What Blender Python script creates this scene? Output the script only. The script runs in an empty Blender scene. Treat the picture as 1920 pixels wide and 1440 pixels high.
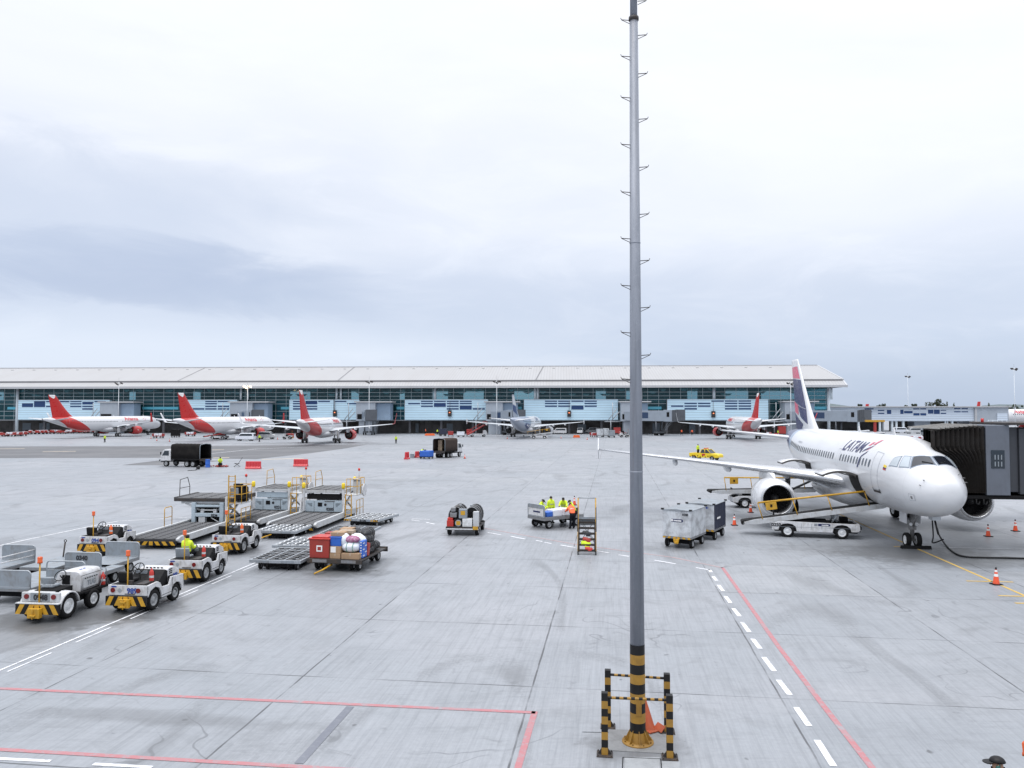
import bpy, bmesh, math, random
from mathutils import Vector, Matrix
random.seed(7)
R=math.radians; PI=math.pi
SC=bpy.context.scene; COL=SC.collection

# ---------------------------------------------------------------- camera
F_PX=1446.0; PITCH=0.036; CAM_H=7.227
cd=bpy.data.cameras.new('camera'); cam=bpy.data.objects.new('camera',cd); COL.objects.link(cam)
cam.location=(0,0,CAM_H); cam.rotation_euler=(PI/2+PITCH,0,0)
cd.sensor_fit='HORIZONTAL'; cd.sensor_width=36; cd.lens=36*F_PX/1920
cd.clip_start=0.1; cd.clip_end=20000
SC.camera=cam

# ---------------------------------------------------------------- exposure
SC.view_settings.view_transform='Standard'; SC.view_settings.look='None'
SC.view_settings.exposure=0.22; SC.view_settings.gamma=1; SC.view_settings.use_curve_mapping=False
SUN_EL=R(74); SUN_AZ=R(215)      # azimuth clockwise from +Y

class NT:
    """tiny helper for building node graphs"""
    def __init__(s,tree): s.t=tree; s.n=tree.nodes; s.l=tree.links
    def new(s,typ,**kw):
        n=s.n.new(typ)
        for k,v in kw.items(): setattr(n,k,v)
        return n
    def put(s,sock,v):
        if hasattr(v,'links') or isinstance(v,bpy.types.NodeSocket): s.l.new(v,sock)
        elif v is not None: sock.default_value=v
    def m(s,op,a,b=None,c=None,clamp=False):
        n=s.new('ShaderNodeMath',operation=op); n.use_clamp=clamp
        s.put(n.inputs[0],a)
        if b is not None: s.put(n.inputs[1],b)
        if c is not None: s.put(n.inputs[2],c)
        return n.outputs[0]
    def mix(s,f,a,b,bt='MIX'):
        n=s.new('ShaderNodeMixRGB',blend_type=bt)
        s.put(n.inputs[0],f)
        for i,v in ((1,a),(2,b)):
            if isinstance(v,(tuple,list)): v=tuple(v)+(1,) if len(v)==3 else v
            s.put(n.inputs[i],v)
        return n.outputs[0]
    def noise(s,vec,scale,detail=4,rough=.55,dist=0):
        n=s.new('ShaderNodeTexNoise'); s.put(n.inputs['Vector'],vec)
        n.inputs['Scale'].default_value=scale; n.inputs['Detail'].default_value=detail
        n.inputs['Roughness'].default_value=rough; n.inputs['Distortion'].default_value=dist
        return n.outputs[0]
    def ss(s,v,a,b,x=0.0,y=1.0):
        n=s.new('ShaderNodeMapRange',interpolation_type='SMOOTHSTEP')
        s.put(n.inputs[0],v); n.inputs[1].default_value=a; n.inputs[2].default_value=b
        n.inputs[3].default_value=x; n.inputs[4].default_value=y
        return n.outputs[0]
    def scale(s,vec,sx,sy,sz,rz=0,loc=(0,0,0)):
        n=s.new('ShaderNodeMapping'); s.put(n.inputs[0],vec)
        n.inputs[1].default_value=loc; n.inputs[2].default_value=(0,0,rz); n.inputs[3].default_value=(sx,sy,sz)
        return n.outputs[0]

# ---------------------------------------------------------------- sky
w=bpy.data.worlds.new('World'); SC.world=w; w.use_nodes=True
nt=NT(w.node_tree); nt.n.clear()
out=nt.new('ShaderNodeOutputWorld'); bg=nt.new('ShaderNodeBackground'); bg.inputs[1].default_value=0.1
nt.l.new(bg.outputs[0],out.inputs[0])
sky=nt.new('ShaderNodeTexSky',sky_type='NISHITA'); sky.sun_disc=False
sky.sun_elevation=SUN_EL; sky.sun_rotation=SUN_AZ; sky.air_density=1.0; sky.dust_density=2.0
tc=nt.new('ShaderNodeTexCoord'); sep=nt.new('ShaderNodeSeparateXYZ'); nt.l.new(tc.outputs['Generated'],sep.inputs[0])
dx,dy,dz=sep.outputs
zz=nt.m('ADD',nt.m('MAXIMUM',dz,0.0),0.10)
comb=nt.new('ShaderNodeCombineXYZ'); nt.put(comb.inputs[0],nt.m('DIVIDE',dx,zz)); nt.put(comb.inputs[1],nt.m('DIVIDE',dy,zz))
cl=nt.noise(comb.outputs[0],0.55,6,.55,.6)
cl2=nt.noise(nt.scale(tc.outputs['Generated'],2.2,2.2,7.5),1.0,6,.55,.8)
cl3=nt.noise(nt.scale(tc.outputs['Generated'],5,5,16),1.0,6,.6,.6)
ramp=nt.new('ShaderNodeValToRGB'); nt.put(ramp.inputs[0],nt.m('ADD',dz,nt.m('MULTIPLY',nt.m('SUBTRACT',cl2,.5),.22)))
cr=ramp.color_ramp; cr.elements[0].position=0.0; cr.elements[0].color=(.46,.535,.66,1)
cr.elements[1].position=1.0; cr.elements[1].color=(1.75,1.78,1.85,1)
for p,c in ((.07,(.52,.59,.705,1)),(.16,(.59,.645,.745,1)),(.25,(.71,.745,.81,1)),(.36,(.80,.82,.86,1)),(.50,(.89,.905,.93,1)),(.60,(1.10,1.12,1.16,1)),(.75,(1.55,1.58,1.64,1))):
    e=cr.elements.new(p); e.color=c
base=ramp.outputs[0]
# brighter to the right above, cloud mottling
br=nt.m('MULTIPLY',nt.ss(dx,-.35,.45),nt.ss(dz,.06,.40))
base=nt.mix(nt.m('MULTIPLY',nt.m('MULTIPLY',br,.75),nt.ss(dz,.60,.48)),base,(.90,.91,.93))
base=nt.mix(nt.ss(cl,.42,.72,0,.30),base,(.58,.63,.73))
base=nt.mix(nt.ss(cl3,.45,.75,0,.22),base,(.93,.94,.97))
# brighter strip low on the left
lw=nt.m('MULTIPLY',nt.ss(dx,.25,-.25),nt.m('MULTIPLY',nt.ss(dz,.0,.05),nt.ss(dz,.13,.07)))
base=nt.mix(nt.m('MULTIPLY',lw,.55),base,(.76,.81,.88))
rl=nt.m('MULTIPLY',nt.ss(dx,.0,.35),nt.ss(dz,.10,.0))
base=nt.mix(nt.m('MULTIPLY',rl,.6),base,(.42,.49,.60))
def blob(cx,cz,rx,rz,amp,dist):
    a=nt.m('DIVIDE',nt.m('ADD',nt.m('SUBTRACT',dx,cx),nt.m('MULTIPLY',nt.m('SUBTRACT',cl2,.5),dist)),rx)
    b=nt.m('DIVIDE',nt.m('ADD',nt.m('SUBTRACT',dz,cz),nt.m('MULTIPLY',nt.m('SUBTRACT',cl3,.5),dist*.28)),rz)
    d=nt.m('ADD',nt.m('POWER',nt.m('ABSOLUTE',a),2.0),nt.m('POWER',nt.m('ABSOLUTE',b),2.0))
    return nt.m('MULTIPLY',nt.ss(d,1.0,0.0),nt.m('MULTIPLY',nt.ss(dy,0.0,.3),amp))
base=nt.mix(blob(-.42,.160,.30,.048,.66,.36),base,(.37,.44,.58))
base=nt.mix(blob(-.27,.128,.16,.024,.50,.25),base,(.42,.49,.62))
base=nt.mix(blob(-.52,.235,.36,.085,.52,.34),base,(.52,.58,.69))
base=nt.mix(blob(.10,.13,.55,.06,.30,.3),base,(.50,.56,.67))
ten=nt.mix(1.0,base,(10.7,10.8,11.1),'MULTIPLY')
nt.l.new(nt.mix(0.90,sky.outputs[0],ten),bg.inputs[0])

# ---------------------------------------------------------------- sun (overcast, very soft)
sl=bpy.data.lights.new('sun','SUN'); sl.energy=1.5; sl.angle=R(45); sl.color=(1,.965,.92)
so=bpy.data.objects.new('sun',sl); COL.objects.link(so); so.location=(0,0,60)
sd=Vector((math.sin(SUN_AZ)*math.cos(SUN_EL),math.cos(SUN_AZ)*math.cos(SUN_EL),math.sin(SUN_EL)))
so.rotation_euler=(-sd).to_track_quat('-Z','Y').to_euler()

# ---------------------------------------------------------------- pixel -> ground helper
def G(px,py,z=0.0):
    a=(px-960)/F_PX; b=-(py-720)/F_PX; cp,sp=math.cos(PITCH),math.sin(PITCH)
    d=(a,cp-b*sp,sp+b*cp); t=(z-CAM_H)/d[2]
    return Vector((t*d[0],t*d[1],z))
def ZY(py,Y):    # height of a point at depth Y seen on row py
    return CAM_H+Y*math.tan(math.atan(-(py-720)/F_PX)+PITCH)
def XY(px,py,Y): # lateral position at depth Y
    a=(px-960)/F_PX; b=-(py-720)/F_PX
    return a*Y/(math.cos(PITCH)-b*math.sin(PITCH))
GR=0.131                                    # the apron grid is turned by this much
UU=Vector((math.sin(GR),math.cos(GR),0)); VV=Vector((math.cos(GR),-math.sin(GR),0))
def UV(u,v,z=0.0): return UU*u+VV*v+Vector((0,0,z))
GRID=math.degrees(PI/2-GR)                  # heading of the u axis, degrees

# ---------------------------------------------------------------- materials
M={}
def mat(name,col,rough=.5,metal=0.0,dirt=.15,scale=3.0,spec=.5,dcol=None,bump=0.0,emit=0.0,coat=0.0,alpha=None):
    if name in M: return M[name]
    m=bpy.data.materials.new(name); m.use_nodes=True; M[name]=m
    t=NT(m.node_tree); b=t.n['Principled BSDF']
    b.inputs['Roughness'].default_value=rough; b.inputs['Metallic'].default_value=metal
    b.inputs['Specular IOR Level'].default_value=spec
    b.inputs['Coat Weight'].default_value=coat
    c=tuple(col)+(1,)
    if dirt>0:
        tc=t.new('ShaderNodeTexCoord'); n=t.noise(tc.outputs['Object'],scale,7,.65,.3)
        n2=t.noise(t.scale(tc.outputs['Object'],6,6,1.2),scale,4,.6)
        d=dcol or tuple(x*.45+.02 for x in col)
        f=t.m('MULTIPLY',t.ss(n,.40,.75),dirt*1.6,clamp=True)
        f2=t.m('MULTIPLY',t.ss(n2,.5,.8),dirt*1.2,clamp=True)
        cc=t.mix(f,c,d); cc=t.mix(f2,cc,d); t.l.new(cc,b.inputs['Base Color'])
        t.l.new(t.ss(n,.3,.8,max(rough-.12,.03),min(rough+.15,1)),b.inputs['Roughness'])
    else: b.inputs['Base Color'].default_value=c
    if bump>0:
        tc=t.new('ShaderNodeTexCoord'); n=t.noise(tc.outputs['Object'],scale*4,4)
        bp=t.new('ShaderNodeBump'); bp.inputs[0].default_value=bump; bp.inputs[1].default_value=.02
        t.l.new(n,bp.inputs['Height']); t.l.new(bp.outputs[0],b.inputs['Normal'])
    if emit>0:
        b.inputs['Emission Color'].default_value=c; b.inputs['Emission Strength'].default_value=emit
    return m
mat('white_paint',(.62,.63,.65),.38,0,.42,3.0,dcol=(.27,.25,.22))
mat('white_worn',(.52,.54,.56),.5,0,.4,2.0,dcol=(.30,.28,.25))
mat('cyan_paint',(.42,.50,.56),.45,0,.35,1.5,dcol=(.28,.32,.35))
mat('yellow_paint',(.58,.32,.022),.45,0,.3,3.0,dcol=(.20,.12,.03))
mat('bright_yellow',(.80,.58,.02),.4,0,.1)
mat('black_paint',(.010,.010,.011),.5,0,.2,3,spec=.25)
mat('rubber',(.009,.009,.010),.85,0,.3,6,dcol=(.03,.029,.028),spec=.2)
mat('rim_white',(.72,.74,.76),.45,0,.3,8,dcol=(.2,.18,.15))
mat('rim_grey',(.33,.34,.35),.45,.3,.3,8)
mat('steel',(.24,.25,.265),.45,.35,.35,3,dcol=(.16,.13,.10))
mat('galvanised',(.36,.39,.42),.5,.35,.3,2,dcol=(.24,.25,.26))
mat('cart_grey',(.27,.305,.34),.5,.2,.45,2.2,dcol=(.18,.17,.16))
mat('dark_steel',(.045,.043,.044),.55,.1,.45,3,dcol=(.09,.06,.04),spec=.3)
mat('mast_yellow',(.34,.185,.025),.55,0,.3,3.0,dcol=(.12,.07,.02))
mat('under',(.012,.012,.013),.9,0,.3,4,spec=.1)
mat('red_paint',(.50,.035,.025),.4,0,.2,3,dcol=(.18,.03,.02))
mat('orange_plastic',(.78,.13,.02),.4,0,.15,4)
mat('red_lens',(.55,.03,.015),.2,0,0)
mat('amber_lens',(.62,.10,.02),.2,0,.05)
mat('tail_lamp',(.16,.012,.012),.25,0,0)
mat('navy',(.015,.022,.085),.35,0,.05)
mat('blue_box',(.025,.12,.50),.45,0,.2)
mat('cardboard',(.38,.25,.15),.8,0,.25,2)
mat('cardboard_pale',(.52,.40,.28),.8,0,.25,2)
mat('crate_red',(.33,.035,.025),.5,0,.25,2)
mat('plastic_white',(.72,.75,.80),.3,0,.2,4,dcol=(.45,.50,.60),bump=.6)
mat('bag_black',(.014,.016,.019),.32,0,.3,5,dcol=(.06,.06,.07),bump=.8,spec=.4)
mat('plaid',(.28,.06,.16),.8,0,.4,9,dcol=(.6,.55,.6))
mat('hivis',(.62,.80,.03),.7,0,.15,4,bump=.4)
mat('hivis_orange',(.95,.16,.05),.7,0,.12,4,bump=.4)
mat('trousers',(.010,.011,.016),.9,0,.2,6,spec=.1)
mat('skin',(.34,.19,.12),.55,0,.1)
mat('hair',(.012,.010,.009),.7,0,0)
mat('screen_dark',(.012,.014,.018),.12,0,0)
mat('glass_dark',(.02,.03,.04),.06,0,0,spec=.6)
mat('seat_black',(.011,.011,.012),.7,0,.2,5,spec=.2)
mat('concrete_pad',(.21,.215,.22),.85,0,.4,2)
mat('text_black',(.02,.02,.025),.5,0,0)
mat('text_blue',(.02,.06,.28),.5,0,0)
mat('text_white',(.82,.82,.82),.5,0,0)
mat('canvas_black',(.012,.011,.011),.9,0,.35,1.5,dcol=(.03,.028,.026),bump=.5,spec=.1)
mat('canvas_brown',(.055,.040,.034),.85,0,.35,1.5,bump=.5,spec=.15)
mat('canvas_navy',(.022,.028,.055),.75,0,.3,1.5,bump=.4)
mat('tan',(.42,.34,.26),.8,0,.2)

# ---------------------------------------------------------------- mesh builder
class MB:
    def __init__(s): s.v=[]; s.f=[]; s.mi=[]; s.sm=[]; s.k=0
    def mt(s,k): s.k=k; return s
    def add(s,vs,fs,smooth=False,tf=None):
        o=len(s.v)
        s.v+= [tuple(tf@Vector(v)) if tf is not None else tuple(v) for v in vs]
        for f in fs: s.f.append(tuple(i+o for i in f)); s.mi.append(s.k); s.sm.append(smooth)
        return s
    def box(s,c,d,rz=0,ry=0,rx=0,top=1.0):
        x,y,z=d[0]/2,d[1]/2,d[2]/2; t=top
        vs=[(-x,-y,-z),(x,-y,-z),(x,y,-z),(-x,y,-z),(-x*t,-y*t,z),(x*t,-y*t,z),(x*t,y*t,z),(-x*t,y*t,z)]
        tf=Matrix.Translation(c)
        if rz: tf=tf@Matrix.Rotation(rz,4,'Z')
        if ry: tf=tf@Matrix.Rotation(ry,4,'Y')
        if rx: tf=tf@Matrix.Rotation(rx,4,'X')
        return s.add(vs,[(0,3,2,1),(4,5,6,7),(0,1,5,4),(1,2,6,5),(2,3,7,6),(3,0,4,7)],False,tf)
    def bx(s,x0,x1,y0,y1,z0,z1): return s.box(((x0+x1)/2,(y0+y1)/2,(z0+z1)/2),(abs(x1-x0),abs(y1-y0),abs(z1-z0)))
    def cyl(s,p0,p1,r0,r1=None,n=10,caps=True):
        p0=Vector(p0); p1=Vector(p1); r1=r0 if r1 is None else r1
        d=(p1-p0).normalized(); a=d.orthogonal().normalized(); b=d.cross(a)
        vs=[]
        for p,r in ((p0,r0),(p1,r1)):
            for i in range(n):
                t=2*PI*i/n; vs.append(p+(a*math.cos(t)+b*math.sin(t))*r)
        s.add(vs,[(i,(i+1)%n,n+(i+1)%n,n+i) for i in range(n)],True)
        if caps:
            s.add(vs[:n],[tuple(range(n-1,-1,-1))]); s.add(vs[n:],[tuple(range(n))])
        return s
    def path(s,pts,r,n=7,closed=False):
        pts=[Vector(p) for p in pts]
        m=len(pts); rings=[]; up=None
        for i,p in enumerate(pts):
            if closed: d=(pts[(i+1)%m]-pts[i-1])
            else: d=(pts[min(i+1,m-1)]-pts[max(i-1,0)])
            d.normalize()
            if up is None: up=d.orthogonal().normalized()
            a=(up-d*up.dot(d))
            if a.length<1e-4: a=d.orthogonal()
            a.normalize(); up=a; b=d.cross(a)
            rr=r[i] if isinstance(r,(list,tuple)) else r
            rings.append([p+(a*math.cos(2*PI*k/n)+b*math.sin(2*PI*k/n))*rr for k in range(n)])
        return s.loft(rings,True,closed,caps=not closed)
    def loft(s,rings,smooth=True,closed=False,caps=True,wrap=True):
        n=len(rings[0]); vs=[p for r in rings for p in r]; fs=[]
        m=len(rings); kk=n if wrap else n-1
        for i in range(m if closed else m-1):
            for k in range(kk):
                a=i*n+k; b=i*n+(k+1)%n; c=((i+1)%m)*n+(k+1)%n; d=((i+1)%m)*n+k
                fs.append((a,b,c,d))
        s.add(vs,fs,smooth)
        if caps and not closed and wrap:
            s.add(rings[0],[tuple(range(n-1,-1,-1))]); s.add(rings[-1],[tuple(range(n))])
        return s
    def lathe(s,prof,o=(0,0,0),ax='Z',n=24,smooth=True):
        rings=[]
        for r,h in prof:
            ring=[]
            for i in range(n):
                t=2*PI*i/n; c,q=math.cos(t)*r,math.sin(t)*r
                p={'Z':(c,q,h),'X':(h,c,q),'Y':(q,h,c)}[ax]
                ring.append((p[0]+o[0],p[1]+o[1],p[2]+o[2]))
            rings.append(ring)
        return s.loft(rings,smooth,caps=False)
    def prism(s,poly,a0,a1,plane='xz'):
        """extrude a 2-D outline; plane xz -> along y, yz -> along x, xy -> along z"""
        def P(p,a): return {'xz':(p[0],a,p[1]),'yz':(a,p[0],p[1]),'xy':(p[0],p[1],a)}[plane]
        n=len(poly); vs=[P(p,a0) for p in poly]+[P(p,a1) for p in poly]
        s.add(vs,[tuple(range(n)),tuple(range(2*n-1,n-1,-1))]+[(i,i+n,(i+1)%n+n,(i+1)%n) for i in range(n)])
        return s
    def ell(s,c,r,n=12,m=8,jit=0,rnd=None):
        vs=[(c[0],c[1],c[2]-r[2])]
        for j in range(1,m):
            ph=-PI/2+PI*j/m
            for i in range(n):
                t=2*PI*i/n; q=1+((rnd or random).uniform(-jit,jit) if jit else 0)
                vs.append((c[0]+r[0]*q*math.cos(ph)*math.cos(t),c[1]+r[1]*q*math.cos(ph)*math.sin(t),c[2]+r[2]*q*math.sin(ph)))
        vs.append((c[0],c[1],c[2]+r[2])); fs=[]
        for i in range(n): fs.append((0,1+(i+1)%n,1+i))
        for j in range(m-2):
            for i in range(n):
                a=1+j*n+i; b=1+j*n+(i+1)%n; fs.append((a,b,b+n,a+n))
        L=len(vs)-1
        for i in range(n): fs.append((L,1+(m-2)*n+i,1+(m-2)*n+(i+1)%n))
        return s.add(vs,fs,True)
    def mesh(s,name,mats):
        me=bpy.data.meshes.new(name); me.from_pydata(s.v,[],s.f)
        if not isinstance(mats,(list,tuple)): mats=[mats]
        for x in mats: me.materials.append(M[x] if isinstance(x,str) else x)
        me.polygons.foreach_set('material_index',s.mi); me.polygons.foreach_set('use_smooth',s.sm)
        bm=bmesh.new(); bm.from_mesh(me); bmesh.ops.remove_doubles(bm,verts=bm.verts,dist=1e-5) if len(s.v)<60000 else None
        bmesh.ops.recalc_face_normals(bm,faces=bm.faces); bm.to_mesh(me); bm.free()
        me.update(); return me
    def build(s,name,mats,parent=None,bevel=0.0,loc=None,rz=0):
        o=bpy.data.objects.new(name,s.mesh(name,mats)); COL.objects.link(o)
        if parent: o.parent=parent
        if loc is not None: o.location=loc
        if rz: o.rotation_euler.z=rz
        if bevel:
            b=o.modifiers.new('bevel','BEVEL'); b.width=bevel; b.segments=2; b.limit_method='ANGLE'; b.angle_limit=R(38)
            b.harden_normals=False
        return o
def tag(o,label,cat,group=None,kind=None):
    if label: o['label']=label
    if cat: o['category']=cat
    if group: o['group']=group
    if kind: o['kind']=kind
    return o
def struct(o): o['kind']='structure'; return o
def thing(name,label,cat,loc=(0,0,0),deg=0,group=None):
    o=bpy.data.objects.new(name,None); COL.objects.link(o); o.empty_display_size=.3
    o.location=loc; o.rotation_euler.z=R(deg)
    return tag(o,label,cat,group)
def kids(o): return [c for c in bpy.data.objects if c.parent==o]
def copy_tree(o,loc,deg,label=None,group=None):
    def rec(a,par):
        c=a.copy(); COL.objects.link(c); c.parent=par
        for ch in kids(a): rec(ch,c)
        return c
    r=rec(o,None); r.location=loc; r.rotation_euler=(0,0,R(deg))
    if label: r['label']=label
    if group: r['group']=group
    return r
_txt={}
def text_mesh(s,size=1.0,shear=0.0,spacing=1.0,bold=0.0):
    """letters as flat triangles: (verts, faces, width), baseline at y=0, starting at x=0"""
    key=(s,size,shear,spacing,bold)
    if key in _txt: return _txt[key]
    c=bpy.data.curves.new('t','FONT'); c.body=s; c.size=size; c.shear=shear; c.space_character=spacing; c.offset=bold; c.resolution_u=3
    o=bpy.data.objects.new('t',c); COL.objects.link(o); bpy.context.view_layer.update()
    me=o.to_mesh(); vs=[tuple(v.co) for v in me.vertices]; fs=[tuple(p.vertices) for p in me.polygons]
    o.to_mesh_clear(); bpy.data.objects.remove(o); bpy.data.curves.remove(c)
    x0=min(v[0] for v in vs); x1=max(v[0] for v in vs)
    vs=[(v[0]-x0,v[1],0) for v in vs]; _txt[key]=(vs,fs,x1-x0)
    return _txt[key]
def put_text(s,size,o,right,up,mat_,parent,name='lettering',bold=0.012,shear=0,center=True,depth=.004):
    """flat lettering placed at o, reading along right, growing along up"""
    vs,fs,wd=text_mesh(s,size,shear,1.0,bold)
    r=Vector(right).normalized(); u=Vector(up).normalized(); n=r.cross(u); o=Vector(o)
    off=wd/2 if center else 0
    b=MB(); b.add([o+r*(v[0]-off)+u*v[1]+n*depth for v in vs],fs)
    return b.build(name,mat_,parent)
_wh={}
def wheel(parent,x,y,z,r,w,rim='rim_white',side=1,dual=False):
    """tyre (part) with its rim (sub-part); side=+1 shows the rim towards +y"""
    key=(round(r,3),round(w,3),rim,side)
    if key not in _wh:
        t=MB(); h=w/2
        t.lathe([(r*.60,-h*.8),(r*.72,-h),(r*.9,-h*.98),(r*.985,-h*.72),(r,-h*.35),(r,h*.35),(r*.985,h*.72),(r*.9,h*.98),(r*.72,h),(r*.60,h*.8)],ax='Y',n=28)
        q=MB()
        for sg in (1,-1):
            pr=[(r*.61,h*.82),(r*.56,h*.88),(r*.50,h*.55),(r*.34,h*.45),(r*.26,h*.75),(r*.12,h*.78),(0.001,h*.78)]
            q.lathe([(a,sg*b) for a,b in pr],ax='Y',n=20)
            for k in range(6):
                an=k*PI/3; q.cyl((r*.42*math.cos(an),sg*h*.42,r*.42*math.sin(an)),(r*.42*math.cos(an),sg*h*.60,r*.42*math.sin(an)),r*.035,n=6)
        _wh[key]=(t.mesh('wheel',['rubber']),q.mesh('rim',[rim]))
    a,b=_wh[key]
    o=bpy.data.objects.new('wheel',a); COL.objects.link(o); o.parent=parent; o.location=(x,y,z)
    c=bpy.data.objects.new('rim',b); COL.objects.link(c); c.parent=o
    return o
# ================================================================ GROUND
def concrete():
    m=bpy.data.materials.new('apron_concrete'); m.use_nodes=True
    t=NT(m.node_tree); b=t.n['Principled BSDF']; tc=t.new('ShaderNodeTexCoord'); P=tc.outputs['Object']
    s=t.new('ShaderNodeSeparateXYZ'); t.l.new(P,s.inputs[0])
    # turned grid coordinates
    ch,sh=math.cos(GR),math.sin(GR)
    u=t.m('ADD',t.m('MULTIPLY',s.outputs[0],sh),t.m('MULTIPLY',s.outputs[1],ch))
    v=t.m('SUBTRACT',t.m('MULTIPLY',s.outputs[0],ch),t.m('MULTIPLY',s.outputs[1],sh))
    wob=t.m('MULTIPLY',t.m('SUBTRACT',t.noise(P,.8,3),.5),.05)
    gu=t.m('DIVIDE',t.m('ADD',t.m('SUBTRACT',u,20.45),wob),5.8); gv=t.m('DIVIDE',t.m('ADD',t.m('ADD',v,2.15),wob),6.3)
    fu=t.m('FLOOR',gu); fv=t.m('FLOOR',gv)
    cid=t.new('ShaderNodeCombineXYZ'); t.put(cid.inputs[0],fu); t.put(cid.inputs[1],fv)
    wn=t.new('ShaderNodeTexWhiteNoise',noise_dimensions='3D'); t.l.new(cid.outputs[0],wn.inputs[0])
    ju=t.m('MULTIPLY',t.m('SUBTRACT',.5,t.m('ABSOLUTE',t.m('SUBTRACT',t.m('FRACT',gu),.5))),5.8)
    jv=t.m('MULTIPLY',t.m('SUBTRACT',.5,t.m('ABSOLUTE',t.m('SUBTRACT',t.m('FRACT',gv),.5))),6.3)
    j=t.m('MINIMUM',ju,jv)
    grv=t.new('ShaderNodeCombineXYZ'); t.put(grv.inputs[0],u); t.put(grv.inputs[1],v)
    big=t.noise(P,.045,5,.6,.8); mid=t.noise(P,.35,6,.65,.4); fine=t.noise(P,9,6,.7)
    streak=t.noise(t.scale(grv.outputs[0],.35,7,1),1.0,5,.65)          # tyre-wear / broom marks along u
    streak2=t.noise(t.scale(P,1.2,9,1,rz=R(-38)),.55,5,.7)
    spots=t.noise(P,2.3,2,.4,.2); spots2=t.noise(t.scale(P,1,1,1,loc=(31,7,0)),1.1,5,.6,1.2)
    c=t.mix(t.ss(big,.3,.7),(.365,.385,.41),(.455,.452,.472))
    c=t.mix(t.m('MULTIPLY',wn.outputs[0],.40),c,(.29,.307,.333)); c=t.mix(t.ss(wn.outputs[0],.90,.93,0,.45),c,(.50,.50,.51))
    c=t.mix(t.ss(mid,.42,.75,0,.38),c,(.235,.248,.268))
    broom=t.noise(t.scale(grv.outputs[0],.22,16,1),1.0,4,.7)
    c=t.mix(t.ss(broom,.44,.66,0,.17),c,(.22,.225,.235)); c=t.mix(t.ss(broom,.56,.36,0,.12),c,(.56,.565,.58))
    blot=t.noise(t.scale(P,1,1,1,loc=(70,11,0)),.55,7,.7,.6); c=t.mix(t.ss(blot,.50,.72,0,.42),c,(.20,.205,.21))
    c=t.mix(t.ss(streak,.46,.75,0,.50),c,(.20,.208,.22))
    c=t.mix(t.ss(streak2,.48,.78,0,.40),c,(.205,.21,.22))
    c=t.mix(t.ss(fine,.3,.7,0,.28),c,(.25,.258,.272))
    c=t.mix(t.ss(spots,.735,.80,0,.75),c,(.08,.082,.088))
    c=t.mix(t.m('MULTIPLY',t.ss(spots2,.60,.78),.5),c,(.13,.132,.136))
    # oil and rubber stains, plus shade under the vehicles painted into the concrete colour
    def stain_shade(px,py,ru,rv,amp,col=(.085,.085,.085)):
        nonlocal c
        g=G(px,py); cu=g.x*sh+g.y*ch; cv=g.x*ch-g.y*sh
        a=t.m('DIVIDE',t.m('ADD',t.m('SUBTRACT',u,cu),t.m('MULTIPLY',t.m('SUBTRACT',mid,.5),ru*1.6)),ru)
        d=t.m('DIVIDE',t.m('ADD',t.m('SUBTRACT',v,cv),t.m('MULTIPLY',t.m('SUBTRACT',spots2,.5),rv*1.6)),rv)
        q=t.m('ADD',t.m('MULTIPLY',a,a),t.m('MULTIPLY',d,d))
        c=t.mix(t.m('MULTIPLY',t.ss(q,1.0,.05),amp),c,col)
    stain_shade(1713,1040,3.5,5.0,.55); stain_shade(1640,1030,3.0,7,.40); stain_shade(1560,965,9,5,.55); stain_shade(1800,1000,7,7,.45); stain_shade(1840,1050,2.2,6,.4)
    stain_shade(110,1160,2.2,3.4,.8); stain_shade(265,1148,1.8,2.2,.7); stain_shade(180,1100,5,4,.45); stain_shade(365,1088,1.4,1.6,.6); stain_shade(440,1036,1.5,1.8,.6); stain_shade(200,1038,1.5,1.8,.6); stain_shade(640,1072,1.6,2.2,.6); stain_shade(525,1052,1.8,2.0,.5); stain_shade(400,1005,4,4,.4); stain_shade(1285,1026,1.6,2,.5); stain_shade(1030,990,1.5,2.2,.5); stain_shade(868,1003,1.3,1.4,.5); stain_shade(30,1190,4,2.5,.40)
    stain_shade(1195,1395,1.0,1.3,.55); stain_shade(600,1060,6,4,.30); stain_shade(700,900,1.6,18,.22); stain_shade(300,1345,.5,4.5,.35)
    stain_shade(640,833,6,50,.25); stain_shade(200,822,6,28,.30); stain_shade(1000,822,7,16,.30); stain_shade(1380,825,7,18,.30)
    jn=t.noise(P,.6,3); jw=t.m('ADD',.004,t.m('MULTIPLY',jn,.022))
    jm=t.m('MULTIPLY',t.ss(t.m('SUBTRACT',j,jw),.016,0.0),t.ss(jn,.32,.60,.12,.85))
    ck=t.m('ABSOLUTE',t.m('SUBTRACT',t.noise(t.scale(P,1,1,1,loc=(5,40,0)),.11,4,.55,.4),.5)); ckm=t.noise(P,.22,2)
    c=t.mix(t.m('MULTIPLY',t.ss(ck,.0035,.0008),t.ss(ckm,.50,.62,0,.55)),c,(.12,.122,.13))
    tk=t.m('ABSOLUTE',t.m('SUBTRACT',t.noise(t.scale(grv.outputs[0],.5,1.6,1,loc=(3,9,0)),.09,1,.4,.2),.5))
    c=t.mix(t.m('MULTIPLY',t.ss(tk,.022,.006),t.ss(t.m('ADD',ckm,t.m('MULTIPLY',t.m('SUBTRACT',fine,.5),.4)),.40,.60,0,.38)),c,(.15,.152,.158))
    c=t.mix(jm,c,(.05,.051,.055))
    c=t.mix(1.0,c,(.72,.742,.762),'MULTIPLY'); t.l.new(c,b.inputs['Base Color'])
    t.l.new(t.ss(mid,.3,.7,.42,.52),b.inputs['Roughness']); b.inputs['Specular IOR Level'].default_value=.7
    bp=t.new('ShaderNodeBump'); bp.inputs[0].default_value=.25; bp.inputs[1].default_value=.01
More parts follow.
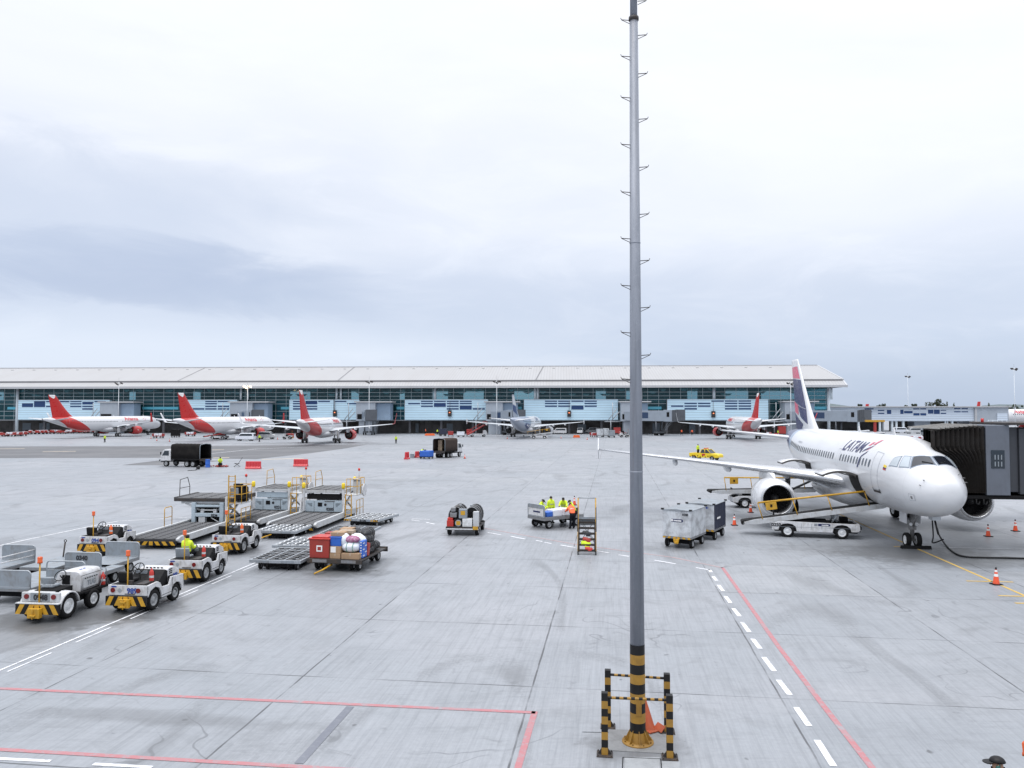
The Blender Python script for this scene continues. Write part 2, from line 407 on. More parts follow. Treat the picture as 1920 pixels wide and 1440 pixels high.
    t.l.new(fine,bp.inputs['Height']); t.l.new(bp.outputs[0],b.inputs['Normal'])
    return m
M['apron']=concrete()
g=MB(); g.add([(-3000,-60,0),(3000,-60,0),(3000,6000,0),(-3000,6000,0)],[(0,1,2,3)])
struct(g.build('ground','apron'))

def paint_mat(name,col,wear,under=(.27,.285,.305)):
    m=bpy.data.materials.new(name); m.use_nodes=True; M[name]=m
    t=NT(m.node_tree); b=t.n['Principled BSDF']; tc=t.new('ShaderNodeTexCoord'); P=tc.outputs['Object']
    a=t.noise(P,5,6,.75); e=t.noise(P,.7,3)
    f=t.m('ADD',t.ss(a,.45,.72,0,wear),t.ss(e,.5,.75,0,wear*.5),clamp=True)
    t.l.new(t.mix(f,col,under),b.inputs['Base Color']); b.inputs['Roughness'].default_value=.7
    return m
paint_mat('line_white',(.74,.75,.78),.80); paint_mat('line_red',(.40,.165,.18),.85); paint_mat('line_yellow',(.55,.36,.07),.55)
paint_mat('line_grey',(.15,.16,.19),.35); paint_mat('line_faint',(.66,.67,.69),.9); paint_mat('line_pink',(.46,.30,.30),.8); paint_mat('line_buff',(.62,.52,.38),.6)
def asphalt():
    m=bpy.data.materials.new('asphalt'); m.use_nodes=True; M['asphalt']=m
    t=NT(m.node_tree); b=t.n['Principled BSDF']; tc=t.new('ShaderNodeTexCoord'); P=tc.outputs['Object']
    a=t.noise(P,.12,6,.65,.5); f=t.noise(P,3,5,.7); st=t.noise(t.scale(P,.03,.6,1,rz=-.1),1,5,.6)
    c=t.mix(t.ss(a,.35,.7),(.11,.114,.122),(.16,.162,.17)); c=t.mix(t.ss(st,.45,.7,0,.5),c,(.08,.082,.09)); c=t.mix(t.ss(f,.4,.7,0,.3),c,(.18,.18,.185))
    t.l.new(c,b.inputs['Base Color']); b.inputs['Roughness'].default_value=.85
asphalt()
def sheet(name,pts,mt_,z=.004):
    b=MB(); b.add([(p.x,p.y,z) for p in pts],[tuple(range(len(pts)))]); return struct(b.build(name,mt_))
sheet('taxiway',[G(-300,859.5),G(0,859),G(320,858.5),G(480,861),G(580,850),G(640,842),G(690,833.5),G(560,834.5),G(300,836.5),G(0,837),G(-300,837)],'asphalt')
sheet('asphalt_patch',[G(228,872),G(318,872.5),G(420,864),G(300,863)],'asphalt',.006)
def strip_into(b,p0,p1,w,z):
    d=(p1-p0); d.z=0; d.normalize(); n=Vector((-d.y,d.x,0))*w/2
    b.add([(p0.x-n.x,p0.y-n.y,z),(p1.x-n.x,p1.y-n.y,z),(p1.x+n.x,p1.y+n.y,z),(p0.x+n.x,p0.y+n.y,z)],[(0,1,2,3)])
def line(name,segs,w,mt_,z=.008):
    b=MB()
    for q in segs: strip_into(b,G(*q[:2]),G(*q[2:4]),w,z)
    return struct(b.build(name,mt_))
# double white edge line on the left, running away along the grid
b=MB(); va=-17.05
strip_into(b,UV(12,va),UV(36.5,va),.075,.008)
for k in range(9): strip_into(b,UV(14.2+k*2.75,va+.30),UV(15.9+k*2.75,va+.30),.06,.008)
struct(b.build('white_edge_line','line_white'))
line('white_stand_line',[(-60,1034,0,1023),(0,1023,55,1011),(55,1011,175,986),(175,986,223,977),(223,977,350,970.5)],.14,'line_faint')
line('red_stand_line',[(-200,1282,1004,1336.5),(1003,1334,968,1450),(-200,1394,700,1446)],.15,'line_red')
line('grey_stand_line',[(657,1325,560,1432)],.20,'line_grey')
line('white_dash_low',[(-60,1420,95,1427.5),(175,1433,285,1439),(360,1444,480,1450)],.11,'line_white')
b=MB()
for q in ((771,975,787,977),(799,979.5,815,983),(772,973,806,974),(914,998.5,940,1003),(957,1005.5,985,1011),(1005,1013.5,1017,1015.5),(1021,1017,1034,1019.5),(1051,1022,1079,1027),(1119,1033,1142,1037),(1160,1040.5,1180,1043.5),(1227,1050.5,1267,1057.5),(1305,1064.5,1332,1069)): strip_into(b,G(*q[:2]),G(*q[2:]),.13,.008)
struct(b.build('white_dash_line','line_white'))
b=MB()
for q in ((1330,1068,1333.5,1073),(1337,1081,1343.5,1089),(1347,1097,1356,1108.5),(1360,1118,1370,1131),(1375,1141,1387,1156),(1391,1166.5,1405,1185.5),(1411,1198,1425.5,1216.5),(1432,1232.5,1452,1259),(1459.5,1275,1481,1303),(1492.5,1326.5,1517,1361.5),(1532,1388,1563,1437)): strip_into(b,G(*q[:2]),G(*q[2:]),.15,.008)
struct(b.build('white_dash_kerbside','line_white'))
line('red_clearance_line',[(1354.5,1064,1460,1213),(1460,1213,1545,1325),(1545,1325,1640,1446)],.15,'line_red')
line('pink_clearance_line',[(905,990,1080,1021),(1080,1021,1260,1045),(1260,1045,1356,1065)],.10,'line_pink')
ng0=G(1713,1025.6)
line('yellow_lead_in_line',[(1560,958,1713,1026),(1713,1026,1930,1121)],.13,'line_yellow')
line('yellow_stop_bar',[(1676,1025,1745,1026.5),(1812,1089.5,1900,1091.5),(1872,1117,1925,1118.5),(1903,1131,1930,1131.5)],.14,'line_yellow')
line('white_apron_line',[(1745,1026,1960,1031)],.14,'line_faint')
line('taxi_centre_line',[(-30,842,46,841.2),(80,847.2,142,846.2),(360,844.2,420,843.2),(490,861.5,570,859.5),(400,858.5,430,858)],.9,'line_buff',.010)
line('taxi_edge_line',[(395,850.5,480,842),(480,842,600,837)],.3,'line_faint',.010)
# access slabs by the mast
b=MB()
for x0,x1,y0,y1 in ((1171,1237,1420,1446),(1240,1275,1428,1446)):
    p=[G(x0,y1),G(x1,y1),G(x1,y0),G(x0,y0)]; b.add([(q.x,q.y,.006) for q in p],[(0,1,2,3)])
mat('manhole',(.30,.315,.33),.8,0,.3,3)
struct(b.build('access_cover','manhole'))
b=MB()
for q in ((1168,1420,1167,1446),(1168,1420.5,1240,1423.5),(1239,1423,1241,1446),(1092,1373,1262,1377)): strip_into(b,G(*q[:2]),G(*q[2:]),.018,.010)
struct(b.build('pavement_joint','under'))

# ================================================================ TERMINAL
TA=0.065; TO=Vector((0,255,0)); TS=Vector((math.cos(TA),-math.sin(TA),0)); TD=Vector((math.sin(TA),math.cos(TA),0))
def sx(px):       # distance along the facade of an image column
    a=(px-960)/F_PX; return a*255/(1+a*math.tan(TA))/math.cos(TA)
def tz(py): return CAM_H+(771-py)*255/F_PX
term=thing('terminal_building','long airport terminal with pale ribbed metal roof, teal glass front and white panel boxes','terminal',TO,-math.degrees(TA))
def roofmat():
    m=bpy.data.materials.new('roof_metal'); m.use_nodes=True; M['roof_metal']=m
    t=NT(m.node_tree); b=t.n['Principled BSDF']; tc=t.new('ShaderNodeTexCoord'); P=tc.outputs['Object']
    s=t.new('ShaderNodeSeparateXYZ'); t.l.new(P,s.inputs[0])
    r=t.m('FRACT',t.m('DIVIDE',s.outputs[0],.95)); rib=t.ss(t.m('ABSOLUTE',t.m('SUBTRACT',r,.5)),.30,.48)
    n=t.noise(t.scale(P,.25,.04,.1),1,5,.6)
    c=t.mix(rib,(.375,.376,.382),(.32,.32,.326)); c=t.mix(t.ss(n,.4,.75,0,.35),c,(.32,.31,.305))
    t.l.new(c,b.inputs['Base Color']); b.inputs['Roughness'].default_value=.5; b.inputs['Metallic'].default_value=0.1
    bp=t.new('ShaderNodeBump'); bp.inputs[0].default_value=.3; bp.inputs[1].default_value=.08; t.l.new(rib,bp.inputs['Height']); t.l.new(bp.outputs[0],b.inputs['Normal'])
roofmat()
def cladmat(name,col,period=.78):
    m=bpy.data.materials.new(name); m.use_nodes=True; M[name]=m
    t=NT(m.node_tree); b=t.n['Principled BSDF']; tc=t.new('ShaderNodeTexCoord'); P=tc.outputs['Object']
    s=t.new('ShaderNodeSeparateXYZ'); t.l.new(P,s.inputs[0])
    q=t.m('FRACT',t.m('DIVIDE',s.outputs[2],period)); gap=t.ss(q,.84,.93)
    row=t.m('FLOOR',t.m('DIVIDE',s.outputs[2],period)); wn=t.new('ShaderNodeTexWhiteNoise',noise_dimensions='1D'); t.put(wn.inputs[1],row)
    n=t.noise(t.scale(P,.12,.12,.5),1,4,.6)
    c=t.mix(t.m('MULTIPLY',wn.outputs[0],.25),col,tuple(x*.86 for x in col)); c=t.mix(t.ss(n,.4,.7,0,.35),c,tuple(x*.80 for x in col))
    c=t.mix(gap,c,tuple(x*.45 for x in col)); t.l.new(c,b.inputs['Base Color']); b.inputs['Roughness'].default_value=.35
cladmat('cladding',(.62,.84,.97)); cladmat('cladding_pier',(.62,.70,.80),.8)
mat('clad_grey',(.30,.40,.52),.5,0,.25,.4,dcol=(.22,.28,.36)); mat('clad_blue',(.26,.50,.72),.5,0,.2,.4,dcol=(.2,.38,.56))
mat('rotunda_grey',(.36,.40,.45),.5,0,.25,.4,dcol=(.24,.27,.30)); mat('window_blue',(.03,.065,.17),.2,0,0,spec=.25)
mat('fascia',(.45,.455,.47),.4,0,.15,.3); mat('soffit',(.10,.10,.11),.7,0,.1); mat('mullion',(.45,.52,.55),.4,.2,.1)
mat('garage_wall',(.19,.178,.172),.8,0,.5,.25,dcol=(.03,.03,.03)); mat('roller_door',(.30,.35,.40),.6,0,.2,.5)
mat('column_white',(.68,.75,.80),.4,0,.1,.3); mat('interior_floor',(.10,.10,.10),.6,0,0); mat('interior_wall',(.13,.19,.20),.8,0,.5,.12,dcol=(.25,.38,.38)); mat('baffle',(.88,.92,.92),.5,0,.05); mat('glass_band',(.10,.42,.55),.15,0,.1,.3)
mat('roof_joint',(.16,.16,.17),.7,0,0); mat('floor_slab',(.30,.32,.34),.6,0,.2,.5)
def glassmat():
    m=bpy.data.materials.new('facade_glass'); m.use_nodes=True; M['facade_glass']=m
    t=NT(m.node_tree); b=t.n['Principled BSDF']; o=[n for n in t.n if n.type=='OUTPUT_MATERIAL'][0]
    b.inputs['Base Color'].default_value=(.03,.13,.15,1); b.inputs['Roughness'].default_value=.03; b.inputs['Specular IOR Level'].default_value=.9
    tr=t.new('ShaderNodeBsdfTransparent'); tr.inputs[0].default_value=(.58,.78,.82,1)
    mx=t.new('ShaderNodeMixShader'); mx.inputs[0].default_value=.26
    t.l.new(tr.outputs[0],mx.inputs[1]); t.l.new(b.outputs[0],mx.inputs[2]); t.l.new(mx.outputs[0],o.inputs[0])
glassmat()
S0,S1=-236.0,sx(1553)
SE=sx(1553)+4.2           # roof overhangs the end wall
# roof: lower strip, step, upper slope, ridge cap
rf=MB()
def slope(b,s0,s1,d0,z0,d1,z1,th=.35,s0b=None,s1b=None):
    s1b=s1 if s1b is None else s1b
    vs=[(s0,d0,z0),(s1,d0,z0),(s1b,d1,z1),(s0,d1,z1)]
    b.add(vs+[(x,y,z-th) for x,y,z in vs],[(0,1,2,3),(7,6,5,4),(0,4,5,1),(1,5,6,2),(2,6,7,3),(3,7,4,0)])
E0=-4.0
zE=CAM_H+(771-722.6)*251/F_PX; z1=CAM_H+(771-714.2)*254/F_PX
slope(rf,S0,SE,E0,zE,-1.0,z1)
slope(rf,S0,SE,-.6,z1+.55,23.5,CAM_H+(771-686.5)*278.5/F_PX,.4)
zR=CAM_H+(771-686.5)*278.5/F_PX
roof=rf.build('roof','roof_metal',term)
b=MB(); b.bx(S0,SE,-1.05,-.55,z1-.3,z1+.42); b.build('roof_step','roof_joint',term)
b=MB(); b.bx(S0,SE,23.5,24.6,zR-.5,zR+.35); b.build('ridge_cap','fascia',term)
b=MB(); slope(b,S0,SE,24.6,zR-.1,48,zE,.4); b.build('rear_roof','roof_metal',term)
b=MB(); b.bx(S0,SE+.1,E0-.25,E0-.003,zE-.62,zE+.10); b.build('eave_fascia','fascia',term)
b=MB(); b.bx(S0,SE-.2,E0+.05,-.05,zE-.55,zE-.36); b.bx(S0,SE-.2,-.05,25,zE-.55,zE-.40); b.build('soffit','soffit',term)
b=MB()  # verge trim at the end
for d0,z0,d1,z1_ in ((E0,zE+.12,-1.0,z1+.12),(-.6,z1+.67,23.5,zR+.12)):
    vs=[(SE+.003,d0,z0),(SE+.55,d0,z0),(SE+.55,d1,z1_),(SE+.003,d1,z1_)]
    b.add(vs+[(x,y,z-.75) for x,y,z in vs],[(0,1,2,3),(7,6,5,4),(0,4,5,1),(1,5,6,2),(2,6,7,3),(3,7,4,0)])
b.build('verge_trim','fascia',term)
for px,k in ((372,0),(654,0),(1011,0)):     # expansion joints in the roof
    s=sx(px)*278.5/255-(2 if px<900 else 0)
    b=MB(); d=0
    vs=[(sx(px)-.02*px+10-.18,-.6,z1+.60)]
    sa=sx(px-37 if px<500 else px-19 if px<900 else px-6); sb=sx(px)*1.085
    b.add([(sa-.2,-.62,z1+.585),(sa+.2,-.62,z1+.585),(sb+.2,23.4,zR+.03),(sb-.2,23.4,zR+.03)],[(0,1,2,3)])
    b.build('roof_expansion_joint','roof_joint',term)
rv=MB()
for i in range(41):
    s=S0+6+i*8.4
    if s>SE-3: break
    rv.box((s,20.2,zR-1.22+.32),(.9,.5,.35))
rv.build('roof_vent','roof_joint',term)
# storeys
ZG=tz(786.5); ZP=tz(748.5); ZT=zE-.55
b=MB(); b.bx(S0,S1,9,9.4,0,ZG-.2); b.build('ground_floor_wall','garage_wall',term)
b=MB(); b.bx(S0,S1,-.2,14,ZG-.25,ZG+.02); b.build('ground_floor_ceiling','floor_slab',term)
b=MB(); b.bx(S0,S1-.3,.4,14,ZP-.4,ZP); b.build('floor_slab','floor_slab',term)
rw=random.Random(8)
for a0,a1 in ((-40,205),(218,330),(345,520),(560,640),(655,735),(745,800),(830,860),(900,960),(1000,1120),(1140,1180),(1200,1300),(1320,1375),(1420,1445)):
    b=MB(); b.bx(sx(a0),sx(a1),12,12.3,ZP,ZT); b.build('interior_wall','interior_wall',term)
b=MB(); b.bx(S0,S1-.4,14,14.3,ZG,ZP-.45); b.build('interior_wall','interior_wall',term)
for a0,a1,h in ((10,26,3.2),(42,62,3.2),(150,160,3.4),(600,612,3),(770,776,3.2),(830,842,3.2),(1084,1100,3),(1229,1243,3.4),(1300,1312,3.4)):
    b=MB(); b.bx(sx(a0),sx(a1),8.85,8.99,.05,h); b.build('service_door','roller_door',term)
for i in range(32):
    s=-225+i*10.6
    if s>S1-1: break
    b=MB(); b.box((s,.6,ZG/2-.13),(.7,.7,ZG-.26)); b.build('ground_column','soffit',term)
b=MB(); b.bx(S0,S1,0,.05,ZG+.1,ZT); b.build('glass_front','facade_glass',term)
b=MB(); b.bx(S1-.05,S1,.06,22,ZG+.1,ZT); b.build('end_glass','facade_glass',term)
mu=MB()
s=S0
while s<S1:
    mu.bx(s-.05,s+.05,-.09,-.003,ZG+.1,ZT); s+=3.55
for z in (tz(734.5),tz(741.5),tz(748.2),tz(756),tz(770),tz(779)): mu.bx(S0,S1,-.10,-.004,z-.06,z+.06)
mu.build('mullions','mullion',term)
for px in (35,453,466,632,640,816,1003,1008,1201,1338,1552,1558):
    s=sx(px); b=MB(); b.cyl((s,-.55,0 if px in(35,1552) else ZP),(s,-.55,ZT),.5 if px in (35,1552,816,1201,1338) else .36,n=14); b.build('column','column_white',term)
rnd=random.Random(3)
for i in range(62):           # curved white ceiling baffles seen through the glass
    s=-215+i*5.1+rnd.uniform(-1.2,1.2)
    if s>S1-3: break
    wd=rnd.uniform(2.0,3.8); z=ZT-rnd.choice((.25,.35,1.1,1.9)); d=rnd.uniform(.5,1.3)
    b=MB(); rings=[]
    for k in range(7):
        t=-1+k/3; rings.append([(s+t*wd/2,d-.4,z-.85*(1-t*t)),(s+t*wd/2,d+1.5,z-.7*(1-t*t)),(s+t*wd/2,d+1.5,z),(s+t*wd/2,d-.4,z)])
    b.loft(rings,False); b.build('ceiling_baffle','baffle',term)
for a0,a1 in ((15,30),(268,335),(527,545),(744,760),(953,978),(1205,1240),(1502,1550)):
    b=MB(); b.bx(sx(a0),sx(a1),-.16,-.11,tz(766.5),tz(761.5)); b.build('spandrel_band','glass_band',term)
# dark recesses beside each bridge root
for a0,a1 in ((516,545),(742,760),(958,982)):
    b=MB(); b.bx(sx(a0),sx(a1),1.5,1.8,ZG+.05,ZP-.45); b.build('recess_wall','clad_grey',term)
# white panel boxes with slit windows
pods=[(40.5,211,'a'),(352,448,'b'),(546,628,'c'),(630,676,'d'),(761,916,'e'),(983,1158,'f'),(1250,1438,'g')]
PD=-1.6
for i,(a0,a1,k) in enumerate(pods):
    s0,s1=sx(a0),sx(a1); b=MB(); b.bx(s0,s1,PD,-.12,ZG+.02,ZP+.02); pod=b.build('panel_box','cladding',term)
    b=MB(); b.bx(s0-.08,s0-.003,PD-.05,-.12,ZG,ZP+.1); b.bx(s0,s1,PD-.05,-.12,ZP+.023,ZP+.15); b.build('box_trim','fascia',pod)
    r=random.Random(11+i); cw=4.3; n=max(2,int((s1-s0-1.5)/cw)); x0=s0+.9+(s1-s0-1.8-n*cw)/2
    cells=[]
    for row,(ya,yb) in enumerate(((750.2,752.6),(754.4,757.0),(759.4,762.0),(764.2,767.0))):
        run=None
        for c in range(n):
            edge=(c<1 or c>n-2)
            p=(.78,.86,.82,.55)[row]*(.35 if edge else 1)
            if r.random()<p and not(row==3 and (i==0 and c<3)):
                tall=r.random()<.22; y0=ya-(2.6 if tall else 0)
                cells.append((x0+c*cw,x0+(c+1)*cw,tz(yb),tz(max(y0,750.1))))
    # merge neighbouring cells of the same height into one window
    cells.sort(key=lambda q:(q[2],q[3],q[0])); merged=[]
    for q in cells:
        if False and merged[-1][2]==q[2] and merged[-1][3]==q[3]: merged[-1]=(merged[-1][0],q[1],q[2],q[3])
        else: merged.append(q)
    for (xa,xb,za,zb) in merged:
        b=MB(); b.bx(xa+.16,xb-.16,PD-.025,PD+.2,za,zb); k_=max(1,round((xb-xa)/1.86))
        b.build('window','window_blue',pod)
# docking displays on the boxes
mat('display_dark',(.025,.022,.022),.5,0,0); mat('display_lamp',(1,.26,.10),.4,0,0,emit=1.2)
for px,py in ((631.5,774),(845,774),(1067,774.5),(1335,775.5)):
    s=sx(px); z=tz(py); t=thing('docking_display','dark display box with an amber light on the panel wall '+{631.5:'behind the third red-tailed jet',845:'left of the grey-bellied jet',1067:'right of the grey-bellied jet',1335:'behind the rightmost red-tailed jet'}[px],'display',TO+TS*s+TD*(PD-.45)+Vector((0,0,z)),-math.degrees(TA),'docking displays on the terminal front')
    b=MB(); b.box((0,0,0),(1.2,.6,2.0)); b.box((0,.33,0),(.3,.3,.3)); b.build('case','display_dark',t,.05)
    b=MB(); b.box((0,-.315,.28),(.42,.03,.28)); b.build('lamp','display_lamp',t)
    b=MB(); b.cyl((0,.1,1.0),(0,.1,4.2),.06); b.build('cable_pole','steel',t)

# ================================================================ FAR JET BRIDGES
mat('bridge_grey',(.30,.345,.40),.5,.1,.25,.5,dcol=(.20,.22,.25)); mat('bridge_dark',(.09,.10,.115),.6,0,.3,.6); mat('bridge_ad',(.025,.05,.11),.4,0,.1,.6); mat('ad_green',(.10,.55,.20),.5,0,0)
def jet_bridge(px0,px1,root_px,label,tun=None,cab=True,stairs=True,roty=0,sleeve=True):
    """rotunda tower against the facade with a canopy; optional tunnel and cab swung out in front"""
    s0,s1=sx(px0),sx(px1); sc=(s0+s1)/2; t=thing('jet_bridge',label,'jet bridge',TO+TS*sc+TD*(-6),-math.degrees(TA),'jet bridges along the terminal')
    W=s1-s0
    b=MB(); b.bx(-W/2,W/2,-1.5,4.3,ZG-.3,ZP-1.0); b.bx(-W/2+.8,W/2-.8,-1,3.8,0,ZG-.3); b.build('rotunda','rotunda_grey',t,.05)
    b=MB(); b.bx(-W/2-.6,W/2+5.5,-1.9,4.3,ZP-.95,ZP-.55); b.build('canopy','fascia',t)
    b=MB(); b.bx(W/2,W/2+4.6,0,4.2,ZG,ZP-1.2); b.build('fixed_link','clad_grey',t)
    b=MB(); b.bx(-W/2+.4,W/2-W*.35,-1.53,-1.46,ZG+.35,ZG+2.0); b.build('opening','under',t)
    if sleeve:
        b=MB(); b.cyl((-W/2-4.5,-1,ZG-.5),(-W/2-1.2,-1,ZG+3.8),.13); b.cyl((-W/2-3.2,-1,ZG-.3),(-W/2-.4,-1,ZG+2.8),.13); b.cyl((-W/2-5.2,-1,ZG-.4),(-W/2-.2,-1,ZG-.4),.15); b.cyl((-W/2-2.6,-1,ZG-.4),(-W/2-2.6,-1,ZP-1),.12); b.cyl((-W/2-3.2,-1,0),(-W/2-3.2,-1,ZG),.14); b.build('stair_frame','galvanised',t)
    if tun:
        (x1,y1)=tun   # end of tunnel, in local coordinates
        a=Vector((0,-1.0,0)); e=Vector((x1,y1,0)); d=(e-a).normalized(); n=Vector((-d.y,d.x,0)); L=(e-a).length
        zc=(ZG+ZG+3.0)/2-.1
        b=MB(); rz=math.atan2(d.y,d.x)
        b.box(tuple(a+d*(L*.27)+Vector((0,0,zc+.0))),(L*.54,2.7,2.9),rz); b.build('inner_tunnel','bridge_grey',t,.05)
        b=MB(); b.box(tuple(a+d*(L*.70)+Vector((0,0,zc+.1))),(L*.60,3.1,3.2),rz); ot=b.build('outer_tunnel','bridge_grey',t,.05)
        b=MB()
        for sd in (1,-1):
            c_=a+d*(L*.52)+n*(sd*1.56); b.box(tuple(c_+Vector((0,0,zc+.25))),(L*.2,.03,1.8),rz)
        b.build('advert_panel','bridge_ad',ot)
        b=MB(); b.box(tuple(e+d*1.6+Vector((0,0,zc+.15))),(3.2,3.7,3.5),rz); cb=b.build('cab','bridge_grey',t,.08)
        b=MB()
        for sd in (1,-1): b.box(tuple(e+d*1.8+n*(sd*1.86)+Vector((0,0,zc+.5))),(1.0,.05,1.4),rz)
        b.build('cab_window','under',cb)
        b=MB()
        for k in range(7): b.box(tuple(e+d*(3.35+k*.33)+Vector((0,0,zc+.15+.03*k))),(.26,3.3+.1*(k%2),3.3+.1*(k%2)),rz)
        b.build('bellows','bridge_dark',t)
        b=MB(); q=a+d*(L*.80)
        for sd in (1,-1): b.cyl(tuple(q+n*(sd*1.3)+Vector((0,0,.9))),tuple(q+n*(sd*1.3)+Vector((0,0,zc-1.5))),.24)
        b.box(tuple(q+Vector((0,0,.95))),(1.0,3.6,.5),rz); b.build('drive_column','bridge_dark',t)
        for sd in (1,-1):
            b=MB(); q2=q+n*(sd*1.3); b.cyl(tuple(q2-n*.5+Vector((0,0,.5))),tuple(q2-n*.15+Vector((0,0,.5))),.5,n=18); b.cyl(tuple(q2+n*.15+Vector((0,0,.5))),tuple(q2+n*.5+Vector((0,0,.5))),.5,n=18); b.build('drive_wheel','rubber',t)
        if stairs:
            b=MB(); st=e+n*2.2
            for k in range(9): b.box(tuple(st-d*(k*.45)+Vector((0,0,zc-1.6-k*.42))),(.5,1.0,.06),rz)
            for sg in (.5,-.5): b.cyl(tuple(st+n*sg+Vector((0,0,zc-.6))),tuple(st-d*4+n*sg+Vector((0,0,.6))),.05)
            b.build('service_stair','galvanised',t)
    return t
jet_bridge(212,245,0,'grey jet bridge tower with no visible tunnel behind the leftmost red-tailed jet',None)
jet_bridge(449,490,0,'grey jet bridge tower behind the second red-tailed jet, tunnel reaching its nose',(10,-15))
jet_bridge(679,714,0,'grey jet bridge with stair and dark cab right of the third red-tailed jet',(4,-12))
jet_bridge(915,946,0,'grey jet bridge tower reaching the tail of the grey-bellied jet from behind',(6,-9),stairs=False)
jet_bridge(1161,1184,0,'grey jet bridge with a dark blue advert panel on its tunnel beside the mast',(11,-13))
jet_bridge(1459,1488,0,'grey jet bridge swung far right behind the tail of the near white jet',(12,-17),stairs=False)

# ================================================================ PIER ON THE RIGHT
PY=285.0
def px_at(px,Y=PY): return XY(px,771,Y)
def pz_at(py,Y=PY): return CAM_H+(771-py)*Y/F_PX
pa,pb,pc=px_at(1556),px_at(1829),px_at(1889)
pier=thing('pier_building','low white clad pier on columns with slit windows at the right of the terminal','building',(0,PY,0),0)
b=MB(); b.bx(pa,pb,0,16,pz_at(788.5),pz_at(762.8)); pw=b.build('wall','cladding_pier',pier)
b=MB(); b.bx(pb,pc,-.6,14,pz_at(796),pz_at(762.8)); b.build('end_block','rotunda_grey',pier)
b=MB(); b.bx(pa,pc+.8,-1.2,17,pz_at(762.7),pz_at(760.7)); b.build('roof','fascia',pier)
b=MB(); b.bx(pb-.6,pb+.1,-.75,-.05,pz_at(796),pz_at(762.9)); b.build('corner_trim','fascia',pier)
for (x0,x1,y0,y1) in ((1600,1608,767,770.5),(1621,1638,764.5,766.5),(1615,1635,770,772),(1646,1658,767.5,769.5),(1646,1658,773,775),(1663,1671,767.5,775),(1688,1694,767,775),(1695,1711,769.5,774),(1712.5,1724,764.5,766.5),(1725.5,1736.5,764.5,766.5),(1712.5,1724,773.5,778),(1725.5,1736.5,773.5,778),(1740,1750,767,774.5),(1751,1762,767,775),(1763.5,1774,767.5,769),(1763.5,1774,773,775),(1789,1801,764,766),(1803,1815,764,766),(1789,1801,770,772),(1803,1815,770,772)):
    b=MB(); b.bx(px_at(x0),px_at(x1),-.03,.15,pz_at(y1),pz_at(y0)); b.build('window','window_blue',pw)
for px in (1611,1651,1674,1682,1695,1775,1777,1787,1822):
    b=MB(); x=px_at(px); b.bx(x-.35,x+.35,.5,1.2,0,pz_at(788.6)); b.build('column','column_white',pier)
b=MB(); b.bx(px_at(1690),px_at(1820),9,9.5,0,pz_at(788.6)); b.bx(pa,px_at(1690),14,14.4,0,pz_at(788.6)); b.build('rear_wall','garage_wall',pier)
b=MB(); b.bx(px_at(1722),px_at(1752),3,8,0,4); b.build('plant_room','rotunda_grey',pier)
b=MB(); b.bx(px_at(1867),px_at(1886),-.9,-.62,pz_at(787),pz_at(774)); b.build('poster_frame','cladding_pier',pier)
b=MB(); wx0,wx1=px_at(1851,277),px_at(1886,277); b.bx(wx0,wx1,-8.5,-7,pz_at(803,277),pz_at(800,277)); b.build('walkway','rotunda_grey',pier)
b=MB()
for k in range(5): x=wx0+(wx1-wx0)*k/4; b.cyl((x,-8.4,pz_at(800,277)),(x,-8.4,pz_at(787,277)),.07)
b.cyl((wx0,-8.4,pz_at(787,277)),(wx1,-8.4,pz_at(787,277)),.08); b.cyl((wx0,-8.4,pz_at(794,277)),(wx1,-8.4,pz_at(794,277)),.06); b.build('walkway_railing','mast_white_' if False else 'column_white',pier)

# ================================================================ LIGHT MASTS
mat('mast_white',(.72,.75,.78),.4,0,.1,.3); mat('lit_lamp',(1,.72,.42),.4,0,0,emit=9)
def light_mast(px,Y,ytop,label,lit=False,heads=True,r=.11):
    x=XY(px,771,Y); h=ZY(ytop,Y); t=thing('light_mast',label,'light mast',(x,Y,0),0,'apron light masts')
    b=MB(); b.cyl((0,0,0),(0,0,h),r,r*.6,n=10); b.build('mast_pole','mast_white',t)
    b=MB(); b.cyl((-.9,0,h-.6),(.9,0,h-.6),.06); b.cyl((0,-.9,h-.6),(0,.9,h-.6),.06); b.cyl((0,0,h),(0,0,h+1.2),.03); b.build('cross_arm','steel',t)
    for dx,dy,dz in ((-.9,-.1,-.35),(.9,-.1,-.35),(0,-.95,-.75),(.35,.9,-.3)):
        b=MB(); b.box((dx,dy,h+dz-.1),(.75,.45,.35),.3,.5); b.build('floodlight','lit_lamp' if lit and dy<.5 else 'dark_steel',t,.04)
    return t
for px,Y,yt,l,lit in ((222,240,716,'slim white mast rising in front of the leftmost jet bridge tower',False),(463.5,238,722,'mast with its floodlights lit above the second jet bridge',True),
    (692,240,713,'slim white mast in front of the third jet bridge tower',False),(931.5,238,713,'slim white mast in front of the tower left of the grey-bellied jet',False),
    (1483,236,716,'slim white mast just left of the tall navy and pink tail fin',False),(1703,330,704,'tall thin mast with floodlights standing behind the white pier',False),(1903,262,689,'tall mast with four floodlights at the right edge, before the pier end',False)):
    light_mast(px,Y,yt,l,lit)

